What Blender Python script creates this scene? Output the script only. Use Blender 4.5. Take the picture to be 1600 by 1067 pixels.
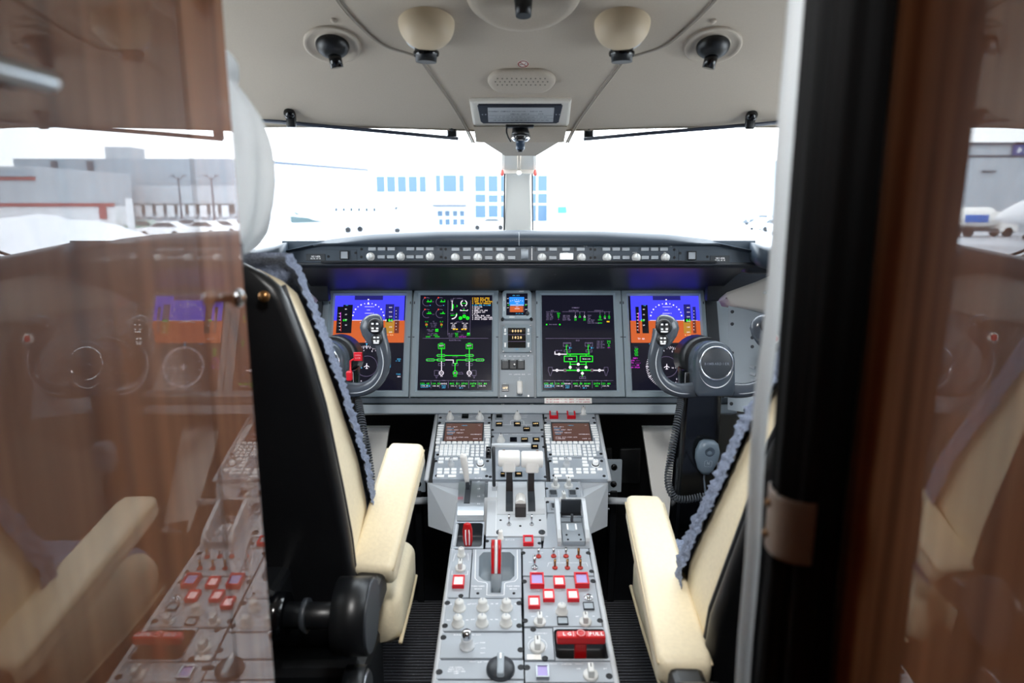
import bpy, bmesh, math, random
from mathutils import Vector as V, Matrix, Euler, noise

for o in list(bpy.data.objects):
    bpy.data.objects.remove(o)
sc = bpy.context.scene
col = sc.collection
RND = random.Random(7)
rad = math.radians

# ---------------------------------------------------------------- camera, sky, added fill lamps, exposure
CAM = V((-.0225, 0, 1.25))
cd = bpy.data.cameras.new('camera')
cd.lens = 24; cd.sensor_width = 36; cd.clip_start = .02; cd.clip_end = 2000
cd.dof.use_dof = True; cd.dof.focus_distance = 1.9; cd.dof.aperture_fstop = 3.6
cam = bpy.data.objects.new('camera', cd); col.objects.link(cam)
cam.location = CAM; cam.rotation_euler = (rad(90 - 11.3), 0, rad(-.16))
sc.camera = cam
CR = Euler((rad(90 - 11.3), 0, rad(-.16))).to_matrix()
F = 1600 * 24 / 36

w = bpy.data.worlds.new('overcast_sky'); sc.world = w; w.use_nodes = True
nt = w.node_tree; bg = nt.nodes['Background']
tc = nt.nodes.new('ShaderNodeTexCoord'); no = nt.nodes.new('ShaderNodeTexNoise'); rp = nt.nodes.new('ShaderNodeValToRGB')
no.inputs['Scale'].default_value = 2.2; no.inputs['Detail'].default_value = 4
rp.color_ramp.elements[0].color = (.80, .90, 1.0, 1); rp.color_ramp.elements[1].color = (.93, .97, 1, 1)
nt.links.new(tc.outputs['Generated'], no.inputs['Vector']); nt.links.new(no.outputs['Fac'], rp.inputs['Fac'])
nt.links.new(rp.outputs['Color'], bg.inputs['Color'])
bg.inputs['Strength'].default_value = 5.0

def area(name, loc, rot, sx, sy, power, color=(1, 1, 1)):
    l = bpy.data.lights.new(name, 'AREA'); l.shape = 'RECTANGLE'; l.size = sx; l.size_y = sy
    l.energy = power; l.color = color
    o = bpy.data.objects.new(name, l); col.objects.link(o); o.location = loc; o.rotation_euler = rot
    return o
area('cabin_fill_lamp', (0, -.75, 1.76), (0, 0, 0), .5, .5, 2, (1, .93, .84))  # added fill behind the camera, no such lamp in view

sl = bpy.data.lights.new('pedestal_fill_spot', 'SPOT'); sl.energy = 34; sl.spot_size = rad(62); sl.spot_blend = .7; sl.shadow_soft_size = .09; sl.color = (1, .985, .96)  # added spot, lifts pedestal and armrests that daylight leaves dark
so = bpy.data.objects.new('pedestal_fill_spot', sl); col.objects.link(so); so.location = (.0, .30, 1.70)
so.rotation_euler = (V((.0, 1.55, .55)) - V((.0, .30, 1.70))).to_track_quat('-Z', 'Y').to_euler()

vs = sc.view_settings
vs.view_transform = 'Standard'; vs.look = 'None'; vs.gamma = 1; vs.use_curve_mapping = False
vs.exposure = 0.75
sc.display_settings.display_device = 'sRGB'

def ray(u, v):
    return CR @ V(((u - 800) / F, (533.5 - v) / F, -1))
def P(u, v, d):
    return CAM + ray(u, v) * d
def hit(u, v, o, n):
    r = ray(u, v)
    return CAM + r * ((o - CAM).dot(n) / r.dot(n))
def yz(v, D, u=797):
    """height of the line of sight through row v at the distance D straight ahead"""
    r = ray(u, v)
    return CAM.z + r.z / r.y * D
def ux(u, D, v=320):
    r = ray(u, v)
    return CAM.x + r.x / r.y * D

# ---------------------------------------------------------------- materials
def lin(c):
    return tuple((x / 255 / 12.92) if x <= 10 else ((x / 255 + .055) / 1.055) ** 2.4 for x in c)
MATS = {}
def mat(name, rgb, rough=.5, metal=0., emit=None, es=1., bump=0., bscale=200., var=0., **kw):
    if name in MATS: return MATS[name]
    m = bpy.data.materials.new(name); m.use_nodes = True
    nt = m.node_tree; b = nt.nodes['Principled BSDF']
    c = lin(rgb) + (1,)
    b.inputs['Base Color'].default_value = c
    b.inputs['Roughness'].default_value = rough; b.inputs['Metallic'].default_value = metal
    if emit is not None:
        b.inputs['Emission Color'].default_value = lin(emit) + (1,); b.inputs['Emission Strength'].default_value = es
    for k, val in kw.items():
        b.inputs[k.replace('_', ' ')].default_value = val
    if bump or var:
        t = nt.nodes.new('ShaderNodeTexCoord'); n = nt.nodes.new('ShaderNodeTexNoise')
        n.inputs['Scale'].default_value = bscale; n.inputs['Detail'].default_value = 3
        nt.links.new(t.outputs['Object'], n.inputs['Vector'])
        if bump:
            bp = nt.nodes.new('ShaderNodeBump'); bp.inputs['Strength'].default_value = bump; bp.inputs['Distance'].default_value = .002
            nt.links.new(n.outputs['Fac'], bp.inputs['Height']); nt.links.new(bp.outputs['Normal'], b.inputs['Normal'])
        if var:
            r = nt.nodes.new('ShaderNodeValToRGB')
            r.color_ramp.elements[0].position = .3; r.color_ramp.elements[1].position = .7
            r.color_ramp.elements[0].color = tuple(x * (1 - var) for x in c[:3]) + (1,)
            r.color_ramp.elements[1].color = tuple(min(1, x * (1 + var)) for x in c[:3]) + (1,)
            nt.links.new(n.outputs['Fac'], r.inputs['Fac']); nt.links.new(r.outputs['Color'], b.inputs['Base Color'])
    MATS[name] = m
    return m

LINER = mat('headliner_cream', (183, 172, 157), .62, bump=.12, bscale=420, var=.03)
TRIM = mat('window_surround_cream', (222, 217, 207), .5, bump=.08, bscale=300)
SEAM = mat('liner_seam', (150, 141, 130), .7)
LEATHER = mat('cream_leather', (233, 220, 190), .45, bump=.18, bscale=160, var=.04)
PIPING = mat('cream_piping', (214, 198, 164), .5)
SHELL = mat('black_seat_shell', (13, 14, 17), .4, bump=.06, bscale=300)
BLACK = mat('black_plastic', (16, 18, 21), .38, bump=.05, bscale=400)
GLOSSB = mat('gloss_black', (8, 9, 12), .14)
FUR = mat('grey_sheepskin', (126, 136, 158), .95, bump=.9, bscale=260, var=.3)
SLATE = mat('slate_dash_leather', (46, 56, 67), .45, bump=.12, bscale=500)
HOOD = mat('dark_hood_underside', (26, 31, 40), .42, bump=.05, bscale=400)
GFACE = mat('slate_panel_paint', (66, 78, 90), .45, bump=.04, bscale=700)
GREY = mat('avionics_grey_paint', (160, 171, 180), .42, bump=.04, bscale=700, var=.02)
PGREY = mat('pedestal_panel_grey', (166, 174, 183), .4, bump=.04, bscale=700, var=.02)
LGREY = mat('light_grey_paint', (200, 205, 210), .42, bump=.04, bscale=500)
BEZEL = mat('display_bezel_grey', (142, 158, 168), .42, bump=.03, bscale=700)
LIP = mat('display_bezel_lip', (172, 190, 201), .35)
DARKG = mat('dark_grey_plastic', (52, 57, 63), .42, bump=.04, bscale=500)
LEVER = mat('brown_black_lever', (48, 42, 42), .42, bump=.03, bscale=400)
IVORY = mat('ivory_knob', (216, 218, 217), .34)
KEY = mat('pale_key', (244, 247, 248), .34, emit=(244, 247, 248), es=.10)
KEYG = mat('grey_key', (168, 176, 184), .38)
WHITE = mat('white_plastic', (247, 246, 242), .3)
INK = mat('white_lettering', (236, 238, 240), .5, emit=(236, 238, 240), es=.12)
CHROME = mat('chrome', (205, 208, 212), .16, 1.)
STEEL = mat('brushed_steel', (150, 154, 160), .34, .9)
RED = mat('red_guard', (222, 22, 40), .35)
REDH = mat('red_handle', (200, 14, 22), .3)
REDLIT = mat('lit_red_lens', (255, 214, 214), .3, emit=(255, 190, 196), es=.28)
LAV = mat('lit_lavender_lens', (150, 140, 190), .3, emit=(150, 130, 190), es=.25)
HOLE = mat('dark_fastener', (24, 27, 32), .5)
SILVER = mat('worn_silver', (176, 182, 188), .3, .75)
BRASS = mat('brass', (150, 110, 70), .3, .9)
CURT = mat('black_curtain', (7, 9, 13), .85, bump=.2, bscale=300)
STRAPM = mat('taupe_leather_strap', (158, 136, 120), .42, bump=.12, bscale=200)
SCREEN = mat('dark_screen_glass', (9, 9, 17), .12, emit=(24, 24, 38), es=.45)

def em(name, rgb, es=1.0, rough=.2):
    return mat(name, (4, 4, 6), rough, emit=rgb, es=es)
E = dict(b=em('screen_blue', (66, 66, 238), .8), n=em('screen_brown', (196, 92, 44), .7), g=em('screen_green', (24, 226, 34), .85),
         w=em('screen_white', (236, 228, 240), .8), a=em('screen_amber', (246, 186, 30), .85), c=em('screen_cyan', (70, 176, 226), .8),
         m=em('screen_magenta', (206, 40, 206), .8), p=em('screen_grey', (118, 106, 138), .7), r=em('screen_red', (220, 60, 40), .8),
         d=em('screen_navy', (36, 34, 110), .7), o=em('screen_ochre', (190, 140, 50), .7), k=em('screen_black', (20, 20, 30), .5),
         u=em('screen_umber', (92, 66, 60), .7), f=em('screen_maroon', (104, 52, 42), .7), l=em('screen_azure', (40, 130, 240), .85),
         y=em('lamp_amber_text', (250, 214, 150), .9))
EK = list(E); EM = [E[k] for k in EK]; EI = {k: i for i, k in enumerate(EK)}

def wood():
    m = bpy.data.materials.new('lacquered_wood'); m.use_nodes = True
    nt = m.node_tree; b = nt.nodes['Principled BSDF']
    t = nt.nodes.new('ShaderNodeTexCoord'); mp = nt.nodes.new('ShaderNodeMapping')
    mp.inputs['Scale'].default_value = (1, 26, .55)
    n = nt.nodes.new('ShaderNodeTexNoise'); n.inputs['Scale'].default_value = 1.6; n.inputs['Detail'].default_value = 6
    n.inputs['Roughness'].default_value = .62
    r = nt.nodes.new('ShaderNodeValToRGB')
    r.color_ramp.elements[0].position = .28; r.color_ramp.elements[1].position = .74
    r.color_ramp.elements[0].color = lin((120, 70, 44)) + (1,); r.color_ramp.elements[1].color = lin((200, 134, 92)) + (1,)
    nt.links.new(t.outputs['Object'], mp.inputs['Vector']); nt.links.new(mp.outputs['Vector'], n.inputs['Vector'])
    nt.links.new(n.outputs['Fac'], r.inputs['Fac']); nt.links.new(r.outputs['Color'], b.inputs['Base Color'])
    b.inputs['Roughness'].default_value = .5; b.inputs['Specular IOR Level'].default_value = .2
    b.inputs['Coat Weight'].default_value = 1; b.inputs['Coat Roughness'].default_value = .012; b.inputs['Coat IOR'].default_value = 1.9
    return m
WOOD = wood()

def glass_mat(name, refl=.05):
    m = bpy.data.materials.new(name); m.use_nodes = True
    nt = m.node_tree; nt.nodes.remove(nt.nodes['Principled BSDF'])
    tr = nt.nodes.new('ShaderNodeBsdfTransparent'); gl = nt.nodes.new('ShaderNodeBsdfGlossy'); mx = nt.nodes.new('ShaderNodeMixShader')
    tr.inputs['Color'].default_value = (.97, .985, .985, 1); gl.inputs['Roughness'].default_value = .02
    mx.inputs[0].default_value = refl
    nt.links.new(tr.outputs[0], mx.inputs[1]); nt.links.new(gl.outputs[0], mx.inputs[2])
    nt.links.new(mx.outputs[0], nt.nodes['Material Output'].inputs['Surface'])
    return m
def cloth_mat(name, rgb, tr=.55):
    m = bpy.data.materials.new(name); m.use_nodes = True; nt = m.node_tree; nt.nodes.remove(nt.nodes['Principled BSDF'])
    d = nt.nodes.new('ShaderNodeBsdfDiffuse'); t = nt.nodes.new('ShaderNodeBsdfTranslucent'); x = nt.nodes.new('ShaderNodeMixShader'); x.inputs[0].default_value = tr
    tc = nt.nodes.new('ShaderNodeTexCoord'); n = nt.nodes.new('ShaderNodeTexNoise'); n.inputs['Scale'].default_value = 500
    b = nt.nodes.new('ShaderNodeBump'); b.inputs['Strength'].default_value = .3; b.inputs['Distance'].default_value = .001
    nt.links.new(tc.outputs['Object'], n.inputs['Vector']); nt.links.new(n.outputs['Fac'], b.inputs['Height']); nt.links.new(b.outputs['Normal'], d.inputs['Normal'])
    for q in (d, t): q.inputs['Color'].default_value = lin(rgb) + (1,)
    nt.links.new(d.outputs[0], x.inputs[1]); nt.links.new(t.outputs[0], x.inputs[2]); nt.links.new(x.outputs[0], nt.nodes['Material Output'].inputs['Surface'])
    return m
GREYCLOTH = cloth_mat('pale_translucent_lining', (240, 244, 246), .62)
PANE = glass_mat('windshield_glass', .03)

# ---------------------------------------------------------------- glyphs (built-in font), mono spaced
GLY = {}
def glyphs():
    chars = "ABCDEFGHIJKLMNOPQRSTUVWXYZ0123456789abcdefghijklmnopqrstuvwxyz.-/+<>:%*"
    for ch in chars:
        cu = bpy.data.curves.new('g', 'FONT'); cu.body = ch; cu.size = 1; cu.resolution_u = 1; cu.offset = .02
        ob = bpy.data.objects.new('g', cu); me = ob.to_mesh()
        vs_ = [(v.co.x, v.co.y) for v in me.vertices]; fs = [tuple(p.vertices) for p in me.polygons]
        xs = [v[0] for v in vs_] or [0]
        c = (min(xs) + max(xs)) / 2
        GLY[ch] = ([(x - c, y) for x, y in vs_], fs, max(xs) - min(xs))
        ob.to_mesh_clear(); bpy.data.objects.remove(ob); bpy.data.curves.remove(cu)
glyphs()

# ---------------------------------------------------------------- mesh builder
RB = {}
def rbox_data(sx, sy, sz, r, seg):
    k = (round(sx, 5), round(sy, 5), round(sz, 5), round(r, 5), seg)
    if k not in RB:
        bm = bmesh.new(); bmesh.ops.create_cube(bm, size=1)
        bmesh.ops.scale(bm, vec=(sx, sy, sz), verts=bm.verts)
        if r > 0:
            bmesh.ops.bevel(bm, geom=list(bm.edges), offset=min(r, .49 * min(sx, sy, sz)), segments=seg, affect='EDGES', profile=.5)
        bm.verts.index_update()
        RB[k] = ([v.co.copy() for v in bm.verts], [tuple(v.index for v in f.verts) for f in bm.faces]); bm.free()
    return RB[k]

def frame_axes(t, up=V((0, 0, 1))):
    t = t.normalized()
    if abs(t.dot(up)) > .95: up = V((0, 1, 0))
    a = t.cross(up).normalized(); b = a.cross(t).normalized()
    return a, b

class MB:
    def __init__(s): s.v = []; s.f = []; s.m = []; s.s = []
    def add(s, vs, fs, m=0, sm=False, M=None):
        o = len(s.v)
        s.v += [(M @ V(v)) if M is not None else V(v) for v in vs]
        s.f += [tuple(i + o for i in f) for f in fs]; s.m += [m] * len(fs); s.s += [sm] * len(fs)
        return s
    def box(s, c, size, r=0, m=0, M=None, seg=2):
        vs, fs = rbox_data(size[0], size[1], size[2], r, seg)
        T = Matrix.Translation(c)
        return s.add(vs, fs, m, r > .26 * min(size), (M @ T) if M is not None else T)
    def lathe(s, prof, n=24, m=0, M=None, sm=True, cap=True):
        vs = []; fs = []
        for r, z in prof:
            for i in range(n):
                a = 2 * math.pi * i / n; vs.append((r * math.cos(a), r * math.sin(a), z))
        for k in range(len(prof) - 1):
            for i in range(n):
                j = (i + 1) % n; fs.append((k * n + i, k * n + j, (k + 1) * n + j, (k + 1) * n + i))
        s.add(vs, fs, m, sm, M)
        if cap:
            o = len(s.v) - len(vs)
            for k, rev in ((0, True), (len(prof) - 1, False)):
                if prof[k][0] > 1e-6:
                    f = tuple(o + k * n + i for i in range(n)); s.f.append(f[::-1] if rev else f); s.m.append(m); s.s.append(False)
        return s
    def cyl(s, p0, p1, r0, r1=None, n=16, m=0, sm=True):
        p0 = V(p0); p1 = V(p1); r1 = r0 if r1 is None else r1
        a, b = frame_axes(p1 - p0); t = (p1 - p0)
        Mx = Matrix((a, b, t.normalized())).transposed().to_4x4(); Mx.translation = p0
        return s.lathe([(r0, 0), (r1, t.length)], n, m, Mx, sm)
    def loft(s, rings, m=0, sm=True, cap=True, closed=True):
        n = len(rings[0]); vs = [p for r in rings for p in r]; fs = []
        for k in range(len(rings) - 1):
            for i in range(n if closed else n - 1):
                j = (i + 1) % n; fs.append((k * n + i, k * n + j, (k + 1) * n + j, (k + 1) * n + i))
        if cap and closed:
            fs.append(tuple(range(n))[::-1]); fs.append(tuple((len(rings) - 1) * n + i for i in range(n)))
        return s.add(vs, fs, m, sm)
    def tube(s, pts, r, n=10, m=0, closed=False, flat=1.0, up=V((0, 0, 1))):
        pts = [V(p) for p in pts]; N = len(pts); rings = []; pa = None
        for i, p in enumerate(pts):
            t = (pts[(i + 1) % N] - pts[i - 1]) if closed else (pts[min(i + 1, N - 1)] - pts[max(i - 1, 0)])
            t.normalize()
            if pa is None: a, b = frame_axes(t, up)
            else:
                a = pa - t * pa.dot(t); a.normalize(); b = a.cross(t).normalized()
            pa = a; rr = r[i] if isinstance(r, (list, tuple)) else r
            rings.append([p + a * rr * math.cos(2 * math.pi * k / n) + b * rr * flat * math.sin(2 * math.pi * k / n) for k in range(n)])
        if closed: rings.append(rings[0])
        return s.loft(rings, m, True, not closed)
    def prism(s, poly, z0, z1, m=0, M=None, bev=0):
        a = sum(poly[i - 1][0] * poly[i][1] - poly[i][0] * poly[i - 1][1] for i in range(len(poly)))
        if a < 0: poly = poly[::-1]
        bm = bmesh.new()
        lo = [bm.verts.new((x, y, z0)) for x, y in poly]; hi = [bm.verts.new((x, y, z1)) for x, y in poly]; n = len(poly)
        bm.faces.new(lo[::-1]); top = bm.faces.new(hi)
        for i in range(n): bm.faces.new((lo[i], lo[(i + 1) % n], hi[(i + 1) % n], hi[i]))
        if bev: bmesh.ops.bevel(bm, geom=list(top.edges), offset=bev, segments=2, affect='EDGES', profile=.5)
        bm.verts.index_update()
        s.add([v.co.copy() for v in bm.verts], [tuple(v.index for v in f.verts) for f in bm.faces], m, False, M); bm.free()
        return s
    def ring(s, outer, inner, zo, zi, m=0, M=None, z0=None):
        """frame between two loops of the same count; with z0 also an outer side wall down to z0"""
        n = len(outer)
        vs = [(x, y, zo) for x, y in outer] + [(x, y, zi) for x, y in inner]
        fs = [(i, (i + 1) % n, n + (i + 1) % n, n + i) for i in range(n)]
        if z0 is not None:
            vs += [(x, y, z0) for x, y in outer]
            fs += [(2 * n + i, 2 * n + (i + 1) % n, (i + 1) % n, i) for i in range(n)]
        return s.add(vs, fs, m, False, M)
    def grid(s, fn, nu, nv, m=0, sm=True, wrap=False):
        vs = [fn(i / (nu - (0 if wrap else 1)), j / (nv - 1)) for j in range(nv) for i in range(nu)]
        fs = []
        for j in range(nv - 1):
            for i in range(nu if wrap else nu - 1):
                k = (i + 1) % nu; fs.append((j * nu + i, j * nu + k, (j + 1) * nu + k, (j + 1) * nu + i))
        return s.add(vs, fs, m, sm)
    def text(s, t, c, size, m=0, M=None, al='c', adv=.62, z=0, sx=1.):
        n = len(t); L = n * adv * size * sx
        x0 = c[0] - (L / 2 if al == 'c' else 0 if al == 'l' else L)
        for i, ch in enumerate(t):
            if ch == ' ' or ch not in GLY: continue
            vs, fs, wd = GLY[ch]; k = min(1, adv * .92 / wd) if wd > 0 else 1
            cx = x0 + (i + .5) * adv * size * sx
            s.add([(cx + x * size * k * sx, c[1] + (y - .35) * size, z) for x, y in vs], fs, m, False, M)
        return s
    def rect(s, x0, y0, x1, y1, z, m=0, M=None):
        return s.add([(x0, y0, z), (x1, y0, z), (x1, y1, z), (x0, y1, z)], [(0, 1, 2, 3)], m, False, M)
    def line(s, pts, wd, z, m=0, M=None):
        for p, q in zip(pts, pts[1:]):
            p = V((p[0], p[1])); q = V((q[0], q[1])); d = q - p
            if d.length < 1e-9: continue
            d.normalize(); nn = V((-d.y, d.x)) * wd / 2; p = p - d * wd / 2; q = q + d * wd / 2
            s.add([(p + nn).to_3d() + V((0, 0, z)), (p - nn).to_3d() + V((0, 0, z)), (q - nn).to_3d() + V((0, 0, z)), (q + nn).to_3d() + V((0, 0, z))], [(0, 1, 2, 3)], m, False, M)
        return s
    def arc(s, c, r, a0, a1, wd, z, m=0, M=None, n=24):
        return s.line([(c[0] + r * math.cos(rad(a0 + (a1 - a0) * i / n)), c[1] + r * math.sin(rad(a0 + (a1 - a0) * i / n))) for i in range(n + 1)], wd, z, m, M)
    def disc(s, c, r, z, m=0, M=None, n=20):
        return s.add([(c[0] + r * math.cos(2 * math.pi * i / n), c[1] + r * math.sin(2 * math.pi * i / n), z) for i in range(n)], [tuple(range(n))], m, False, M)
    def mesh(s, name, mats):
        me = bpy.data.meshes.new(name)
        me.from_pydata(s.v, [], s.f)
        for x in (mats if isinstance(mats, (list, tuple)) else [mats]): me.materials.append(x)
        me.polygons.foreach_set('material_index', s.m); me.polygons.foreach_set('use_smooth', s.s)
        me.update()
        return me
    def build(s, name, mats, parent=None, loc=None, label=None):
        base = V((0, 0, 0))
        root = parent
        while root is not None and root.parent is not None: root = root.parent
        if root is not None and root.get('_w'):      # parts of an unrotated thing are given in world space
            s.v = [v - root.location for v in s.v]
        return link(name, s.mesh(name, mats), parent, loc, label)

def link(name, me, parent=None, loc=None, label=None, rot=None):
    o = bpy.data.objects.new(name, me); col.objects.link(o)
    if parent is not None: o.parent = parent
    if loc is not None: o.location = loc
    if rot is not None: o.rotation_euler = rot
    if label: o['label'] = label
    return o
def tag(o, label, cat, group=None):
    o['label'] = label; o['category'] = cat
    if group: o['group'] = group
    return o
def thing(name, label, cat, M=None, group=None, world=False):
    o = bpy.data.objects.new(name, None); col.objects.link(o); o.empty_display_size = .05
    if M is not None: o.matrix_basis = M if isinstance(M, Matrix) else Matrix.Translation(M)
    if world: o['_w'] = 1
    return tag(o, label, cat, group)
def struct(name, mb, mats, label=None):
    o = mb.build(name, mats); o['kind'] = 'structure'
    if label: o['label'] = label
    return o
def smooth_pts(pts, n=8, closed=False):
    """Catmull-Rom through pts"""
    pts = [V(p) for p in pts]; N = len(pts); out = []
    segs = N if closed else N - 1
    for i in range(segs):
        p0 = pts[(i - 1) % N] if closed or i > 0 else pts[0]
        p1 = pts[i]; p2 = pts[(i + 1) % N]; p3 = pts[(i + 2) % N] if closed or i + 2 < N else pts[-1]
        for k in range(n):
            t = k / n
            out.append(.5 * ((2 * p1) + (p2 - p0) * t + (2 * p0 - 5 * p1 + 4 * p2 - p3) * t * t + (-p0 + 3 * p1 - 3 * p2 + p3) * t ** 3))
    if not closed: out.append(pts[-1])
    return out
def lerp_tab(tab, x):
    for a, b in zip(tab, tab[1:]):
        if (a[0] <= x <= b[0]) or (a[0] >= x >= b[0]):
            t = (x - a[0]) / (b[0] - a[0] or 1); t = max(0, min(1, t))
            return tuple(p + (q - p) * t for p, q in zip(a, b))
    return tab[0] if abs(x - tab[0][0]) < abs(x - tab[-1][0]) else tab[-1]
def rrect(w, h, r, n=5, cx=0, cy=0):
    out = []
    for sx, sy, a in ((1, 1, 0), (-1, 1, 90), (-1, -1, 180), (1, -1, 270)):
        for k in range(n + 1):
            t = rad(a + 90 * k / n); out.append((cx + sx * (w / 2 - r) + r * math.cos(t), cy + sy * (h / 2 - r) + r * math.sin(t)))
    return out

# ---------------------------------------------------------------- panels: flat faces carrying knobs and keys
class Plane:
    def __init__(s, top, bot):
        s.o = (top + bot) / 2; s.x = V((1, 0, 0)); s.y = (top - bot); s.y.x = 0; s.y.normalize(); s.n = s.x.cross(s.y).normalized()
        s.R = Matrix((s.x, s.y, s.n)).transposed()
    def at(s, u, v): return hit(u, v, s.o, s.n)
DISP = Plane(P(809, 455, 2.04), P(809, 620, 1.962))
UPP = Plane(P(806, 632, 1.985), P(808, 748, 1.705))
LOW = Plane(P(813.5, 752, 1.695), P(820, 1067, 1.134))
gp = P(810, 397, 1.73)
GLR = Plane(gp + V((0, math.sin(rad(9)), math.cos(rad(9)))) * .05, gp - V((0, math.sin(rad(9)), math.cos(rad(9)))) * .05)

KC = {}
class Panel:
    """crop = (u0, v0, scale): part positions are read in that enlarged view of the face"""
    def __init__(s, name, label, cat, plane, crop, box, group=None, shift=None, lift=0.):
        s.pl = plane; s.c = crop
        u, v = s.q((box[0] + box[2]) / 2, (box[1] + box[3]) / 2)
        s.o = plane.at(u, v); M = plane.R.to_4x4(); M.translation = s.o + (shift or V((0, 0, 0))) + plane.n * lift
        s.T = thing(name, label, cat, M, group); s.box = box
        s.ink = MB()
    def q(s, x, y): return s.c[0] + x / s.c[2], s.c[1] + y / s.c[2]
    def l(s, x, y):
        p = s.pl.at(*s.q(x, y)) - s.o
        return V((p.dot(s.pl.x), p.dot(s.pl.y), 0))
    def sz(s, x, y, n): return (s.l(x + n / 2, y) - s.l(x - n / 2, y)).length
    def local_rect(s, x0, y0, x1, y1):
        ym = (y0 + y1) / 2
        return s.l(x0, ym).x, s.l((x0 + x1) / 2, y1).y, s.l(x1, ym).x, s.l((x0 + x1) / 2, y0).y
    def plate(s, mat_=None, th=.012, quad=None, bev=.0008, name='faceplate', z=0, rect=None):
        x0, y0, x1, y1 = rect or s.local_rect(*s.box)
        poly = [s.l(*p).to_2d()[:] for p in quad] if quad else [(x0, y0), (x1, y0), (x1, y1), (x0, y1)]
        cx = sum(p[0] for p in poly) / len(poly); cy = sum(p[1] for p in poly) / len(poly); g_ = .0009
        poly = [(x - math.copysign(min(g_, abs(x - cx) * .1), x - cx), y - math.copysign(min(g_, abs(y - cy) * .1), y - cy)) for x, y in poly]
        return MB().prism(poly, z - th, z, 0, None, bev).build(name, mat_ or PGREY, s.T)
    def screws(s, pts, r=.0042, m=None):
        for x, y in pts:
            k = ('screw', r, (m or HOLE).name)
            if k not in KC: KC[k] = MB().lathe([(r, -.001), (r, .0006), (r * .75, .0012), (r * .7, .0004)], 12).box((0, 0, .0006), (r * 1.2, r * .22, .0006), 0, 0).mesh('screw', m or HOLE)
            link('screw', KC[k], s.T, s.l(x, y))
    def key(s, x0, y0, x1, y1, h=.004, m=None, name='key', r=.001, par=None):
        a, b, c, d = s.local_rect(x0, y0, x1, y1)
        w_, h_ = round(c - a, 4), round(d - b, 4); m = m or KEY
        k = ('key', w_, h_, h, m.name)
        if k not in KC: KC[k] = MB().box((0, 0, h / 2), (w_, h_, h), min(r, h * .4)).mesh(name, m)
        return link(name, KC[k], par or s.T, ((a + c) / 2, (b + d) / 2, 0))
    def keyc(s, x, y, w_, h_, **k): return s.key(x - w_ / 2, y - h_ / 2, x + w_ / 2, y + h_ / 2, **k)
    def knob(s, x, y, r_px, h=.016, m=None, style='round', rot=0, name='knob'):
        r = round(s.sz(x, y, r_px * 2) / 2, 4); m = m or IVORY
        k = ('knob', r, h, m.name, style)
        if k not in KC:
            b = MB()
            if style == 'round':
                b.lathe([(r, 0), (r, h * .16), (r * .97, h * .2), (r * .76, h * .24), (r * .72, h * .9), (r * .62, h), (0, h)], 24, cap=False)
            elif style == 'cone':
                b.lathe([(r, 0), (r, h * .12), (r * .93, h * .16), (r * .6, h * .6), (r * .46, h * .62), (r * .44, h * .96), (r * .36, h), (0, h)], 24, cap=False)
            elif style == 'bar':
                b.lathe([(r, 0), (r, h * .2), (r * .9, h * .26), (0, h * .26)], 24, cap=False)
                b.box((0, 0, h * .6), (r * .8, r * 1.55, h * .8), r * .16)
            elif style == 'dual':
                b.lathe([(r, 0), (r, h * .42), (r * .94, h * .46), (r * .66, h * .47), (r * .62, h * .9), (r * .54, h), (0, h)], 24, cap=False)
            elif style == 'fluted':
                n = 24; pr = [(1, 0), (1, .2), (.8, .24), (.76, .9), (.66, 1)]
                rings = [[(r * q * (1 + (.05 if i % 2 and q < .9 else 0)) * math.cos(2 * math.pi * i / n), r * q * (1 + (.05 if i % 2 and q < .9 else 0)) * math.sin(2 * math.pi * i / n), h * z) for i in range(n)] for q, z in pr]
                b.loft(rings, 0, False)
            KC[k] = b.mesh(name, m)
            KC[k + ('p',)] = MB().box((0, r * (.36 if style != 'bar' else .3), h + .0002), (r * .14, r * .6, .0005), 0, 0).mesh('pointer', KEYG if style == 'round' else HOLE)
        o = link(name, KC[k], s.T, s.l(x, y), None, (0, 0, rad(rot)))
        link('pointer', KC[k + ('p',)], o)
        return o
    def guard(s, x0, y0, x1, y1, inner, h=.006, rim=.17, fm=None):
        """coloured frame with a lens inside"""
        a, b, c, d = s.local_rect(x0, y0, x1, y1); w_, h_ = c - a, d - b; t = rim * min(w_, h_)
        fm = fm or RED
        m = MB()
        for cx, cy, sx, sy in ((0, (h_ - t) / 2, w_, t), (0, -(h_ - t) / 2, w_, t), ((w_ - t) / 2, 0, t, h_ - 2 * t), (-(w_ - t) / 2, 0, t, h_ - 2 * t)):
            m.box((cx, cy, h / 2), (sx, sy, h), .0006)
        f = m.build('button_guard', fm, s.T, ((a + c) / 2, (b + d) / 2, 0))
        MB().box((0, 0, h * .36), (w_ - 2 * t, h_ - 2 * t, h * .7), .0005).build('button', inner, f)
        return f
    def annun(s, x0, y0, x1, y1, txt=None, col_='y', h=.004):
        """black push-button, with lit letters when txt is given"""
        o = s.key(x0, y0, x1, y1, h=h, m=GLOSSB, name='annunciator_button')
        if txt:
            a, b, c, d = s.local_rect(x0, y0, x1, y1)
            MB().text(txt, (0, 0), min((d - b) * .52, (c - a) / len(txt) * 1.25), 0, z=h + .0003).build('lettering', E[col_], o)
        return o
    def toggle(s, x, y, r_px, length=.02, lean=-.35, ring=None, m=None):
        r = s.sz(x, y, r_px * 2) / 2
        m_ = MB().lathe([(r * 1.7, 0), (r * 1.7, .002), (r * 1.2, .004), (r, .004)], 12)
        b = m_.build('toggle_switch', [ring or CHROME], s.T, s.l(x, y))
        tip = V((0, lean * length, length))
        MB().cyl((0, 0, .002), tip, r * .55, r * .85, 10).build('bat', m or CHROME, b)
        return b
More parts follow.
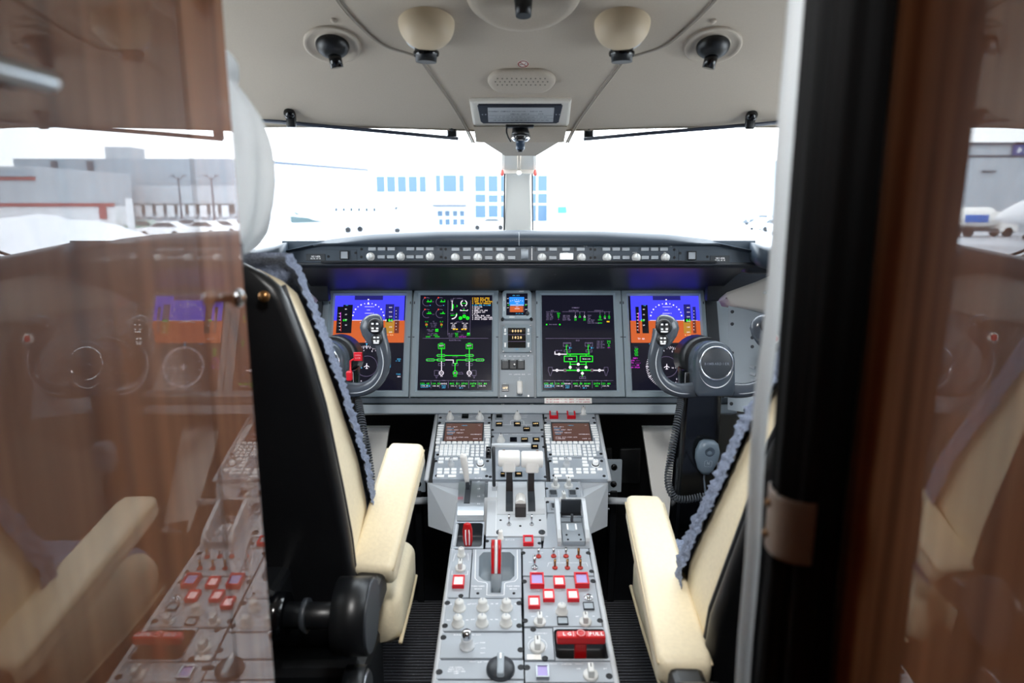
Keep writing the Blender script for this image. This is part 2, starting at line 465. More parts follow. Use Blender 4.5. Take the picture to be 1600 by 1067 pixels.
    def words(s, t, x, y, h_px, al='c', adv=.62, sx=1.):
        p = s.l(x, y); size = s.sz(x, y, h_px) * 1.3
        s.ink.text(t, p, size, 0, al=al, z=.0004, adv=adv, sx=sx)
    def scribe(s, pts, w_px=3):
        q = [s.l(*p).to_2d()[:] for p in pts]
        s.ink.line(q, s.sz(pts[0][0], pts[0][1], w_px), .0004)
    def done(s):
        if s.ink.v: s.ink.build('lettering', INK, s.T)
        return s

# ================================================================ displays
class Sym:
    """coloured marks on a screen, given in the panel's enlarged view (or in 0..1 of the screen with box)"""
    def __init__(s, pan, box=None, z=.0052):
        s.p = pan; s.m = MB(); s.b = box; s.z = z; s.u = pan.sz(*( (box[0] + box[2]) / 2, (box[1] + box[3]) / 2, 1)) if box else pan.sz((pan.box[0] + pan.box[2]) / 2, (pan.box[1] + pan.box[3]) / 2, 1)
        s.norm = box is not None
        if s.norm: s.u *= (box[2] - box[0])
    def q(s, x, y):
        if s.norm: x, y = s.b[0] + x * (s.b[2] - s.b[0]), s.b[1] + y * (s.b[3] - s.b[1])
        return s.p.l(x, y).to_2d()
    def R(s, x0, y0, x1, y1, c, k=0):
        a = s.q(x0, y0); b = s.q(x1, y1); s.m.rect(a.x, b.y, b.x, a.y, s.z + k * .0002, EI[c]); return s
    def O(s, x0, y0, x1, y1, c, w=3, k=1):
        return s.L([(x0, y0), (x1, y0), (x1, y1), (x0, y1), (x0, y0)], w, c, k)
    def L(s, pts, w, c, k=1):
        s.m.line([s.q(*p)[:] for p in pts], w * s.u, s.z + k * .0002, EI[c]); return s
    def T(s, t, x, y, h, c, al='l', k=2, adv=.62, sx=1.):
        s.m.text(t, s.q(x, y), h * s.u * 1.35, EI[c], al=al, z=s.z + k * .0002, adv=adv, sx=sx); return s
    def A(s, x, y, r, a0, a1, w, c, k=1, n=24):
        s.m.arc(s.q(x, y), r * s.u, a0, a1, w * s.u, s.z + k * .0002, EI[c], n=n); return s
    def D(s, x, y, r, c, k=2):
        s.m.disc(s.q(x, y), r * s.u, s.z + k * .0002, EI[c]); return s
    def G(s, pts, c, k=1):
        q = [s.q(*p) for p in pts]; s.m.add([(p.x, p.y, s.z + k * .0002) for p in q], [tuple(range(len(q)))], EI[c]); return s
    def build(s, name='symbology', par=None): return s.m.build(name, EM, par or s.p.T)

def display(name, label, crop, outer, screen):
    p = Panel(name, label, 'display', DISP, crop, outer, 'flight deck displays')
    o = p.local_rect(*outer); i = p.local_rect(*screen)
    c4 = lambda r, d=0: [(r[0] - d, r[1] - d), (r[2] + d, r[1] - d), (r[2] + d, r[3] + d), (r[0] - d, r[3] + d)]
    MB().ring(c4(o), c4(o, -.0012), .0108, .012).ring(c4(o, -.0012), c4(i, .0052), .012, .012).ring(c4(o), c4(o), .0108, -.0075).build('bezel', BEZEL, p.T)
    MB().ring(c4(i, .0052), c4(i), .012, .0045).build('screen_lip', LIP, p.T)
    MB().rect(i[0], i[1], i[2], i[3], .0048).build('screen', SCREEN, p.T)
    # thumb latches half way and near the top at both sides, maker's tiny mark
    ty = o[3] - (o[3] - o[1]) * .14; my = o[1] + (o[3] - o[1]) * .54
    for x in (o[0] + .0035, o[2] - .0035):
        MB().box((x, ty, .013), (.003, .008, .004), .0012).build('latch', DARKG, p.T)
        MB().box((x, my, .0122), (.007, .0022, .0012), 0).build('slot_mark', HOLE, p.T)
    MB().box((o[2] - .024, o[3] - .0035, .0121), (.02, .0012, .0004), 0).build('maker_mark', LIP, p.T)
    return p, i

D1 = (500, 440, 5.3333); D2 = (760, 440, 5.3333); D3 = (960, 420, 4.446)

def pfd(p, box, side):
    s = Sym(p, box); a = box; W = 590.; H = 783.; N = lambda x, y: ((x - 110) / W, (y - 125) / H)
    def R(x0, y0, x1, y1, c, k=0): s.R(*N(x0, y0), *N(x1, y1), c, k)
    def L(pts, w, c, k=3): s.L([N(*q) for q in pts], w / W, c, k)
    def T(t, x, y, h, c, al='c', k=4): s.T(t, *N(x, y), h / W, c, al, k)
    def A(x, y, r, a0, a1, w, c, k=3): s.A(*N(x, y), r / W, a0, a1, w / W, c, k)
    def D(x, y, r, c, k=4): s.D(*N(x, y), r / W, c, k)
    def G(pts, c, k=4): s.G([N(*q) for q in pts], c, k)
    R(110, 125, 700, 330, 'b'); R(110, 330, 700, 513, 'n')
    R(295, 125, 527, 160, 'd', 1); R(200, 200, 265, 435, 'd' if 0 else 'k', 1)
    R(152, 215, 190, 435, 'k', 1)
    R(550, 195, 615, 330, 'd', 1); R(548, 330, 616, 435, 'o', 1)
    for k in range(9): L([(550, 340 + k * 11), (614, 334 + k * 11)], 2.5, 'f', 2)
    R(625, 215, 658, 330, 'd', 1); R(625, 330, 658, 435, 'f', 1)
    L([(275, 328), (545, 328)], 4, 'w'); L([(620, 328), (665, 328)], 2, 'w')
    for y, hw in ((216, 30), (243, 13), (270, 30), (298, 13)): L([(408 - hw, y), (408 + hw, y)], 3, 'w')
    T('10', 448, 216, 9, 'w'); T('5', 448, 270, 9, 'w')
    for k in range(-6, 7):
        t = rad(90 + k * 14 + 0); x, y = 407 + 128 * math.cos(t), 300 - 112 * math.sin(t)
        D(x, y, 4.5 if k % 2 else 6.5, 'w')
    G([(407, 176), (397, 197), (417, 197)], 'w'); R(402, 152, 412, 162, 'w', 3)
    T('TO', 407, 157, 9, 'w')
    L([(340, 347), (398, 334), (418, 334), (470, 347)], 5, 'w'); L([(398, 334), (408, 342), (418, 334)], 4, 'w')
    for k, t in enumerate(('80', '60', '40', '20')): T(t, 222, 236 + k * 44, 11, 'w', 'c', 4)
    T('IAS', 228, 205, 9, 'c'); T('40', 212, 328, 22, 'g')
    for k in range(6): T('-', 160, 270 + k * 27, 10, 'w'); D(172, 272 + k * 27, 4, 'w')
    L([(178, 265), (178, 330)], 4, 'm'); L([(180, 330), (180, 420)], 3, 'r')
    for k, t in enumerate(('400', '300', '200', '100')): T(t, 590, 222 + k * 38, 11, 'w')
    for k, t in enumerate(('100', '200')): T(t, 590, 384 + k * 42, 11, 'w')
    R(556, 312, 600, 344, 'k', 3); T('80', 590, 328, 26, 'g'); G([(556, 318), (545, 328), (556, 338)], 'w')
    T('29.92IN', 585, 450, 9, 'y')
    for k in range(7): D(636, 250 + k * 26, 3.2, 'w')
    # compass
    cx, cy, r = (393, 708, 168) if side == 'l' else (412, 712, 170)
    for k in range(72):
        t = rad(k * 5); L([(cx + (r - (20 if k % 2 == 0 else 11)) * math.cos(t), cy + (r - (20 if k % 2 == 0 else 11)) * math.sin(t)), (cx + r * math.cos(t), cy + r * math.sin(t))], 4 if k % 6 else 7, 'w', 2)
    for k, t in enumerate(('N', '3', '6', 'E', '12', '15', 'S', '21', '24', 'W', '30', '33')):
        an = rad(k * 30 - 70); T(t, cx + (r - 36) * math.sin(an), cy - (r - 36) * math.cos(an), 13, 'w')
    A(cx, cy, 86, 0, 360, 2.5, 'p', 2); G([(cx, cy - r - 4), (cx - 9, cy - r - 20), (cx + 9, cy - r - 20)], 'c')
    L([(cx, cy - 20), (cx, cy + 20)], 6, 'w'); L([(cx - 20, cy + 6), (cx, cy - 6), (cx + 20, cy + 6)], 5, 'w'); L([(cx - 8, cy + 20), (cx, cy + 14), (cx + 8, cy + 20)], 4, 'w')
    T('340', cx, cy - r - 33, 12, 'c'); T('HDG', 280, 522, 11, 'c')
    if side == 'l':
        L([(290, 722), (350, 722)], 9, 'c', 3); L([(296, 722), (345, 722)], 4, 'w', 4)
        T('RNG', 660, 650, 11, 'c'); T('10 NM', 650, 665, 9, 'c'); R(570, 690, 590, 720, 'c', 2)
        T('TCAS', 655, 775, 11, 'c'); T('ABS', 660, 795, 11, 'w')
        T('TO GA', 190, 478, 12, 'w')
    else:
        T('TO GA', 200, 480, 14, 'w')
        for k in range(6): T('VTRFL'[k % 5] + '%d' % (k * 17 + 11), 158 + (k % 2) * 4, 552 + k * 13, 11, 'g' if k else 'p')
        for k, t in enumerate(('FMS1', 'DTK ---', 'TTG --:--', '--- NM', 'NO FPLN')): T(t, 152, 642 + k * 19, 12, 'm')
        T('NO FLT PLN', 500, 722, 11, 'w')
    s.build('flight_instrument_symbology')

p, i = display('display_unit', 'leftmost cockpit display, blue sky over brown ground, behind the left control yoke', D1, (58, 65, 757, 965), (108, 122, 701, 908))
pfd(p, (108, 122, 701, 908), 'l')
p, i = display('display_unit', 'rightmost cockpit display, blue sky over brown ground, behind the right control yoke', D3, (60, 142, 638, 895), (108, 192, 602, 846))
pfd(p, (108, 192, 602, 846), 'r')

def radio_strip(s, x0, x1, y, H, seed):
    """bottom strip of tuned frequencies, in enlarged-view pixels"""
    W = x1 - x0; X = lambda f: x0 + W * f
    s.L([(X(0), y - 26), (X(1), y - 26)], 2, 'p')
    cells = ((.06, '122.05', 'g', '118.30', 'w'), (.22, '110.50', 'g', '108.80', 'w'), (.335, '0000', 'w', 'TCAS', 'c'), (.475, '402.5', 'g', '190.0', 'w'), (.6, '11.2793' if seed else '8.8640', 'g', '5.6900', 'w'), (.76, '3074', 'g', 'ADS', 'g'), (.89, '121.80', 'g', '118.70', 'w'))
    for k, (f, a, ca, b, cb) in enumerate(cells):
        s.T(a, X(f), y, 15, ca, 'c', adv=.66); s.T(b, X(f), y + 19, 11, cb, 'c')
        s.T(('COM1', 'NAV1', 'XPDR', 'ADF', 'HF1', 'TCN', 'COM2')[k], X(f), y - 26, 8, 'p', 'c')
    s.T('STBY', X(.335), y + 34, 10, 'c', 'c'); s.T('AM 3', X(.585), y + 35, 10, 'c', 'c'); s.O(X(.005), y + 9, X(.105), y + 31, 'c', 2); s.T('E', X(.13), y + 19, 16, 'c', 'c')
    for f in (.15, .275, .40, .525, .695, .83): s.L([(X(f), y - 20), (X(f), y + 36)], 2.5, 'p')

# ---- engine page over electrical page
p, i = display('display_unit', 'left centre display with engine dials, amber messages and green electrical diagram', D1, (771, 65, 1487, 965), (826, 117, 1433, 908))
s = Sym(p)
T, L, A, D, R, O, G = s.T, s.L, s.A, s.D, s.R, s.O, s.G
for x, y, t in ((893, 172, '3.2'), (1005, 172, '3.2'), (893, 270, '21'), (1005, 270, '8')):
    A(x, y, 37, -62, -345 + 55, 2.5, 'p', n=20); A(x, y, 37, 60, 290, 2.5, 'p'); D(x - 17, y - 34, 6, 'r'); L([(x, y), (x + 36, y)], 5, 'g'); T(t, x + 22, y - 9, 16, 'g', 'c')
    if y < 200: D(x + 27, y + 30, 4, 'c')
for x, t in ((945, 'N1'), ): T(t, x, 172, 8, 'p', 'c'); T('ITT', x, 278, 8, 'p', 'c')
for x in (890, 1014):
    T('0.0', x, 338, 11, 'g', 'c'); R(x - 10, 350, x + 4, 352, 'r'); T('25', x, 363, 13, 'a', 'c'); T('4', x, 379, 10, 'g', 'c'); T('-', x - 3, 352, 12, 'r', 'c')
for k, t in enumerate(('N2', 'OIL PRESS', 'OIL TEMP', 'FF PPH')): T(t, 948, 336 + k * 15, 8, 'p', 'c')
T('FUEL QTY', 922, 405, 9, 'p', 'c'); T('TOTAL', 922, 417, 9, 'p', 'c'); R(963, 398, 987, 420, 'g'); T('48', 975, 409, 14, 'k', 'c', k=3)
T('LBS QTY MAX', 938, 437, 9, 'p', 'c'); T('3150', 965, 450, 11, 'g', 'c'); T('2920', 903, 463, 12, 'g', 'c'); T('3050', 978, 463, 12, 'g', 'c'); T('TANK', 925, 450, 8, 'p', 'c')
L([(1068, 160), (1066, 450)], 2, 'p'); L([(1256, 160), (1250, 450)], 2, 'p'); T('FLT CONTROLS', 1150, 145, 8, 'p', 'c')
L([(1103, 165), (1102, 245)], 5, 'w'); T('STAB', 1102, 153, 8, 'p', 'c'); R(1104, 193, 1114, 232, 'g'); T('5.3', 1127, 208, 19, 'g', 'c'); L([(1093, 165), (1108, 165)], 3, 'w'); L([(1093, 243), (1108, 243)], 3, 'w')
A(1200, 185, 25, -60, 60, 7, 'w'); A(1200, 185, 25, 120, 240, 7, 'w'); L([(1180, 185), (1220, 185)], 4, 'g'); T('SPLRS', 1200, 158, 8, 'p', 'c'); T('L', 1183, 215, 8, 'p', 'c'); T('R', 1222, 215, 8, 'p', 'c')
G([(1170, 236), (1185, 244), (1170, 248)], 'w'); L([(1170, 246), (1230, 246)], 4, 'w'); L([(1232, 240), (1225, 247)], 5, 'w'); G([(1200, 230), (1192, 246), (1208, 246)], 'g'); T('RUD', 1200, 225, 8, 'p', 'c')
A(1100, 276, 40, -85, 5, 8, 'w'); R(1090, 282, 1110, 288, 'g'); L([(1105, 285), (1138, 282)], 3, 'g'); T('FLAPS', 1102, 271, 8, 'p', 'c'); D(1140, 272, 5, 'g')
for x, y in ((1172, 308), (1203, 293), (1231, 308)): D(x, y, 15, 'g'); T('DN', x, y, 10, 'k', 'c', k=4)
T('GEAR', 1202, 268, 8, 'p', 'c'); T('ANTI-ICE', 1162, 340, 9, 'p', 'c')
for k in range(4):
    for x in (1114, 1209): T(('OFF OFF', 'ENG', 'WING', 'WSHLD')[k], x, 352 + k * 13, 9, 'w', 'c')
for x in (1117, 1140, 1188, 1213): R(x - 9, 396, x + 9, 405, 'a')
T('CABIN', 1157, 421, 9, 'p', 'c'); T('CAB ALT', 1090, 437, 9, 'p', 'c'); T('RATE', 1090, 450, 9, 'p', 'c'); T('DIFF', 1090, 463, 9, 'p', 'c'); T('LDG ELEV', 1190, 463, 9, 'm', 'c'); T('OXY', 1185, 450, 9, 'p', 'c')
T('560', 1138, 436, 12, 'g', 'c'); T('50', 1140, 449, 12, 'g', 'c'); T('0.0', 1142, 462, 10, 'g', 'c'); R(1227, 430, 1250, 442, 'g'); T('1850', 1236, 449, 10, 'g', 'c')
MSG = (('C DOOR PAX OPEN', 'a', 1.0), ('C PARK BRAKE ON', 'a', 1.0), ('C ENG 1-2 SHUTDN', 'a', 1.1), ('C CABIN PRESS MAN', 'a', 1.25), ('S APU GEN ON LINE', 'c', .95), ('S CABIN PWR', 'w', .8), ('S ICE DET', 'w', .75), ('S EMER LTS ARM', 'w', .95), ('S PROBES OFF', 'w', .95), ('S APU ON', 'w', .6), ('S FUEL BAL OFF', 'w', 1.1), ('S GROUND SPOILERS', 'w', 1.1), ('S NOSE STEER OFF', 'w', 1.1))
for k, (t, c, q) in enumerate(MSG): T(t, 1268, 142 + k * 14.6, 11.5, c, 'l', adv=.56, sx=q * 1.12)
L([(857, 476), (1402, 476)], 2.5, 'p'); T('ELECTRICAL', 1127, 492, 12, 'p', 'c')
for x in (1014, 1245):
    O(x - 26, 524, x + 26, 562, 'g', 4); T('28V', x, 517, 11, 'g', 'c'); T('BATT', x, 537, 11, 'w', 'c'); T('120A', x, 552, 11, 'g', 'c')
    L([(x, 562), (x, 655)], 6, 'g'); L([(x, 668), (x, 745)], 6, 'w'); A(x - 1, 764, 17, 0, 360, 5, 'w'); T('GEN', x - 1, 764, 9, 'w', 'c'); T('0A', x, 790, 12, 'w', 'c'); O(x - 25, 684, x + 25, 702, 'p', 2.5)
L([(1045, 619), (1212, 619)], 6, 'g'); L([(960, 655), (985, 655)], 5, 'g'); L([(1278, 655), (1300, 655)], 5, 'g')
for x, y in ((1010, 619), (1245, 619), (922, 656), (1010, 656), (1245, 656), (1333, 656)):
    R(x - 30, y - 9, x + 30, y + 9, 'k', 0); L([(x - 28, y - 9), (x + 28, y - 9), (x + 36, y), (x + 28, y + 9), (x - 28, y + 9), (x - 36, y), (x - 28, y - 9)], 4, 'g', 2); T(('ESS BUS', 'MAIN BUS')[y > 640], x, y, 10, 'p', 'c', k=3)
L([(1046, 656), (1112, 656), (1112, 682)], 6, 'w'); L([(1210, 656), (1142, 656), (1142, 684)], 6, 'g')
L([(1126, 690), (1126, 745)], 6, 'g'); A(1127, 764, 17, 0, 360, 5, 'g'); T('APU', 1127, 764, 9, 'w', 'c'); T('62A', 1127, 790, 13, 'g', 'c'); L([(1112, 684), (1142, 684), (1127, 696)], 5, 'g'); O(1102, 684, 1152, 702, 'p', 2.5); L([(1146, 764), (1185, 757), (1192, 773), (1146, 773)], 2.5, 'p'); T('TIE BUS', 1128, 630, 8, 'p', 'c')
for x in (972, 1285): O(x - 17, 743, x + 17, 785, 'p', 2.5); L([(x - 7, 785), (x - 3, 806), (x + 3, 806), (x + 7, 785)], 2.5, 'p')
radio_strip(s, 840, 1415, 853, 0, 1)
s.build('engine_and_electrical_symbology')

# ---- summary page over environmental control page
p, i = display('display_unit', 'right centre display with summary page and green air conditioning diagram', D2, (413, 65, 1133, 965), (464, 117, 1069, 908))
s = Sym(p); T, L, A, D, R, O, G = s.T, s.L, s.A, s.D, s.R, s.O, s.G
T('SUMMARY', 742, 222, 11, 'p', 'c')
for x0, x1, t in ((497, 600, 'ECS'), (632, 822, 'ELECTRICAL'), (840, 1030, 'HYDRAULIC')): L([(x0, 255), (x1, 255)], 2, 'p'); T(t, (x0 + x1) / 2, 246, 10, 'p', 'c')
for k, t in enumerate(('CAB ALT', 'CAB TMP', 'CKPT TMP', 'CAB RATE', 'LDG ELV')): T(t, 497, 268 + k * 13, 9, 'p'); T(('560', '22', '23', '0', '10')[k], 600, 268 + k * 13, 11 if k < 4 else 7, 'g' if k < 4 else 'm', 'c')
for k, t in enumerate(('GEN LOAD', 'GEN VOLT', 'BATT AMP', 'BATT TEMP')):
    T(t, 635, 287 + k * 12, 9, 'p')
    for x, v in ((740, 'w'), (777, 'g'), (816, 'w')):
        if x != 777 or k < 2: T(('0', '28', '12', '24')[k], x, 287 + k * 12, 12, v if k < 2 else 'g', 'c')
for x in (740, 777, 816, 945, 985, 1020): L([(x, 258), (x, 274)], 3, 'p')
for k, t in enumerate(('PRESS', 'QTY', 'TEMP', 'BRK PRESS', 'PARK BRK', 'NOSE DOOR BRAKE')): T(t, 842, 286 + k * 12.6, 9, 'p', sx=.85)
for x in (945, 985, 1020):
    for k in range(3): T(('0', '84', '13')[k], x, 286 + k * 12, 11, 'w' if (x == 985 and k == 2) else 'g', 'c')
T('3000', 945, 323, 11, 'g', 'c'); T('2950', 945, 349, 11, 'g', 'c'); R(1000, 332, 1024, 342, 'a')
T('ENG BLEED', 555, 361, 9, 'p', 'c'); R(495, 356, 507, 367, 'g'); R(604, 356, 617, 367, 'g')
L([(494, 477), (1038, 477)], 2.5, 'p'); T('ECS', 760, 494, 13, 'p', 'c')
for x in (671, 852):
    O(x - 31, 512, x + 31, 542, 'p', 3); T('COCKPIT' if x < 700 else 'CABIN', x, 520, 9, 'p', 'c'); T('22', x - 2, 533, 11, 'g', 'c'); L([(x - 6, 540), (x - 6, 572)], 6, 'g'); D(x + 22, 556, 6, 'c'); T('C', x + 36, 556, 9, 'c', 'c')
    O(x - 24, 572, x + 26, 590, 'p', 3); T('21', x, 581, 10, 'g', 'c'); L([(x, 590), (x, 608)], 6, 'g')
L([(671, 607), (855, 607)], 7, 'g'); L([(570, 588), (570, 608), (665, 608)], 7, 'w'); D(605, 608, 11, 'w'); T('RAM AIR', 603, 577, 10, 'p', 'c')
for x0, x1, t in ((648, 752, 'PACK'), (780, 883, 'TRIM AIR')): O(x0, 624, x1, 670, 'g', 6); T(t, (x0 + x1) / 2, 648, 10, 'w', 'c')
for x in (697, 829): L([(x, 607), (x, 624)], 6, 'g'); L([(x, 672), (x, 740)], 7, 'g'); D(x, 717, 12, 'w'); T('-', x, 717, 14, 'k', 'c', k=4)
L([(697, 692), (829, 692)], 5, 'g'); D(764, 692, 12, 'w'); D(764, 742, 12, 'w'); T('BLEED', 764, 722, 9, 'p', 'c')
L([(645, 742), (885, 742)], 8, 'g'); L([(552, 742), (645, 742)], 7, 'w'); L([(885, 742), (975, 742)], 7, 'w')
for x in (587, 940): D(x, 742, 12, 'w'); L([(x - 5, 742), (x + 5, 742)], 3, 'k', 4)
for x in (654, 878): R(x - 10, 731, x + 10, 753, 'u', 2); O(x - 10, 731, x + 10, 753, 'p', 2.5, 3)
L([(798, 745), (798, 790)], 6, 'g'); D(798, 767, 12, 'w'); L([(778, 792), (822, 792), (826, 811), (774, 811), (778, 792)], 2.5, 'p'); T('APU', 800, 802, 10, 'p', 'c')
for x in (532, 995): L([(x - 15, 716), (x + 15, 716), (x + 18, 745), (x + 8, 766), (x + 4, 786), (x - 4, 786), (x - 8, 766), (x - 18, 745), (x - 15, 716)], 2.5, 'p')
for k, t in enumerate(('CAB ALT', 'CAB DP', 'CAB RATE', 'LDG EL', 'MAX DIFF')): T(t, 917, 501 + k * 13.5, 10, 'p'); T(('560', '0.0', '5', '10', 'AUTO')[k], 1018, 500 + k * 13.5, 12 if k < 4 else 7, 'g' if k < 4 else 'm', 'c')
radio_strip(s, 482, 1055, 853, 0, 0)
s.build('summary_and_air_symbology')

# ---- centre stack: standby instrument, radio clock, landing gear panel
SB = (770, 445, 5.925)
p = Panel('standby_instrument', 'small square standby attitude instrument with blue and brown screen, top of centre stack', 'instrument', DISP, SB, (88, 60, 358, 325), lift=.004)
x0, y0, x1, y1 = p.local_rect(88, 60, 358, 325); c = .0075
oct_ = [(x0 + c, y0), (x1 - c, y0), (x1, y0 + c), (x1, y1 - c), (x1 - c, y1), (x0 + c, y1), (x0, y1 - c), (x0, y0 + c)]
MB().prism(oct_, -.011, .009, 0, None, .0012).build('bezel', LIP, p.T)
a = p.local_rect(125, 92, 322, 294); MB().rect(a[0], a[1], a[2], a[3], .0094).build('screen', SCREEN, p.T)
s = Sym(p, z=.0096)
s.R(152, 126, 290, 206, 'l'); s.R(152, 206, 290, 265, 'u'); s.R(160, 210, 278, 264, 'n', 1); s.L([(165, 200), (285, 200)], 4, 'w', 2); s.L([(205, 168), (245, 168)], 4, 'w', 2); s.L([(205, 233), (245, 233)], 4, 'w', 2); s.L([(215, 185), (235, 185)], 3, 'w', 2); s.L([(215, 217), (235, 217)], 3, 'w', 2)
for k in range(-3, 4): s.D(220 + k * 18, 150 + abs(k) * 4, 3, 'w')
s.T('STD 1013', 215, 112, 10, 'c', 'c'); s.T('29.92 IN', 245, 278, 10, 'c', 'c')
for k, t in enumerate(('60', '40', '20')): s.T(t, 140, 140 + k * 42, 9, 'w', 'c')
for k, t in enumerate(('200', '100', '000')): s.T(t, 308, 148 + k * 46, 9, 'w', 'c')
s.R(135, 192, 158, 210, 'k', 2); s.T('40', 146, 200, 11, 'g', 'c', 4); s.R(286, 192, 320, 210, 'k', 2); s.T('80', 305, 200, 11, 'g', 'c', 4)
s.build()
kn = p.knob(318, 279, 20, .012, DARKG, 'fluted'); kn.location.z = .009
for x, y, w_, h_ in ((105, 140, 6, 40), (105, 235, 6, 40), (265, 73, 45, 8), (178, 310, 50, 8)): a = p.local_rect(x - w_ / 2, y - h_ / 2, x + w_ / 2, y + h_ / 2); MB().rect(*a, .0094).build('marking', INK, p.T)
for q in ((88, 62), (358, 62), (88, 322), (358, 322)): KC.setdefault('sbs', MB().lathe([(.004, -.006), (.004, .001), (0, .001)], 12, cap=False).mesh('screw', HOLE)); link('screw', KC['sbs'], p.T, p.l(*q))

p = Panel('radio_tuning_unit', 'small unit with dark three-line window of amber digits below the standby instrument', 'instrument', DISP, SB, (84, 362, 362, 628), lift=.001)
p.plate(BEZEL, .008, [(110, 362), (336, 362), (362, 390), (362, 600), (336, 628), (108, 628), (84, 602), (86, 390)], .0012)
a = p.local_rect(140, 400, 305, 585); MB().box(((a[0] + a[2]) / 2, (a[1] + a[3]) / 2, .001), (a[2] - a[0], a[3] - a[1], .003), .0006).build('window', GLOSSB, p.T)
s = Sym(p, z=.0027); s.T('0000', 222, 430, 26, 'y', 'c', adv=.72); s.T('1828', 222, 490, 26, 'y', 'c', adv=.72)
s.L([(140, 464), (305, 464)], 2.5, 'p'); s.L([(140, 527), (305, 527)], 2.5, 'p'); s.T('AM', 160, 430, 8, 'u', 'c'); s.T('UTC', 288, 430, 8, 'u', 'c'); s.A(222, 590, 12, 200, -20 + 360, 3, 'c'); s.build('digits')
for x in (114, 330):
    p.keyc(x, 424, 16, 34, h=.004); p.keyc(x, 458, 22, 16, h=.004); p.keyc(x, 562, 16, 34, h=.004)
    p.keyc(x, 541, 24, 8, h=.003)
p.screws([(104, 375), (348, 375), (97, 617), (350, 617)], .003, STEEL)
p.done()

p = Panel('landing_gear_panel', 'grey landing gear panel with white lever, three dark switch guards and amber OFF button', 'control panel', DISP, SB, (60, 648, 386, 1042), lift=.002)
p.plate(GREY, .009)
for k, x in enumerate((114, 187, 260)):
    f = p.guard(x - 36, 700, x + 36, 787, DARKG, .007, .1, HOLE); p.keyc(x, 707, 60, 9, h=.0085, m=SILVER)
o = MB().cyl((0, 0, .002), (0, -.004, .02), .0016, .0028, 10).build('gear_horn_toggle', WHITE, p.T, p.l(200, 738))
p.words('NOSE', 115, 690, 8); p.words('DOOR', 187, 690, 8); p.words('MAIN', 260, 690, 8); p.words('GEAR HORN', 222, 662, 9); p.scribe([(150, 662), (172, 662)]); p.scribe([(275, 662), (300, 662)])
p.words('LANDING GEAR', 247, 830, 11); p.scribe([(150, 830), (175, 830)]); p.scribe([(325, 830), (348, 830)]); p.words('UP', 247, 862, 9); p.words('V', 247, 882, 14)
p.annun(84, 926, 147, 990, 'OFF', 'y', .004); p.words('MUTE', 112, 915, 8)
a = p.local_rect(222, 905, 276, 1026); b = MB().box(((a[0] + a[2]) / 2, (a[1] + a[3]) / 2, .024), (a[2] - a[0], a[3] - a[1], .016), .005, 0, None, 4)
for k in (-1, 0, 1): b.box(((a[0] + a[2]) / 2 + k * .0022, (a[1] + a[3]) / 2, .0322), (.0009, (a[3] - a[1]) * .8, .0012), .0003)
b.build('gear_lever_handle', WHITE, p.T)
MB().box(((a[0] + a[2]) / 2, (a[1] + a[3]) / 2, .009), (.005, .006, .018), .001).build('gear_lever_stem', STEEL, p.T)
p.screws([(115, 660), (328, 660), (118, 1030), (330, 1030)], .0035, STEEL)
p.done()

# ================================================================ instrument panel carrying the displays
def pl_local(pl, o, u, v):
    q = pl.at(u, v) - o; return (q.dot(pl.x), q.dot(pl.y))
o = DISP.at(809, 540); M = DISP.R.to_4x4(); M.translation = o
t = thing('instrument_panel', 'long grey instrument panel frame holding the four cockpit displays', 'panel', M)
q = lambda u, v: pl_local(DISP, o, u, v)
MB().prism([q(470, 444), (q(1150, 444)[0] + .0, q(1150, 444)[1]), q(1160, 640), q(460, 640)], -.03, -.008).build('panel_plate', GREY, t)
mb = MB()
a, b = q(470, 623), q(1150, 631); mb.box(((a[0] + b[0]) / 2, (a[1] + b[1]) / 2, .0), (b[0] - a[0], a[1] - b[1], .03), .002)
mb.build('lower_ledge', GFACE, t)
a, b = q(470, 633), q(1150, 647); MB().box(((a[0] + b[0]) / 2, (a[1] + b[1]) / 2, .0), (b[0] - a[0], a[1] - b[1], .026), .003).build('kick_rail', GREY, t)
# top lip curving at both ends
a, b = q(505, 444), q(1112, 452); MB().box(((a[0] + b[0]) / 2, (a[1] + b[1]) / 2 + .002, -.002), (b[0] - a[0], .018, .016), .004).build('top_lip', GFACE, t)
for sx, u in ((-1, 490), (1, 1117)):
    a = q(u, 540); MB().box((a[0], a[1] + .01, -.006), (.034, .36, .008), .002).build('side_cheek', DARKG, t)
b = MB().box((0, 0, 0), (.135, .016, .0012), .0004); o2 = q(887, 627.5)
pl = b.build('placard', WHITE, t, V((o2[0], o2[1], .0162)), 'white placard with two lines of red print')
mb = MB(); mb.text('DO NOT EXCEED 0.1 PSI CABIN - P DURING TAXI', (0, .0036), .0052, 0, z=.0008, adv=.55); mb.text('DO NOT EXCEED 0.1 PSI CABIN - P FOR LANDING', (0, -.0036), .0052, 0, z=.0008, adv=.55)
mb.build('lettering', mat('red_print', (206, 60, 84), .6), pl)

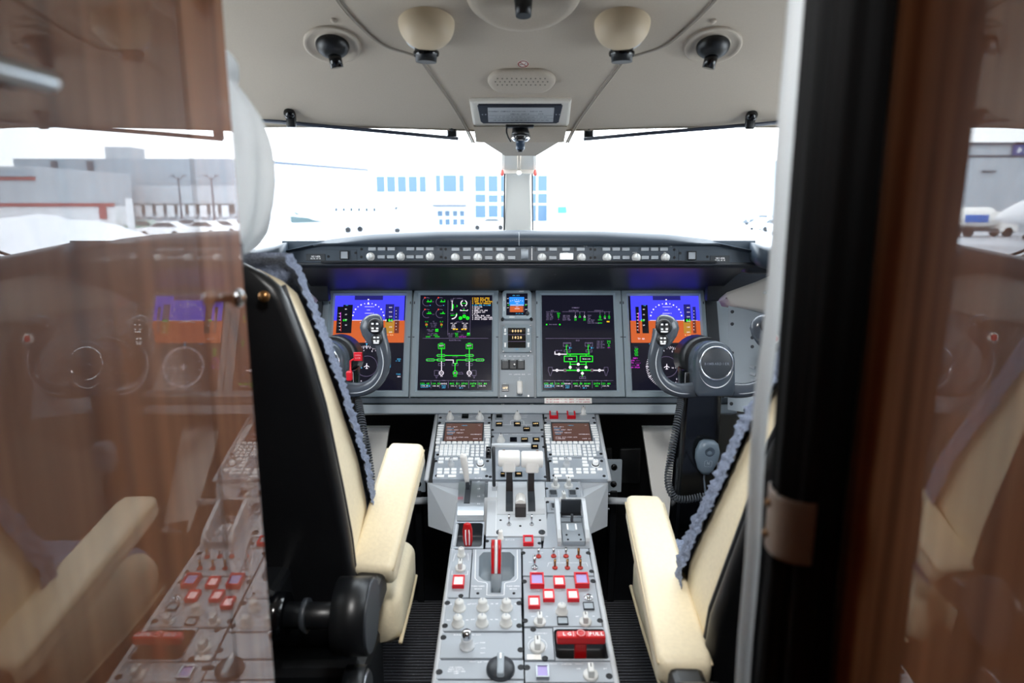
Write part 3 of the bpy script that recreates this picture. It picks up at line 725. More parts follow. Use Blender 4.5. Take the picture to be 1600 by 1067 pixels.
# ================================================================ glareshield and its panels
g = thing('glareshield', 'dark padded glareshield running across the cockpit below the windshield', 'glareshield', P(810, 397, 1.78), None, True)
def g_top(x):
    """height of the pad's crest across the cockpit"""
    ax = abs(x); return lerp_tab([(0, 1.187), (.2, 1.186), (.38, 1.178), (.48, 1.166), (.58, 1.145), (.7, 1.13)], ax)[1]
xs = [-.62 + 1.24 * k / 60 for k in range(61)]
mb = MB(); rings = []
for x in xs:
    zt = g_top(x); y = 1.755 + .05 * (x / .6) ** 2 * 0
    zf = min(1.15, zt - .012)
    prof = [(1.758, zf - .004), (1.732, zf), (1.727, zf + .006), (1.732, zt - .012), (1.746, zt - .002), (1.77, zt), (1.85, zt - .004), (2.05, zt - .03), (2.36, zt - .08), (2.36, zt - .1), (2.0, zt - .05), (1.77, zt - .03)]
    rings.append([V((x, py, pz)) for py, pz in prof])
mb.loft(rings); mb.build('pad', SLATE, g)
mb = MB().box((0, 1.728, 1.1665), (.0012, .006, .034), .0004).build('centre_stitch', LGREY, g)
# flat face behind the control panels and the hood's underside
f0 = GLR.at(810, 397); fx = lambda v: GLR.at(810, v)
mb = MB()
A_, B_ = fx(376), fx(411)
mb.add([(-.6, A_.y + .001, A_.z), (.6, A_.y + .001, A_.z), (.6, B_.y + .001, B_.z), (-.6, B_.y + .001, B_.z)], [(3, 2, 1, 0)])
mb.build('face', GFACE, g)
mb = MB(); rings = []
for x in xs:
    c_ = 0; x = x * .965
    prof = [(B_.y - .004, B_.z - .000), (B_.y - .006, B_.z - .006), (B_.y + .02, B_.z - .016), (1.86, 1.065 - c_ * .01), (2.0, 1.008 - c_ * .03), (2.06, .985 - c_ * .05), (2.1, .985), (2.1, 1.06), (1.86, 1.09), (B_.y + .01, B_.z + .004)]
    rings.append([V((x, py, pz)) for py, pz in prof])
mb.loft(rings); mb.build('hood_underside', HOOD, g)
mb = MB().box((0, B_.y - .006, B_.z + .0045), (1.0, .004, .0045), .001).build('lower_groove', HOLE, g)
for u, v in ((676, 430), (689, 437), (575, 417), (811, 431), (845, 437), (944, 437), (929, 427), (1058, 427)):
    pass
for k, (x, y) in enumerate(((-.30, 1.80), (-.12, 1.79), (-.1, 1.85), (.0, 1.82), (.1, 1.86), (.22, 1.85), (.34, 1.80), (-.42, 1.78))):
    z = lerp_tab([(1.76, 1.095), (1.86, 1.065), (2.0, 1.008)], y)[1]
    MB().lathe([(.003, -.003), (.003, .0), (0, .0012)], 10, cap=False, M=Matrix.Translation((x, y, z - .0005)) @ Matrix.Rotation(rad(180 - 20), 4, 'X')).build('rivet', STEEL, g)
for sx in (-1, 1):     # drooping end pads
    mb = MB(); rings = []
    for k in range(15):
        t_ = k / 14; x = sx * (.585 + .20 * t_); zt = 1.158 - .042 * t_; e = (1 - .9 * max(0, (t_ - .86) / .14) ** 2) * (1 - .25 * max(0, (.1 - t_) / .1))
        h = .058 * e; y0 = 1.69 - .05 * t_
        prof = [(y0, zt - h), (y0 - .012, zt - h * .8), (y0 - .014, zt - h * .25), (y0 + .004, zt - .004), (y0 + .035, zt), (y0 + .12, zt - .004), (y0 + .2, zt - .02), (y0 + .2, zt - h)]
        rings.append([V((x, py, pz)) for py, pz in prof])
    mb.loft(rings); mb.build('end_pad', SLATE, g)
    mb = MB(); mb.box((sx * .70, 1.83, 1.098), (.24, .16, .045), .015, M=None); mb.build('end_bracket', HOOD, g)
    MB().box((sx * .70, 1.985, 1.045), (.30, .03, .14), .004).build('end_closure', HOOD, g)

G1 = (470, 375, 6.9565); G2 = (690, 375, 6.6667); G3 = (910, 375, 6.6667)
def gpanel(name, label, crop, box): 
    p = Panel(name, label, 'control panel', GLR, crop, box, 'glareshield control panels'); p.plate(GFACE, .006, None, .0006); return p
p = gpanel('glareshield_control_panel', 'glareshield panel with three pale knobs and ten keys, left of the centre one', G1, (640, 58, 1545, 232))
for x in (779, 881, 986, 1194, 1299, 1404): p.keyc(x, 98, 82, 36, h=.006, m=KEYG)
for x in (878, 981, 1191, 1293): p.keyc(x, 185, 81, 36, h=.006, m=KEYG)
for x in (752, 1080, 1398): p.knob(x + 8, 182, 46, .02, IVORY, 'round')
p.screws([(660, 100), (660, 185), (1525, 100), (1525, 185)], .0034)
p.words('DISPLAY', 1085, 132, 8); p.words('BARO', 1422, 132, 8); p.words('LIGHTS', 1478, 65, 7); p.done()
p = gpanel('glareshield_control_panel', 'wide centre glareshield panel with five pale knobs and a thumbwheel', G2, (25, 48, 1568, 232))
for x in (146, 265, 380, 491, 610, 728, 1040, 1160, 1295, 1447): p.keyc(x, 98, 80, 34, h=.006, m=KEYG)
for x in (264, 491, 728, 1159): p.keyc(x, 186, 78, 36, h=.006, m=KEYG)
for x in (143, 377, 610, 1045, 1455): p.knob(x, 184, 46, .02, IVORY, 'round')
a = p.local_rect(828, 86, 902, 202); MB().cyl(((a[0]), (a[1] + a[3]) / 2, .0), ((a[2]), (a[1] + a[3]) / 2, .0), (a[3] - a[1]) / 2, None, 24).build('thumbwheel', KEYG, p.T)
p.key(1228, 140, 1367, 208, h=.014, m=KEY, name='autopilot_bar', r=.002)
p.scribe([(940, 88), (940, 205)], 8); p.words('DN', 940, 70, 8); p.words('UP', 940, 217, 7); p.words('ALT SEL', 1500, 64, 7); p.words('A/P DISC', 1295, 131, 8)
for x in (205, 325, 437, 550, 668, 975, 1098, 1388): a = p.local_rect(x - 4, 72, x + 4, 120); MB().rect(*a, .0003).build('slot_mark', HOLE, p.T)
p.screws([(42, 95), (42, 185), (1553, 95), (1553, 185)], .0034); p.done()
p = gpanel('glareshield_control_panel', 'glareshield panel with three pale knobs and ten keys, right of the centre one', G3, (112, 58, 978, 232))
for x in (248, 349, 449, 648, 748, 846): p.keyc(x, 97, 79, 34, h=.006, m=KEYG)
for x in (352, 451, 651, 750): p.keyc(x, 184, 75, 36, h=.006, m=KEYG)
for x in (255, 560, 862): p.knob(x, 184, 46, .02, IVORY, 'round')
p.screws([(130, 100), (130, 182), (958, 100), (958, 182)], .0034); p.words('DISPLAY', 545, 130, 8); p.words('BARO', 860, 128, 8); p.words('LIGHTS', 920, 65, 7); p.done()
for nm, crop, box, sq, sc1, sc2, npl in (('left', G1, (32, 100, 615, 232), (428, 116, 524, 212), (597, 140), (300, 180), (60, 152, 266, 228)), ('right', G3, (1000, 95, 1560, 240), (1092, 118, 1184, 208), (1018, 137), (1302, 175), (1330, 163, 1532, 238))):
    p = Panel('warning_panel', '%s end glareshield panel with grey square button and small registration plate' % nm, 'control panel', GLR, crop, box, 'glareshield end panels'); p.plate(GFACE, .006, None, .0006)
    p.guard(*sq, KEYG, .006, .1, HOLE); p.screws([sc1, sc2], .0034)
    a = p.local_rect(*npl); f = MB().box(((a[0] + a[2]) / 2, (a[1] + a[3]) / 2, .001), (a[2] - a[0], a[3] - a[1], .002), .0004).build('name_plate', DARKG, p.T)
    cx, cy = (a[0] + a[2]) / 2, (a[1] + a[3]) / 2
    MB().text('N514ER', (cx + .001, cy + .0024), .0062, 0, z=.0022).text('SELCAL BD-GK', (cx, cy - .0026), .0052, 0, z=.0022, adv=.6, sx=.72).build('lettering', INK, f)

# ================================================================ centre pedestal
X0 = .003
FLOOR = .08
t = thing('pedestal_console', 'grey centre pedestal console between the two seats, wide at the front', 'console', (X0, 1.3, FLOOR), None, True)
uL, uR, nL, nR = UPP.at(686, 632), UPP.at(929, 632), UPP.at(667, 748), UPP.at(951, 748)
dn = -UPP.n * .013
lf = LOW.at(722, 752); rf = LOW.at(906, 752); ln_ = LOW.at(680, 1067); rn = LOW.at(962, 1067)
def lowp(x, s_):     # point on the lower face: s_=0 front, 1 at the bottom edge of the photo
    y = lf.y + (ln_.y - lf.y) * s_; z = lf.z + (ln_.z - lf.z) * s_
    return V((x, y, z))
HW = .1525
mb = MB()
a, b, c, d = uL + dn, uR + dn, nR + dn, nL + dn
oL = P(672, 822, 1.70); oR = P(946, 822, 1.70); iL = P(704, 836, 1.60); iR = P(917, 836, 1.60)
iLt = P(709, 777, 1.62); iRt = P(913, 777, 1.62); iLt.x = X0 - .149; iRt.x = X0 + .149
e, f = V((a.x, a.y, .42)), V((b.x, b.y, .42))
ol2, or2 = V((d.x + .004, oL.y, oL.z)), V((c.x - .004, oR.y, oR.z))
il2, ir2 = V((X0 - HW - .004, iL.y - .0, iL.z)), V((X0 + HW + .004, iR.y, iR.z))
jL = V((X0 - .148, d.y + .004, d.z - .022)); jR = V((X0 + .148, c.y + .004, c.z - .022))
vs = [a, b, c, d, e, f, ol2, or2, il2, ir2, iLt, iRt, jL, jR]
mb.add(vs, [(0, 4, 6, 3), (1, 2, 7, 5), (3, 6, 8, 10), (2, 11, 9, 7), (3, 10, 12), (2, 13, 11), (3, 12, 13, 2), (10, 8, 9, 11), (0, 1, 5, 4), (4, 5, 7, 9, 8, 6)])
mb.build('upper_housing', LGREY, t)
mb = MB(); E0 = lowp(X0, -.02); E1 = lowp(X0, 1.5)
pts = []; HW_ = HW
for p_, HW in ((E0, .147), (E1, .157)):
    pts += [V((X0 - HW, p_.y, p_.z - .014)), V((X0 + HW, p_.y, p_.z - .014)), V((X0 + HW - .006, p_.y, FLOOR)), V((X0 - HW + .006, p_.y, FLOOR))]
mb.add(pts, [(0, 1, 2, 3), (7, 6, 5, 4), (1, 5, 6, 2), (2, 6, 7, 3), (3, 7, 4, 0)])
mb.build('lower_housing', GREY, t); HW = HW_
for sx in (-1, 1):
    q0, q1 = lowp(X0 + sx * .1455, .0), lowp(X0 + sx * .155, 1.5)
    MB().tube([q0 + V((0, 0, -.006)), q1 + V((0, 0, -.006))], .006, 8).build('edge_rail', LGREY, t)
    q0, q1 = (uL, nL) if sx < 0 else (uR, nR)
    MB().tube([q0 + V((sx * .002, 0, -.006)), q1 + V((sx * .002, 0, -.006))], .006, 8).build('edge_rail', LGREY, t)
    for yy, zz in ((1.62, .54), (1.62, .50)):
        MB().lathe([(.003, -.002), (.003, .001), (0, .0015)], 8, cap=False, M=Matrix.Translation((X0 + sx * .222, yy - .02, zz)) @ Matrix.Rotation(rad(90), 4, 'X')).build('rivet', STEEL, t)

U = (660, 620, 5.517); UL = (680, 630, 8.21); UR = (840, 620, 7.625); MC = (660, 740, 5.3333); LC = (670, 860, 5.153)
GP = 'pedestal control panels'
# ---- top row
def lamp_panel(name, label, crop, box, **k):
    p = Panel(name, label, 'control panel', UPP, crop, box, GP); p.plate(PGREY, .012, **k); return p
p = lamp_panel('display_dimmer_unit', 'top left pedestal panel with two pale knobs and two dark buttons', U, (138, 72, 593, 205))
p.knob(238, 185, 36, .021, IVORY, 'cone'); p.knob(495, 185, 36, .021, IVORY, 'cone')
p.annun(344, 104, 403, 136); p.annun(340, 155, 398, 188)
p.words('PILOT DISPLAY', 372, 82, 9); p.scribe([(210, 82), (290, 82)]); p.scribe([(455, 82), (500, 82)]); p.words('NORM', 372, 97, 7); p.scribe([(310, 120), (335, 120)]); p.scribe([(412, 120), (440, 120)]); p.scribe([(306, 172), (332, 172)]); p.scribe([(406, 172), (432, 172)])
p.screws([(170, 95), (578, 95), (155, 180), (577, 180)]); p.done()
p = lamp_panel('fuel_control_unit', 'top middle pedestal panel with fuel flow lines and three pale knobs', U, (599, 72, 1040, 308))
for x, y in ((692, 118), (942, 118), (818, 182)): p.knob(x, y, 36, .021, IVORY, 'cone')
p.guard(630, 156, 694, 198, GLOSSB, .006, .12, SILVER)
p.annun(788, 102, 846, 130); p.annun(632, 224, 690, 257, 'OFF'); p.annun(788, 222, 848, 256, 'ON'); p.annun(948, 224, 1006, 257, 'OFF'); p.annun(868, 265, 928, 299, 'INOP')
p.words('L PUMP - FUEL - R PUMP', 815, 80, 9); p.scribe([(628, 130), (662, 130)]); p.scribe([(722, 130), (745, 130)]); p.scribe([(880, 130), (910, 130)]); p.scribe([(972, 130), (1000, 130)])
p.scribe([(692, 240), (785, 240)]); p.scribe([(850, 240), (945, 240)]); p.scribe([(758, 240), (760, 210), (790, 200)]); p.scribe([(875, 236), (873, 210), (850, 200)]); p.scribe([(895, 245), (895, 262)]); p.scribe([(770, 158), (790, 158)]); p.scribe([(845, 160), (905, 160)]); p.scribe([(845, 176), (900, 176)])
p.screws([(615, 95), (1025, 95), (605, 285), (1030, 285)]); p.done()
p = lamp_panel('hydraulic_panel', 'top right pedestal panel with two red guarded buttons under the white placard', U, (1046, 72, 1485, 205))
p.knob(1125, 122, 36, .021, IVORY, 'cone'); p.knob(1385, 140, 36, .021, IVORY, 'cone')
p.guard(1094, 138, 1168, 192, GREY, .011); p.guard(1244, 134, 1317, 192, GREY, .011); p.annun(1241, 100, 1301, 132)
p.words('HYDRAULIC', 1260, 84, 9); p.scribe([(1180, 84), (1215, 84)]); p.scribe([(1305, 84), (1340, 84)])
p.screws([(1063, 95), (1472, 95), (1063, 182), (1475, 182)]); p.done()

# ---- control display units (two of the same make) and the tuning panels below
cxL = UPP.at(*(lambda q: q)((660 + 345 / 5.517, 620 + 360 / 5.517))).x
cxR = UPP.at(660 + 1285 / 5.517, 620 + 360 / 5.517).x
SHIFT = V((cxR - cxL, 0, 0))
def cdu(label, shift):
    p = Panel('control_display_unit', label, 'control display unit', UPP, UL, (25, 222, 712, 697), 'keyboard display units', shift)
    x0, y0, x1, y1 = p.local_rect(25, 222, 712, 697); x0 = -.0735; x1 = .0735
    p.plate(PGREY, .012, rect=(x0, y0, x1, y1))
    a = p.local_rect(126, 262, 606, 489); f = MB(); 
    o4 = [(a[0] - .003, a[1] - .002), (a[2] + .003, a[1] - .002), (a[2] + .003, a[3] + .003), (a[0] - .003, a[3] + .003)]; i4 = [(a[0], a[1]), (a[2], a[1]), (a[2], a[3]), (a[0], a[3])]
    f.ring(o4, i4, .0025, .001, z0=0).build('screen_frame', DARKG, p.T)
    MB().box(((a[0] + a[2]) / 2, a[3] + .0085, .002), (a[2] - a[0] + .006, .005, .004), .001).build('screen_visor', LGREY, p.T)
    s = Sym(p, z=.0012); s.m.rect(a[0], a[1], a[2], a[3], .001, EI['u'])
    rows = (('INDEX', 375, 'c', 'c'), ('<POS INIT', 145, 'l', 'w'), ('<ROUTE', 148, 'l', 'c'), ('<VNAV PERF INIT', 145, 'l', 'w'), ('<STATUS', 150, 'l', 'c'), ('<DEPART THRUST', 145, 'l', 'w'), ('<HOLD', 150, 'l', 'c'), ('', 0, 'l', 'w'), ('<FUEL BIO-STEP-LDG', 140, 'l', 'w'), ('<LANDING', 140, 'l', 'w'))
    for k, (t_, x, al, c) in enumerate(rows):
        if t_: s.T(t_, x, 290 + k * 19, 15, c, al, adv=.78)
    s.T('1/2', 580, 290, 11, 'w', 'r'); s.T('SECONDARY>', 596, 404, 15, 'w', 'r', adv=.72); s.T('PAGE 2>', 596, 461, 15, 'w', 'r', adv=.78); s.T('[', 135, 480, 14, 'w', 'l')
    s.m.build('screen_text', EM, p.T)
    for k in range(6):
        y = 290 + k * 29
        p.keyc(74 - k * 4, y, 78, 15, h=.003); p.keyc(664 + k * 1.2, y, 76, 15, h=.003)
    p.keyc(37, 473, 50, 26); p.keyc(671, 473, 48, 26)
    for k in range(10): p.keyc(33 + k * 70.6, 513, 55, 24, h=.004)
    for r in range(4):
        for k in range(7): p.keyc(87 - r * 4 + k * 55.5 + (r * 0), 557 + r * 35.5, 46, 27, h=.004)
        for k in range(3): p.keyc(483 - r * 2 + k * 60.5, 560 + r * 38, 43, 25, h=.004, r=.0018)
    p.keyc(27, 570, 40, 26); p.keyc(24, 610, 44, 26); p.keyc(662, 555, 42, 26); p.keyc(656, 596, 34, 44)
    p.screws([(58, 252), (692, 252), (12 + 20, 660), (684, 650)]); p.done()
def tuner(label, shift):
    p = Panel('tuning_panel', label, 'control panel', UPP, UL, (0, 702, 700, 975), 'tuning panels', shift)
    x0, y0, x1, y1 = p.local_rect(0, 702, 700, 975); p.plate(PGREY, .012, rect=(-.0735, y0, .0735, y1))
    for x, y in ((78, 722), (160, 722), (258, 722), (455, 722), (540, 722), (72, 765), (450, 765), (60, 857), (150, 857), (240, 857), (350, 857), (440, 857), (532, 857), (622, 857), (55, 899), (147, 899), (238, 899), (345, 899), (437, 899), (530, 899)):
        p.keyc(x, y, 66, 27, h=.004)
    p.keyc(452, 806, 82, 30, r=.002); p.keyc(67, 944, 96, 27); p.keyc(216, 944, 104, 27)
    p.knob(205, 815, 46, .026, LGREY, 'dual'); k = p.knob(580, 797, 52, .016, KEY, 'round')
    MB().lathe([(.0095, 0), (.0095, .005), (.0088, .006)], 24).build('dark_collar', HOLE, k)
    p.screws([(10, 742), (672, 742), (3 + 15, 930), (660, 935)]); p.done()
cdu('left keyboard unit with brown text screen on the pedestal', None); cdu('right keyboard unit with brown text screen on the pedestal', SHIFT)
tuner('key panel with stacked knob below the left brown text screen', None); tuner('key panel with stacked knob below the right brown text screen', SHIFT)

p = lamp_panel('pressurisation_panel', 'middle pedestal panel with one pale knob and amber lettered buttons behind the throttles', U, (599, 312, 1050, 715), quad=[(599, 312), (1042, 312), (1072, 715), (580, 715)])
p.knob(677, 380, 38, .021, IVORY, 'cone')
p.annun(755, 355, 815, 389); p.annun(850, 357, 910, 391, 'OFF'); p.annun(950, 357, 1010, 391, 'ON'); p.annun(938, 418, 1000, 452, 'ON'); p.annun(674, 655, 712, 691, 'OFF'); p.annun(797, 653, 860, 691, 'ON')
p.words('PRESSURIZATION', 825, 324, 9); p.scribe([(700, 324), (740, 324)]); p.scribe([(905, 324), (945, 324)]); p.screws([(605, 342), (1035, 342), (1045, 432), (585, 690), (1060, 690)]); p.done()

# ---- throttle quadrant
def lowpanel(name, label, crop, box, cat='control panel', m=None, group=GP, **k):
    p = Panel(name, label, cat, LOW, crop, box, group); p.plate(m or PGREY, .013, **k); return p
tq = lowpanel('throttle_quadrant', 'throttle quadrant with two white levers in the middle of the pedestal', MC, (527, 64, 1045, 522), 'throttle quadrant', LGREY, None, quad=[(545, 64), (1022, 64), (1048, 522), (525, 522)])
T = tq.T
a = tq.local_rect(535, 64, 1030, 330)
mb = MB(); r0 = tq.l(620, 480); r1 = tq.l(1015, 480)
top = [tq.l(630, 70), tq.l(1000, 70)]
def arch(x0, x1, ya, yb, h, n=12):
    m = MB(); rings = []
    for k in range(n + 1):
        f = k / n; y = ya + (yb - ya) * f; z = .0015 + h * (1 - (2 * f - 1) ** 4)
        rings.append([V((x0, y, 0)), V((x0, y, z)), V((x1, y, z)), V((x1, y, 0))])
    return m.loft(rings, 0, False)
arch(top[0].x, top[1].x, tq.l(800, 70).y, tq.l(800, 340).y, .012).build('arched_cover', LGREY, T)
for x in (725, 905):
    w_ = .0085; y0_, y1_ = tq.l(800, 80).y, tq.l(800, 322).y
    m = MB(); n = 12; rings = []
    for k in range(n + 1):
        f = k / n; ff = .04 + .92 * f; y = tq.l(800, 70).y + (tq.l(800, 340).y - tq.l(800, 70).y) * ff; z = .0023 + .012 * (1 - (2 * ff - 1) ** 4)
        cx = tq.l(x, 200).x; rings.append([V((cx - w_, y, z - .004)), V((cx - w_, y, z)), V((cx + w_, y, z)), V((cx + w_, y, z - .004))])
    m.loft(rings, 0, False).build('lever_slot', DARKG, T)
Ti = T.matrix_basis.inverted()
loc = lambda u, v, d: Ti @ P(u, v, d)
for k, (u, u0, u1, v) in enumerate(((795.4, 778.5, 812.3, 716.2), (831.5, 814.3, 848.6, 717.5))):
    c = loc((u0 + u1) / 2, v, 1.60); hw = (u1 - u0) / F * 1.6 / 2
    rr = .0195
    pr = [(rr * .86, -hw), (rr, -hw + .003), (rr, hw - .003), (rr * .86, hw)]
    Mx = Matrix.Translation(c) @ Matrix.Rotation(rad(90), 4, 'Y')
    h = MB().lathe(pr, 28, M=Mx)
    h.box((c.x, c.y - .012, c.z - .012), (hw * 1.2, .016, .03), .004)
    h.build('throttle_handle', WHITE, T)
    MB().box((c.x + (-1) ** k * -.012 + 0, c.y + .006, c.z + .0193), (.006, .002, .0006), 0).build('release_mark', BRASS, T)
    b0 = loc(797 if k == 0 else 833.5, 776, 1.65); b0.z = .006; b0.x = tq.l(725 if k == 0 else 905, 200).x
    cc = V((b0.x, c.y - .004, c.z - .01))
    m = MB(); rings = []
    for f, wx, wy in ((0, .0075, .013), (.35, .0075, .012), (.75, .007, .011), (1, .0065, .009)):
        q_ = b0.lerp(cc, f); q_.y += .006 * math.sin(f * math.pi)
        rings.append([q_ + V((sx * wx, sy * wy, 0)) for sx, sy in ((-1, -1), (1, -1), (1, 1), (-1, 1))])
    m.loft(rings, 0, False); m.build('throttle_lever', LEVER, T)
# side lever with crossbar and round knob
c0 = loc(771, 697, 1.62); c1 = loc(772, 764, 1.66); c1.z = .004
MB().tube([c1, c1.lerp(c0, .5), c0], .0042, 8).build('friction_lever', DARKG, T)
q1 = loc(826, 694.5, 1.625); MB().box(((c0.x + q1.x) / 2, c0.y + .002, c0.z + .001), (abs(q1.x - c0.x) + .01, .008, .009), .002).build('friction_crossbar', LGREY, T)
q2 = loc(763.5, 707, 1.625); MB().cyl((q2.x - .006, q2.y, q2.z), (q2.x + .006, q2.y, q2.z), .0145, .0145, 20).build('side_knob', GLOSSB, T)
a = tq.local_rect(582, 98, 618, 142); MB().box(((a[0] + a[2]) / 2, (a[1] + a[3]) / 2, .005), (a[2] - a[0], a[3] - a[1], .012), .001).build('lever_base', LGREY, T)
a = tq.local_rect(772, 318, 864, 382); MB().box(((a[0] + a[2]) / 2, (a[1] + a[3]) / 2 + .004, .012), (a[2] - a[0], .02, .03), .002).build('knob_stem', LEVER, T)
cx = (a[0] + a[2]) / 2; b_ = tq.l(816, 330)
k0, k1 = V((cx, b_.y - .002, .024)), loc(813.3, 777, 1.603)
MB().cyl(k0, k1, (a[2] - a[0]) / 2, (a[2] - a[0]) / 2 * .95, 10, 0, False).build('engine_run_knob', WHITE, T)
MB().lathe([(.0025, 0), (.0025, .0012), (0, .0012)], 8, cap=False, M=Matrix.Translation(k1 + V((0, 0, .0)))).build('knob_screw', HOLE, T)
for x in (722, 911): tq.toggle(x, 425, 11, .024, .15)
for x in (685, 855):
    pass
tq.screws([(646, 203), (982, 203), (652, 388), (980, 388), (816, 436)], .0028)
for x, y in ((642, 490), (996, 490)): KC.setdefault('tqs', MB().lathe([(.0075, 0), (.0075, .002), (.0062, .0028), (.0058, .0012), (.003, .0012), (.003, .0024), (0, .0024)], 16, cap=False).mesh('dzus_fastener', DARKG)); link('dzus_fastener', KC['tqs'], T, tq.l(x, y))
tq.words('IDLE', 642, 258, 12); tq.words('IDLE', 986, 258, 12); tq.words('MAX', 640, 170, 9); tq.scribe([(618, 66), (612, 500)], 3); tq.done()

# ---- flap lever panel, left of the throttles
p = lowpanel('flap_panel', 'silver flap selector panel with tall white lever at the left edge of the pedestal', MC, (283, 64, 525, 392), m=LGREY, quad=[(312, 64), (528, 64), (512, 392), (283, 392)])
mb = MB(); rings = []
for k in range(13):
    f = k / 12; y0_ = p.l(410, 70).y; y1_ = p.l(410, 395).y; y = y0_ + (y1_ - y0_) * f; z = .002 + .012 * math.sin(math.pi * min(1, f * 1.02)) ** .6 if f < 1 else .001
    xa, xb = p.l(305 - 15 * f, 70 + 325 * f).x, p.l(525 - 15 * f, 70 + 325 * f).x
    rings.append([V((xa, y, 0)), V((xa, y, z)), V((xb, y, z)), V((xb, y, 0))])
mb.loft(rings, 0, False).build('arched_cover', SILVER, p.T)
a = p.local_rect(356, 100, 404, 285); MB().box(((a[0] + a[2]) / 2, (a[1] + a[3]) / 2, .0125), (a[2] - a[0], a[3] - a[1], .0045), .0005).build('lever_slot', DARKG, p.T)
Pi = p.T.matrix_basis.inverted(); h1 = Pi @ P(723.5, 709, 1.60); h0 = Pi @ P(730.5, 757, 1.64); h00 = V((h0.x, h0.y - .004, .008))
mb = MB(); rings = []
for f, w1, w2 in ((0, .0055, .004), (.2, .0062, .0045), (.6, .0082, .006), (.9, .009, .0065), (1, .006, .004)):
    q_ = h0.lerp(h1, f); rings.append([q_ + V((w1 * math.cos(2 * math.pi * i / 14), w2 * math.sin(2 * math.pi * i / 14), 0)) for i in range(14)])
mb.loft(rings); mb.build('flap_lever', WHITE, p.T)
MB().box((h00.x, h00.y, .018), (.009, .009, .03), .002).build('lever_stem', DARKG, p.T)
for k, t_ in enumerate(('UP', '10', '20', '30')): p.ink.text(t_, p.l(470, 105 + k * 63).to_2d(), .006, 0, z=.0145)
p.ink.text('FLAPS', p.l(468, 62 + 10).to_2d(), .006, 0, z=.012)
a = p.local_rect(298, 236, 336, 258); MB().ring([(a[0], a[1]), (a[2], a[1]), (a[2], a[3]), (a[0], a[3])], [(a[0] + .0006, a[1] + .0006), (a[2] - .0006, a[1] + .0006), (a[2] - .0006, a[3] - .0006), (a[0] + .0006, a[3] - .0006)], .0146, .0146).text('EMER', ((a[0] + a[2]) / 2, (a[1] + a[3]) / 2), .0042, 0, z=.0146).build('red_lettering', mat('red_print', (206, 60, 84), .6), p.T)
p.screws([(320, 322), (480, 322)], .0028); p.done()
from mathutils.geometry import tessellate_polygon
def ccw(pts):
    a = sum(pts[i - 1][0] * pts[i][1] - pts[i][0] * pts[i - 1][1] for i in range(len(pts)))
    return pts if a > 0 else pts[::-1]
def holed(p, quad, hole, depth, m=None, wm=None, taper=.93):
    """faceplate with a real recess: hole is a loop in local metres"""
    outer = ccw([p.l(*q).to_2d()[:] for q in quad]); hole = ccw([tuple(h[:2]) for h in hole])
    tris = tessellate_polygon([[V((x, y, 0)) for x, y in outer], [V((x, y, 0)) for x, y in hole[::-1]]])
    al = outer + hole[::-1]
    mb = MB(); fs = []
    for t in tris:
        a, b, c = (V(al[i]) for i in t)
        cr = (b - a).cross(c - a); fs.append(tuple(t) if cr > 0 else tuple(t[::-1]))
    mb.add([(x, y, 0) for x, y in al], fs)
    n = len(outer); mb.add([(x, y, 0) for x, y in outer] + [(x, y, -.012) for x, y in outer], [(i + n, (i + 1) % n + n, (i + 1) % n, i) for i in range(n)])
    mb.build('faceplate', m or PGREY, p.T)
    cx = sum(h[0] for h in hole) / len(hole); cy = sum(h[1] for h in hole) / len(hole); n = len(hole)
    mb = MB(); vs = []
    for sc_, z in ((1, .0004), (1 - (1 - taper) * .2, -depth * .7), (1 - (1 - taper) * .5, -depth * .93), (taper * .96, -depth)):
        vs += [(cx + (x - cx) * sc_, cy + (y - cy) * sc_, z) for x, y in hole]
    fs = []
    for k in range(3): fs += [(k * n + i, k * n + (i + 1) % n, (k + 1) * n + (i + 1) % n, (k + 1) * n + i) for i in range(n)]
    fs.append(tuple(3 * n + i for i in range(n)))
    mb.add(vs, fs, 0, True)
    return mb.build('recess', wm or GREY, p.T)
def loop_of(p, x0, y0, x1, y1, r=.006):
    a = p.local_rect(x0, y0, x1, y1); return rrect(a[2] - a[0], a[3] - a[1], r, 5, (a[0] + a[2]) / 2, (a[1] + a[3]) / 2)

# ---- red striped pull handle in its well
p = Panel('pull_handle_panel', 'dark pedestal recess with a red and white striped pull handle', 'pull handle', LOW, MC, (248, 402, 512, 618), GP)
holed(p, [(278, 400), (515, 400), (507, 622), (238, 622)], loop_of(p, 262, 412, 500, 608, .007), .035, PGREY, DARKG)
Ri = p.T.matrix_basis.inverted()
b0 = p.l(380, 590); b0.z = -.033; b1 = Ri @ P(731, 838, 1.47)
MB().lathe([(.013, 0), (.013, .006), (.009, .01), (.006, .012), (.006, .028)], 16, M=Matrix.Translation(b0)).build('handle_base', CHROME, p.T)
bb = b0 + V((0, 0, .024)); tt = Ri @ P(730, 817, 1.44)
mb = MB(); rings = []; ax = (tt - bb); xx = V((1, 0, 0)); yy = ax.cross(xx).normalized()
for f, r in ((0, .004), (.1, .008), (.35, .0105), (.75, .0105), (.95, .008), (1, .003)):
    rings.append([bb.lerp(tt, f) + xx * r * math.cos(2 * math.pi * i / 18) + yy * r * .6 * math.sin(2 * math.pi * i / 18) for i in range(18)])
h = mb.loft(rings).build('pull_handle', REDH, p.T)
cl_ = Ri @ CAM; nz = yy if yy.dot(cl_ - bb) > 0 else -yy
mb = MB()
for k in (-1, 1):
    mb.tube([bb.lerp(tt, f) + xx * k * .0042 * (1 - abs(f - .55) * .6) + nz * .0064 * (1 - .2 * abs(f - .55)) for f in (.2, .4, .6, .8)], .0011, 6)
mb.build('white_stripe', INK, h); p.done()

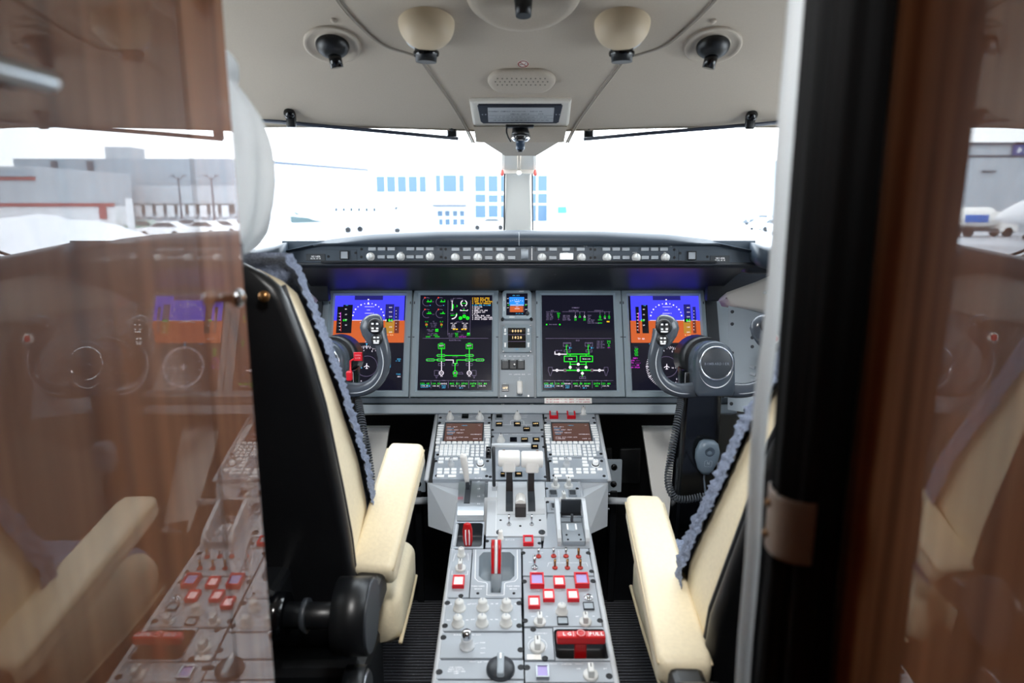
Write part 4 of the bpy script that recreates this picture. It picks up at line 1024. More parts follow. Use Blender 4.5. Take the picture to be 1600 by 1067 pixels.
# ---- narrow strip under the throttles
p = lowpanel('master_switch_panel', 'narrow pedestal strip below the throttles with one red framed button', MC, (525, 530, 995, 618), quad=[(528, 530), (990, 530), (996, 618), (520, 618)])
p.knob(652, 545, 26, .022, WHITE, 'round'); p.guard(838, 540, 925, 606, GREY, .01)
p.words('GUST LOCK', 730, 552, 11); p.screws([(540, 562), (975, 580)]); p.done()
# ---- right column: switch panel and speed brake
p = lowpanel('trim_panel', 'pedestal panel with D-shaped pale knobs and silver framed buttons, right of the throttles', MC, (1055, 66, 1340, 320), quad=[(1022, 66), (1300, 66), (1345, 322), (1035, 322)])
for x, y in ((1108, 108), (1218, 108), (1176, 225)): p.knob(x, y, 36, .024, IVORY, 'bar', 8)
p.knob(1258, 238, 30, .007, WHITE, 'round')
p.guard(1056, 146, 1124, 196, DARKG, .006, .13, SILVER); p.guard(1216, 146, 1284, 196, DARKG, .006, .13, SILVER); p.guard(1072, 255, 1120, 306, DARKG, .006, .13, SILVER)
p.screws([(1035, 124), (1290, 124), (1042, 237), (1312, 237)]); p.done()
p = Panel('speed_brake_housing', 'silver cheeked speed brake housing at the right edge of the pedestal', 'lever housing', LOW, MC, (1105, 300, 1395, 615), GP)
p.plate(PGREY, .013, [(1040, 330), (1345, 330), (1402, 622), (1000, 622)])
for xa, xb in ((1108, 1162), (1334, 1392)):
    y0_, y1_ = p.l(1250, 330).y, p.l(1250, 604).y
    prof = [(y0_, 0), (y0_ + .004, .034), (y0_ - .004, .043), (y0_ - .016, .046), (y0_ - .034, .043), (y1_ + .02, .028), (y1_ + .004, .018), (y1_, .012), (y1_, 0)]
    xL, xR = p.l(xa, 500).x, p.l(xb - (8), 500).x
    xm = (xL + xR) / 2; hw = .0042
    m = MB().loft([[V((xm - hw, y, z)) for y, z in prof], [V((xm + hw, y, z)) for y, z in prof]], 0, False); m.build('side_cheek', LGREY, p.T)
a = p.local_rect(1158, 402, 1340, 604); MB().box(((a[0] + a[2]) / 2, (a[1] + a[3]) / 2, .006), (a[2] - a[0], a[3] - a[1], .012), .001).build('lower_plate', SILVER, p.T)
a = p.local_rect(1155, 330, 1340, 404); MB().box(((a[0] + a[2]) / 2, a[3] - .002, .02), (a[2] - a[0], .005, .038), .001).build('rear_wall', DARKG, p.T)
MB().box(((a[0] + a[2]) / 2, (a[1] + a[3]) / 2, .003), (a[2] - a[0], a[3] - a[1], .004), 0).build('well_floor', HOLE, p.T)
b_ = p.l(1245, 440); MB().cyl((a[0], b_.y + .006, .022), (a[2], b_.y + .006, .022), .0022).build('cross_bar', STEEL, p.T)
MB().box((b_.x, b_.y + .004, .02), (.006, .01, .02), .0025).build('brake_lever', DARKG, p.T)
for x in (1208, 1278): q_ = p.local_rect(x - 7, 455, x + 7, 505); MB().rect(q_[0], q_[1], q_[2], q_[3], .0124).build('white_mark', INK, p.T)
q_ = p.local_rect(1220, 450, 1266, 515); MB().rect(q_[0], q_[1], q_[2], q_[3], .0123).build('lever_slot', GREY, p.T)
for x, y in ((1200, 548), (1304, 548), (1212, 588), (1318, 588)): link('screw', KC[('screw', .0042, HOLE.name)], p.T, p.l(x, y) + V((0, 0, .012))).scale = (.6, .6, 1)
p.done()

# ---- lower left column
def lp(name, label, box, quad, cat='control panel', **k):
    p = Panel(name, label, cat, LOW, LC, box, GP); p.plate(PGREY, .013, quad, **k); return p
p = lp('rudder_trim_panel', 'narrow pedestal panel with two stacked pale knobs over one red lit button', (150, 0, 345, 380), [(176, -10), (352, -10), (326, 380), (142, 380)])
p.knob(262, 40, 34, .019, IVORY, 'round'); p.knob(255, 148, 44, .02, IVORY, 'bar', 0)
p.guard(192, 222, 288, 308, REDLIT, .009, .12)
p.scribe([(215, 25), (200, 75), (195, 85)]); p.scribe([(315, 25), (320, 80)]); p.scribe([(185, 195), (312, 195), (316, 165)]); p.scribe([(185, 195), (188, 165)])
p.screws([(258, 365)], .005); p.done()
p = Panel('parking_brake_panel', 'pedestal panel with deep recess and grey pull handle striped red and white', 'pull handle', LOW, LC, (335, -10, 745, 380), GP)
hole = [p.l(*q).to_2d()[:] for q in ((440, 14), (655, 14), (690, 50), (690, 205), (655, 240), (592, 250), (585, 340), (497, 340), (498, 250), (440, 240), (402, 205), (405, 50))]
holed(p, [(356, -10), (742, -10), (746, 380), (330, 380)], hole, .05, PGREY, GREY, .9)
out = [(378, -4), (372, 225), (398, 250), (455, 258), (470, 268), (466, 360), (606, 360), (610, 268), (625, 258), (690, 250), (714, 225), (712, -4)]
p.scribe(out, 5); p.words('PARK/EMER', 398, 288, 15, adv=.6); p.words('BRAKE', 398, 310, 15, adv=.6); p.words('PARK/EMER', 680, 288, 15, adv=.6); p.words('BRAKE', 680, 310, 15, adv=.6)
Bi = p.T.matrix_basis.inverted()
h0 = p.l(540, 300); h0.z = -.03; h1 = Bi @ P(775, 896, 1.342); h2 = Bi @ P(775.5, 843, 1.36)
path = smooth_pts([h0, h0.lerp(h1, .7) + V((0, -.003, 0)), h1, h2], 6)
rr = [.0085 + .0022 * min(1, i / 10) for i in range(len(path))]; rr[-1] = .008
h = MB().tube(path, rr, 16, 0, False, .8).build('brake_handle', GREY, p.T)
ax = (h2 - h1).normalized(); nn = V((1, 0, 0)).cross(ax).normalized(); nn = nn if nn.dot((Bi @ CAM) - h1) > 0 else -nn
for k in (-1, 1):
    pa = [h1.lerp(h2, f) + V((k * .0062, 0, 0)) + nn * .0064 for f in (.0, .35, .7, 1)]
    MB().tube(pa, .0036, 8).build('red_stripe', REDH, h)
MB().tube([h1.lerp(h2, f) + nn * .0086 for f in (.0, .35, .7, 1)], .0022, 8).build('white_stripe', INK, h)
p.screws([(395, 345), (685, 345)], .003); p.done()
p = lp('audio_volume_panel', 'pedestal panel with six round pale knobs in two rows', (110, 385, 750, 650), [(142, 385), (745, 385), (755, 650), (106, 650)])
for x, y, t_ in ((247, 470, 'VHF'), (435, 466, 'PILOT'), (625, 466, 'HF'), (235, 597, 'NAV'), (430, 592, 'ADF'), (622, 592, 'SEL')):
    p.knob(x, y, 52, .019, IVORY, 'round'); p.words(t_, x - 76, y - 36, 14, adv=.6); p.words('ON', x + 72, y - 36, 14)
p.screws([(150, 422), (727, 424), (130, 606), (728, 606)], .0055); p.done()
p = lp('thrust_selector_panel', 'nearly bare pedestal panel with one chrome topped knob below six round knobs', (85, 655, 755, 868), [(105, 657), (755, 657), (760, 868), (82, 868)])
k = p.knob(308, 775, 62, .02, LGREY, 'round'); MB().lathe([(.0082, .018), (.008, .034), (.006, .036), (0, .036)], 20, cap=False).build('chrome_cap', CHROME, k); MB().lathe([(.0135, 0), (.0135, .003), (.012, .004)], 24).build('brass_ring', BRASS, k)
p.words('MANUAL - LANDING ELEV', 310, 680, 13); p.words('NORM', 432, 743, 12); p.words('ALTN', 435, 787, 12); p.words('TEST', 432, 826, 12); p.scribe([(345, 760), (400, 745)]); p.screws([(118, 700), (738, 800)], .0055); p.done()
p = lp('cockpit_dial_panel', 'bottom left pedestal panel with large grey notched dial and white notice', (60, 878, 770, 1035), [(80, 878), (765, 878), (770, 1035), (56, 1035)])
c_ = p.l(578, 965); r = p.sz(578, 965, 230) / 2
mb = MB().lathe([(r, 0), (r, .005), (r * .96, .009), (r * .5, .012), (0, .0122)], 36, cap=False); d = mb.build('dial', DARKG, p.T, c_)
MB().box((0, 0, .013), (r * .5, r * 1.9, .012), .003).build('dial_grip', GREY, d); MB().box((0, r * .55, .0194), (r * .14, r * .5, .0006), 0).build('pointer', INK, d)
for k, t_ in enumerate(('DIM CONTROL', 'PRESS PUSH TO', 'TEST LAMPS HERE', 'LAMP')): p.words(t_, 222, 942 + k * 16, 13, adv=.58)
p.words('A/P', 410, 900, 14); p.scribe([(330, 896), (375, 896)]); p.scribe([(445, 896), (480, 896)]); p.screws([(84, 978), (742, 940)], .0058); p.done()
p = lp('blank_panel', 'dark lower left pedestal panel at the bottom edge of the frame', (40, 1042, 765, 1300), [(50, 1042), (768, 1042), (790, 1300), (-10, 1300)]); p.done()
# ---- lower right column
p = lp('toggle_switch_panel', 'pedestal panel with silver toggle switches, several ringed in red', (752, 0, 1330, 203), [(752, -18), (1285, -18), (1332, 203), (754, 203)])
RR = mat('red_collar', (190, 60, 50), .4)
for x, y in ((884, 50), (1005, 48), (1104, 48), (1206, 52), (1016, 142), (1116, 142), (1220, 142)): p.toggle(x, y, 13, .018, .3, RR, BRASS if y > 50 else CHROME)
p.toggle(852, 140, 16, .024, .5)
p.scribe([(955, 130), (965, 100), (1270, 100), (1280, 130)]); p.words('BATT', 905, 20, 10); p.words('GEN', 1110, 18, 10); p.words('START', 850, 172, 11); p.scribe([(805, 95), (830, 95)]); p.scribe([(1045, 0), (1050, 95)], 2)
p.screws([(760, 20), (1283, 20), (1310, 168)], .005); p.done()
p = lp('fire_and_engine_panel', 'pedestal panel crowded with red framed lit buttons and three pale knobs', (760, 208, 1400, 612), [(756, 210), (1334, 210), (1402, 612), (765, 612)])
p.guard(814, 212, 927, 310, LAV, .012, .12); p.guard(1172, 210, 1286, 306, LAV, .012, .12)
for q_ in ((1003, 228, 1096, 308), (918, 336, 1011, 418), (1112, 336, 1207, 418), (800, 390, 895, 474)): p.guard(*q_, REDLIT, .009, .14)
for x, y, s_ in ((1070, 500, 'round'), (893, 580, 'bar'), (1260, 580, 'bar')): p.knob(x, y, 50, .019, IVORY, s_, 0)
c_ = p.l(1285, 382); k = MB().lathe([(.009, 0), (.009, .002), (.0075, .003), (.0072, .001), (.004, .001), (.004, .007), (0, .007)], 20, cap=False).build('key_lock', CHROME, p.T, c_); MB().box((0, 0, .0072), (.0012, .005, .0008), 0).build('key_slot', HOLE, k)
p.guard(1243, 425, 1330, 482, GREY, .004, .08, DARKG); p.guard(1034, 542, 1122, 602, GREY, .004, .08, DARKG)
p.words('L FIRE', 870, 320, 9); p.words('CARGO', 1048, 320, 9); p.words('OFF', 838, 532, 12); p.words('ON', 950, 532, 12); p.words('OFF', 1195, 532, 12); p.words('ON', 1325, 530, 12); p.words('TEST', 1100, 475, 9)
p.screws([(768, 250), (1322, 247), (775, 566), (1378, 564)], .0055); p.done()
p = lp('de_ice_panel', 'small pedestal panel with one ringed pale knob, left of the red T handle', (765, 625, 1012, 880), [(765, 622), (998, 622), (1018, 882), (768, 882)])
p.knob(875, 785, 62, .02, IVORY, 'bar', 0); c_ = p.l(875, 765); p.ink.arc(c_, .0165, 0, 360, .0006, .0004); p.words('WINDSHIELD', 905, 668, 12); p.words('OFF', 812, 700, 11)
a = p.local_rect(790, 838, 905, 880); MB().rect(*a, .0006).build('sticker', WHITE, p.T)
p.screws([(840, 636), (935, 868)], .0055); p.done()
p = Panel('gear_release_panel', 'dark pedestal well with a red T handle lettered LG PULL', 'pull handle', LOW, LC, (1005, 622, 1450, 884), GP)
holed(p, [(1002, 618), (1404, 618), (1462, 886), (1020, 886)], loop_of(p, 1014, 634, 1440, 872, .008), .045, PGREY, DARKG, .9)
Gi = p.T.matrix_basis.inverted()
cA, cB = Gi @ P(869.5, 996, 1.194), Gi @ P(945.5, 996, 1.194)
cc = (cA + cB) / 2; L_ = (cB - cA).length
hb = MB().box(cc, (L_, .017, .017), .003, 0, None, 3); hb.lathe([(.009, 0), (.009, .0022), (.008, .003), (0, .003)], 24, 0, Matrix.Translation(cc + V((0, .0, .0075))), True, False)
h = hb.build('release_handle', REDH, p.T)
st = p.l(1222, 850); st.z = -.04
MB().box((0, 0, 0), (.021, .014, .05), .002, 0, Matrix.Translation(cc.lerp(st, .5) + V((0, .002, 0))) @ Matrix.Rotation(math.atan2(-(st - cc).y, (st - cc).z * -1) * -1, 4, 'X')).build('handle_stem', mat('dark_red_stem', (150, 10, 14), .3), p.T)
MB().text('LG', (cc.x - L_ * .29, cc.y - .0003), .0105, 0, z=cc.z + .0089, adv=.8).text('PULL', (cc.x + L_ * .32, cc.y - .0003), .0105, 0, z=cc.z + .0089, adv=.62).build('lettering', INK, h)
mb = MB(); 
for x in (cc.x - L_ * .155, cc.x + L_ * .155): mb.box((x, cc.y, cc.z + .0088), (.0006, .012, .0003), 0)
mb.arc(cc.to_2d(), .0066, 0, 360, .0007, cc.z + .0108); mb.build('handle_mark', INK, h)
for x in (1130, 1310): c_ = p.l(x, 842); c_.z = -.036; MB().lathe([(.01, 0), (.01, .006), (.006, .009), (.003, .014), (0, .0145)], 16, cap=False).build('bolt', CHROME, p.T, c_)
p.done()
p = lp('lighting_switch_panel', 'bottom right pedestal panel with silver framed square button and pale knob', (770, 890, 1480, 1062), [(768, 892), (1462, 892), (1498, 1062), (772, 1062)])
p.guard(862, 940, 968, 1046, LAV, .008, .14, SILVER); p.knob(1303, 1010, 62, .021, IVORY, 'bar', 0)
p.words('LIGHTING', 1110, 916, 13); p.scribe([(970, 914), (1030, 914)]); p.scribe([(1180, 914), (1240, 914)]); p.words('DIM', 1205, 952, 12); p.words('BRT', 1420, 952, 12); p.screws([(790, 942), (1452, 1012)], .0058); p.done()
p = lp('blank_panel', 'plain lower right pedestal panel at the bottom edge of the frame', (770, 1070, 1500, 1300), [(772, 1070), (1500, 1070), (1545, 1300), (795, 1300)]); p.done()

# ================================================================ control columns
def yoke(label, sx, hub_px, pilot):
    """sx = 1: right seat's wheel, -1: its mirror image for the left seat"""
    hub = P(hub_px[0], hub_px[1], 1.58); kx = 1.58 / F
    t = thing('control_column', label, 'control yoke', (hub.x, hub.y + .06, FLOOR), None, True)
    Mx = Matrix.Translation(hub) @ Matrix.Rotation(rad(-11), 4, 'X') @ Matrix(((1, 0, 0, 0), (0, 0, -1, 0), (0, 1, 0, 0), (0, 0, 0, 1)))
    w3 = lambda x, y, z=0: Mx @ V((x * kx, y * kx, z * kx))      # px right, up, towards the pilot
    Mk = lambda x, y, z=0: Mx @ Matrix.Translation((x * kx, y * kx, z * kx))
    for k, s_ in enumerate((-1, 1)):
        base = [(-18, -40, -8), (-36, -43, -2), (-56, -42, 2), (-74, -34, 5), (-87, -18, 7), (-92, 2, 8), (-90, 20, 9), (-85, 36, 9), (-81, 50, 8)]
        path = smooth_pts([w3(-s_ * x, y, z) for x, y, z in base], 4)
        n = len(path); rr = [kx * (11.5 - 2.5 * math.sin(math.pi * i / (n - 1)) ** 2 + (2 * max(0, i / n - .85) / .15)) for i in range(n)]
        h = MB().tube(path, rr, 16, 0, False, 1.1).build('wheel_grip', mat('wheel_grip_plastic', (74, 80, 88), .18, bump=.05, bscale=300), t)
        pi_ = [p_ + (Mx.to_3x3() @ V((0, 0, kx * 9.5))) + (Mx.to_3x3() @ V((0, -kx * 4, 0))) for p_ in path[2:-4]]
        MB().tube(pi_, .0012, 6).build('stitched_seam', LGREY, h)
        # grip head with a thumb ledge towards the hub
        rings = []
        for f, hw, off in ((-26, 8, 2), (-18, 13, 3), (-6, 17, 5), (6, 19, 5), (16, 17.5, 3), (23, 13, 1), (27, 6, 0)):
            rings.append([w3(s_ * (82 - off - .12 * f) + s_ * -1 * 0 + (hw * math.cos(2 * math.pi * i / 20)) * (1.15 if math.cos(2 * math.pi * i / 20) * s_ < 0 else .8), 48 + f, 11 + 10 * (hw / 19) * math.sin(2 * math.pi * i / 20)) for i in range(20)])
        hd = MB().loft(rings).build('grip_head', mat('wheel_grip_plastic', (74, 80, 88), .18, bump=.05, bscale=300), t)
        near = (s_ * sx < 0)
        if near:      # inboard head: two black rosette switches
            for x, y, r in ((81, 56, 12), (83, 36, 9)):
                b = MB().lathe([(r * kx, 0), (r * kx, 5 * kx), (r * .8 * kx, 8 * kx), (r * .55 * kx, 6 * kx), (0, 6 * kx)], 20, 0, Mk(s_ * x, y, 19), True, False).build('trim_switch', BLACK, hd)
                m = MB()
                for q in range(4): a_ = rad(45 + 90 * q); m.box((s_ * x * kx + r * .42 * kx * math.cos(a_), y * kx + r * .42 * kx * math.sin(a_), 26.4 * kx), (3.4 * kx, 2.6 * kx, .6 * kx), 0, 0, Mx)
                m.box((s_ * x * kx, (y - r * .62) * kx, 26.6 * kx), (r * .9 * kx, 2.2 * kx, .6 * kx), 0, 0, Mx); m.build('switch_marks', INK, hd)
        else:         # outboard head: black thumb knob and red button in a white ring
            MB().lathe([(9 * kx, 0), (9.5 * kx, 8 * kx), (7 * kx, 12 * kx), (0, 13 * kx)], 18, 0, Mk(s_ * 76, 58, 18), True, False).build('thumb_switch', BLACK, hd)
            MB().lathe([(7 * kx, 0), (7.5 * kx, 9 * kx), (4 * kx, 11 * kx), (0, 11 * kx)], 18, 0, Mk(s_ * 86, 62, 18), True, False).build('thumb_switch', DARKG, hd)
            MB().lathe([(8 * kx, 0), (8 * kx, 5 * kx), (5 * kx, 6 * kx)], 18, 0, Mk(s_ * 88, 38, 18), True, False).build('button_ring', WHITE, hd)
            MB().lathe([(5 * kx, 0), (5 * kx, 6.5 * kx), (0, 7.5 * kx)], 18, 0, Mk(s_ * 88, 38, 18), True, False).build('red_button', RED, hd)
    # hub: arched block with a flat round badge
    def arch_(hw, top, bot, cy=2, n=16):
        return [(hw * math.cos(rad(a_)), cy + top * math.sin(rad(a_))) for a_ in [180 * i / n for i in range(n + 1)]] + [(-hw, bot + 8), (-hw + 4, bot), (hw - 4, bot), (hw, bot + 8)]
    secs = ((-48, arch_(27, 30, -36)), (-30, arch_(30, 33, -44)), (0, arch_(31, 33, -50)), (14, arch_(30.5, 32, -51)), (19, arch_(29, 30, -49)))
    mb = MB().loft([[w3(x, y, z) for x, y in o_] for z, o_ in secs]); hb = mb.build('hub', mat('hub_grey_plastic', (72, 81, 91), .26, bump=.05, bscale=300), t)
    MB().lathe([(26.5 * kx, 10 * kx), (26.5 * kx, 22 * kx), (25.2 * kx, 24 * kx), (23.6 * kx, 22.5 * kx)], 40, 0, Mk(0, 0), True, False).build('badge_ring', CHROME, hb)
    MB().lathe([(24 * kx, 16 * kx), (24 * kx, 22.4 * kx), (22 * kx, 23.2 * kx), (0, 23.6 * kx)], 40, 0, Mk(0, 0), True, False).build('badge', DARKG, hb)
    MB().text('BOMBARDIER', (0, -.5 * kx), 5.4 * kx, 0, Mx, z=23.9 * kx, adv=.72).build('lettering', STEEL, hb)
    ang = [rad(190 + 160 * k / 20) for k in range(21)]
    o_ = [w3(26.5 * math.cos(a_), -7 + 31 * math.sin(a_), 20.3) for a_ in ang]; i_ = [w3(26 * math.cos(a_), 25 * math.sin(a_), 14) for a_ in ang]; mm = [a_.lerp(b_, .4) + (Mx.to_3x3() @ V((0, 0, -.0025))) for a_, b_ in zip(o_, i_)]
    MB().loft([o_, mm, i_], 0, True, False, False).build('hub_scoop', LGREY, hb)  # highlight in the scoop put into its colour, paler than the hub
    # shaft housing behind the hub, then the post down to the floor
    q0, q1 = w3(0, 4, -30), w3(0, 6, -92)
    MB().cyl(q1, q0, 39 * kx, 36 * kx, 28).build('shaft_housing', BLACK, t)
    px0 = hub.x - .012 * sx; zt = hub.z - .03
    rings = []
    for z, wx, y0_ in ((FLOOR, .054, .10), (.3, .05, .075), (.6, .047, .055), (zt - .06, .046, .05), (zt, .045, .06)):
        rings.append([V((px0 + x, hub.y + y0_ + y, z)) for x, y in rrect(wx * 2, .075, .012, 4)])
    MB().loft(rings).build('post', GLOSSB, t)
    MB().box((px0 - .02 * sx, hub.y + .05, .27), (.05, .012, .1), .003).build('post_cover', BLACK, t)
    return t, hub, kx, Mx
tR, hubR, kx, MxR = yoke('right control yoke with black post, badge hub in full view', 1, (1113, 567), False)
tL, hubL, kx, MxL = yoke('left control yoke, partly hidden by the left seat back', -1, (510, 566), True)

# red control lock on the left wheel
c_ = P(549, 607, 1.555)
t = thing('control_lock', 'red control lock tag standing on the left control yoke', 'control lock', c_, None, True)
p0, p1, p2 = P(547.5, 592, 1.56), P(547.5, 565, 1.565), P(559, 559, 1.565)
MB().tube([P(549, 594, 1.56), P(547.5, 580, 1.565), P(547.5, 564, 1.57), P(553, 561, 1.57)], .0024, 8, 0, False, .6).build('rod', RED, t)
q_ = P(559.5, 557, 1.565); MB().box(q_, (.0195, .004, .02), .001).build('tag', RED, t)
MB().text('CONTROL', (0, .0035), .0042, 0, Matrix.Translation(q_ + V((0, -.0021, 0))) @ Matrix.Rotation(rad(90), 4, 'X'), z=.0002, adv=.5).text('LOCK', (0, -.003), .005, 0, Matrix.Translation(q_ + V((0, -.0021, 0))) @ Matrix.Rotation(rad(90), 4, 'X'), z=.0002).build('lettering', mat('pink_print', (245, 190, 190), .5), t)
q_ = P(546, 587, 1.556); MB().box(q_, (.013, .014, .022), .003).build('clamp', RED, t)

def handmic(label, hub, sx):
    px0 = hub.x - .012 * sx
    M = Matrix.Translation((px0 + .012 * sx, hub.y - .022, .668)) @ Matrix.Rotation(rad(4 * sx), 4, 'Y')
    t = thing('hand_microphone', label, 'microphone', M)
    prof = [(.036, .014, .010), (.030, .022, .014), (.010, .0285, .0165), (-.012, .027, .016), (-.036, .018, .013), (-.046, .010, .009)]
    rings = []
    for z, hw, hd in prof:
        rings.append([V((x, y + .02, z)) for x, y in [(hw * math.copysign(abs(math.cos(a_)) ** .7, math.cos(a_)), hd * math.copysign(abs(math.sin(a_)) ** .7, math.sin(a_))) for a_ in [2 * math.pi * i / 24 for i in range(24)]]])
    MB().loft(rings).build('body', mat('microphone_slate', (98, 112, 124), .35, bump=.05), t)
    Mf = Matrix.Translation((0, .0045, .014)) @ Matrix.Rotation(rad(90), 4, 'X')
    MB().lathe([(.0115, 0), (.0115, .0016), (.0095, .002), (.006, .0006), (0, .0)], 24, 0, Mf, True, False).build('talk_button', GFACE, t)
    Mf2 = Matrix.Translation((0, .004, -.016)) @ Matrix.Rotation(rad(90), 4, 'X')
    MB().ring(rrect(.018, .015, .003), rrect(.0168, .0138, .0026), 0, 0, 0, Mf2).text('N', (0, .001), .009, 0, Mf2).build('maker_mark', GREY, t)
    MB().box((0, .046, .0), (.034, .022, .05), .004).build('hanger', BLACK, t)
    # coiled lead: down from the panel, round the bottom, up to the microphone
    Mi = M.inverted()
    d_ = 1.52
    k_ = (lambda u: u) if sx > 0 else (lambda u: 1624 - u)
    way = [P(k_(1064), 626, d_ + .06), P(k_(1058), 660, d_ + .02), P(k_(1048), 715, d_), P(k_(1044), 752, d_), P(k_(1053), 776, d_), P(k_(1073), 780, d_), P(k_(1099), 775, d_)]
    cl = smooth_pts(way, 24); pts = []; N = 50; 
    Lc = [0]
    for a_, b_ in zip(cl, cl[1:]): Lc.append(Lc[-1] + (b_ - a_).length)
    steps = N * 12
    j = 0
    for i in range(steps + 1):
        s_ = Lc[-1] * i / steps
        while j < len(Lc) - 2 and Lc[j + 1] < s_: j += 1
        f = (s_ - Lc[j]) / max(1e-9, Lc[j + 1] - Lc[j]); c = cl[j].lerp(cl[j + 1], f); tg = (cl[j + 1] - cl[j]).normalized()
        a, b = frame_axes(tg, V((0, 1, 0))); th = 2 * math.pi * N * i / steps; r = .0068
        pts.append(Mi @ (c + a * r * math.cos(th) + b * r * math.sin(th)))
    MB().tube(pts, .0021, 6).build('coiled_cord', DARKG, t)
    MB().tube([Mi @ P(k_(1099), 775, d_), Mi @ P(k_(1102), 770, d_), V((0, .02, -.06)), V((0, .02, -.044))], .0024, 8).build('cord_end', SLATE, t)
    return t
handmic('hand microphone with coiled cord hung on the right yoke post', hubR, 1)
handmic('hand microphone with coiled cord hung on the left yoke post', hubL, -1)

# ================================================================ seats
def fur_noise(p, s=1.0):
    return .0011 * noise.noise(p * 120) + .0022 * noise.noise(p * 300 + V((5, 3, 1))) + .0034 * (RND.random() - .5)
def seat(label, tab, xo, cush, arm, sx, lever):
    """tab rows: height, inboard x (distance from the aisle side), back of the shell, front of the fleece; sx=-1 for the left seat"""
    X = lambda a: CAM.x + sx * a
    y_mid = tab[-1][2]
    t = thing('pilot_seat', label, 'seat', (X((tab[-1][1] + xo) / 2), y_mid + .15, FLOOR), None, True)
    zs = [tab[0][0] + (tab[-1][0] - tab[0][0]) * k / 40 for k in range(41)]; zl = zs + [.30, .18]
    def ring_at(z, dy0, dy1, ins, r, n=5, front=None):
        row = lerp_tab(tab, z); xi, yb, yf = row[1], row[2], row[3]
        y0, y1 = yb + dy0, (yb + dy1 if front is None else yf + front)
        cx = (xi + xo) / 2; w_ = xo - xi - 2 * ins
        return [V((X(cx + sx * 0 + x), (y0 + y1) / 2 + y, z)) for x, y in rrect(w_, y1 - y0, min(r, (y1 - y0) * .48), n)]
    ztop = tab[0][0]
    def topround(z, amt=.045):      # corner rounding near the crest
        d = max(0, 1 - (ztop - z) / .05); return amt * d * d
    mb = MB().loft([ring_at(z, topround(z, .02), .034, topround(z, .05), .03) for z in zl]); mb.build('back_shell', SHELL, t)
    if sx < 0: MB().lathe([(.008, 0), (.008, .003), (0, .004)], 14, 0, Matrix.Translation(P(413, 463, .957)) @ Matrix.Rotation(rad(90), 4, 'X'), True, False).build('bolt', BRASS, t)
    mb = MB().loft([ring_at(z, .026, 0, .006 + topround(z + .015, .05), .03, 5, -.003) for z in zs[1:]]); bc = mb.build('back_cushion', LEATHER, t)
    e_ = []
    for z in zs[2:-1]:
        row = lerp_tab(tab, z); e_.append(V((X(row[1] + .005), row[2] + .036, z)))
    MB().tube(e_, .0035, 8).build('piping', mat('dark_piping', (40, 42, 46), .5), bc)
    # fleece over the front, wrapping a little round the inboard side
    nu, nv = 110, 150
    def ff(u, v):
        z = (ztop + .006) + (tab[-1][0] + .02 - ztop) * v; row = lerp_tab(tab, min(ztop, z)); xi, yf = row[1], row[3]
        wv = .004 * noise.noise(V((z * 30, sx, 0)))
        side = .04 + wv
        s_ = u * (2 * side + (xo - xi)) - side
        if s_ < 0: p = V((xi - .008, yf + s_ - .004, z))
        elif s_ > xo - xi: p = V((xo + .006, yf - (s_ - (xo - xi)) - .004, z))
        else:
            e = min(s_, xo - xi - s_); p = V((xi + s_, yf + .012 * min(1, e / .02), z))
        p.x = X(p.x); nrm = V((-sx if s_ < 0.01 else 0, 1 if s_ > -.004 else .2, 0))
        return p + nrm * (fur_noise(p) * 1.6)
    MB().grid(ff, nu, nv).build('sheepskin', FUR, bc)
    # cushion with cream bolster and fleece top
    c = cush      # xi, yfront, yrear, ztop, zbot
    secs = []
    for k in range(13):
        f = k / 12; y = c['yr'] + (c['yf'] - c['yr']) * f; zt = c['zt'] + .012 * math.sin(f * 2.6) - (.02 * max(0, f - .85) / .15) ; zb = c['zb'] + .03 * max(0, f - .6) ** 1.2
        e = 0 if 0 < k < 12 else .012
        secs.append([V((X((c['xi'] + xo) / 2 + x), y, (zt + zb) / 2 + z)) for x, z in rrect(xo - c['xi'] - 2 * e, zt - zb - 2 * e, .03, 5)])
    sc_ = MB().loft(secs).build('seat_cushion', LEATHER, t)
    def fs(u, v):
        y = c['yr'] + .02 + (c['yf'] - c['yr'] - .01) * v; x = c['xi'] + .03 + (xo - c['xi'] - .04) * u
        e = min(u, 1 - u) * 8; f = min(1, e); zt = c['zt'] + .012 * math.sin(v * 2.6) - (.03 * max(0, v - .88) / .12)
        p = V((X(x), y, zt - .01 + .03 * f ** .5)); return p + V((0, 0, 1)) * fur_noise(p) * 1.6
    MB().grid(fs, 90, 90).build('sheepskin', FUR, sc_)
    MB().tube([V((X(c['xi'] + .002), c['yr'] + (c['yf'] - c['yr']) * f, c['zb'] + .012 + .03 * max(0, f - .6) ** 1.2)) for f in [i / 10 for i in range(11)]], .004, 8).build('piping', PIPING, sc_)
    xm = (c['xi'] + .07 + xo - .05) / 2; MB().box((X(xm), (c['yf'] + c['yr']) / 2, (c['zb'] + FLOOR) / 2), (xo - c['xi'] - .16, .3, c['zb'] - FLOOR), .01).build('pedestal_base', BLACK, t)
    for e in (-.1, .1): MB().box((X(xm + e), (c['yf'] + c['yr']) / 2, FLOOR + .012), (.03, .5, .024), .003).build('floor_rail', STEEL, t)
    # armrest
    A0, A1, aw, ah = arm      # near and far ends of the top face's centre line
    ax = (A1 - A0).normalized(); side = ax.cross(V((0, 0, 1))).normalized(); up = side.cross(ax)
    rings = []
    for f in (0, .012, .04, .3, .6, .93, .98, 1):
        e = .010 if f in (0, 1) else (.003 if f in (.012, .98) else 0); wk = aw * (1 - .06 * f)
        o_ = A0.lerp(A1, f) - up * (ah / 2)
        rings.append([o_ + side * x + up * z for x, z in rrect(wk - 2 * e, ah - 2 * e, .011, 4)])
    ar = MB().loft(rings).build('armrest', LEATHER, t)
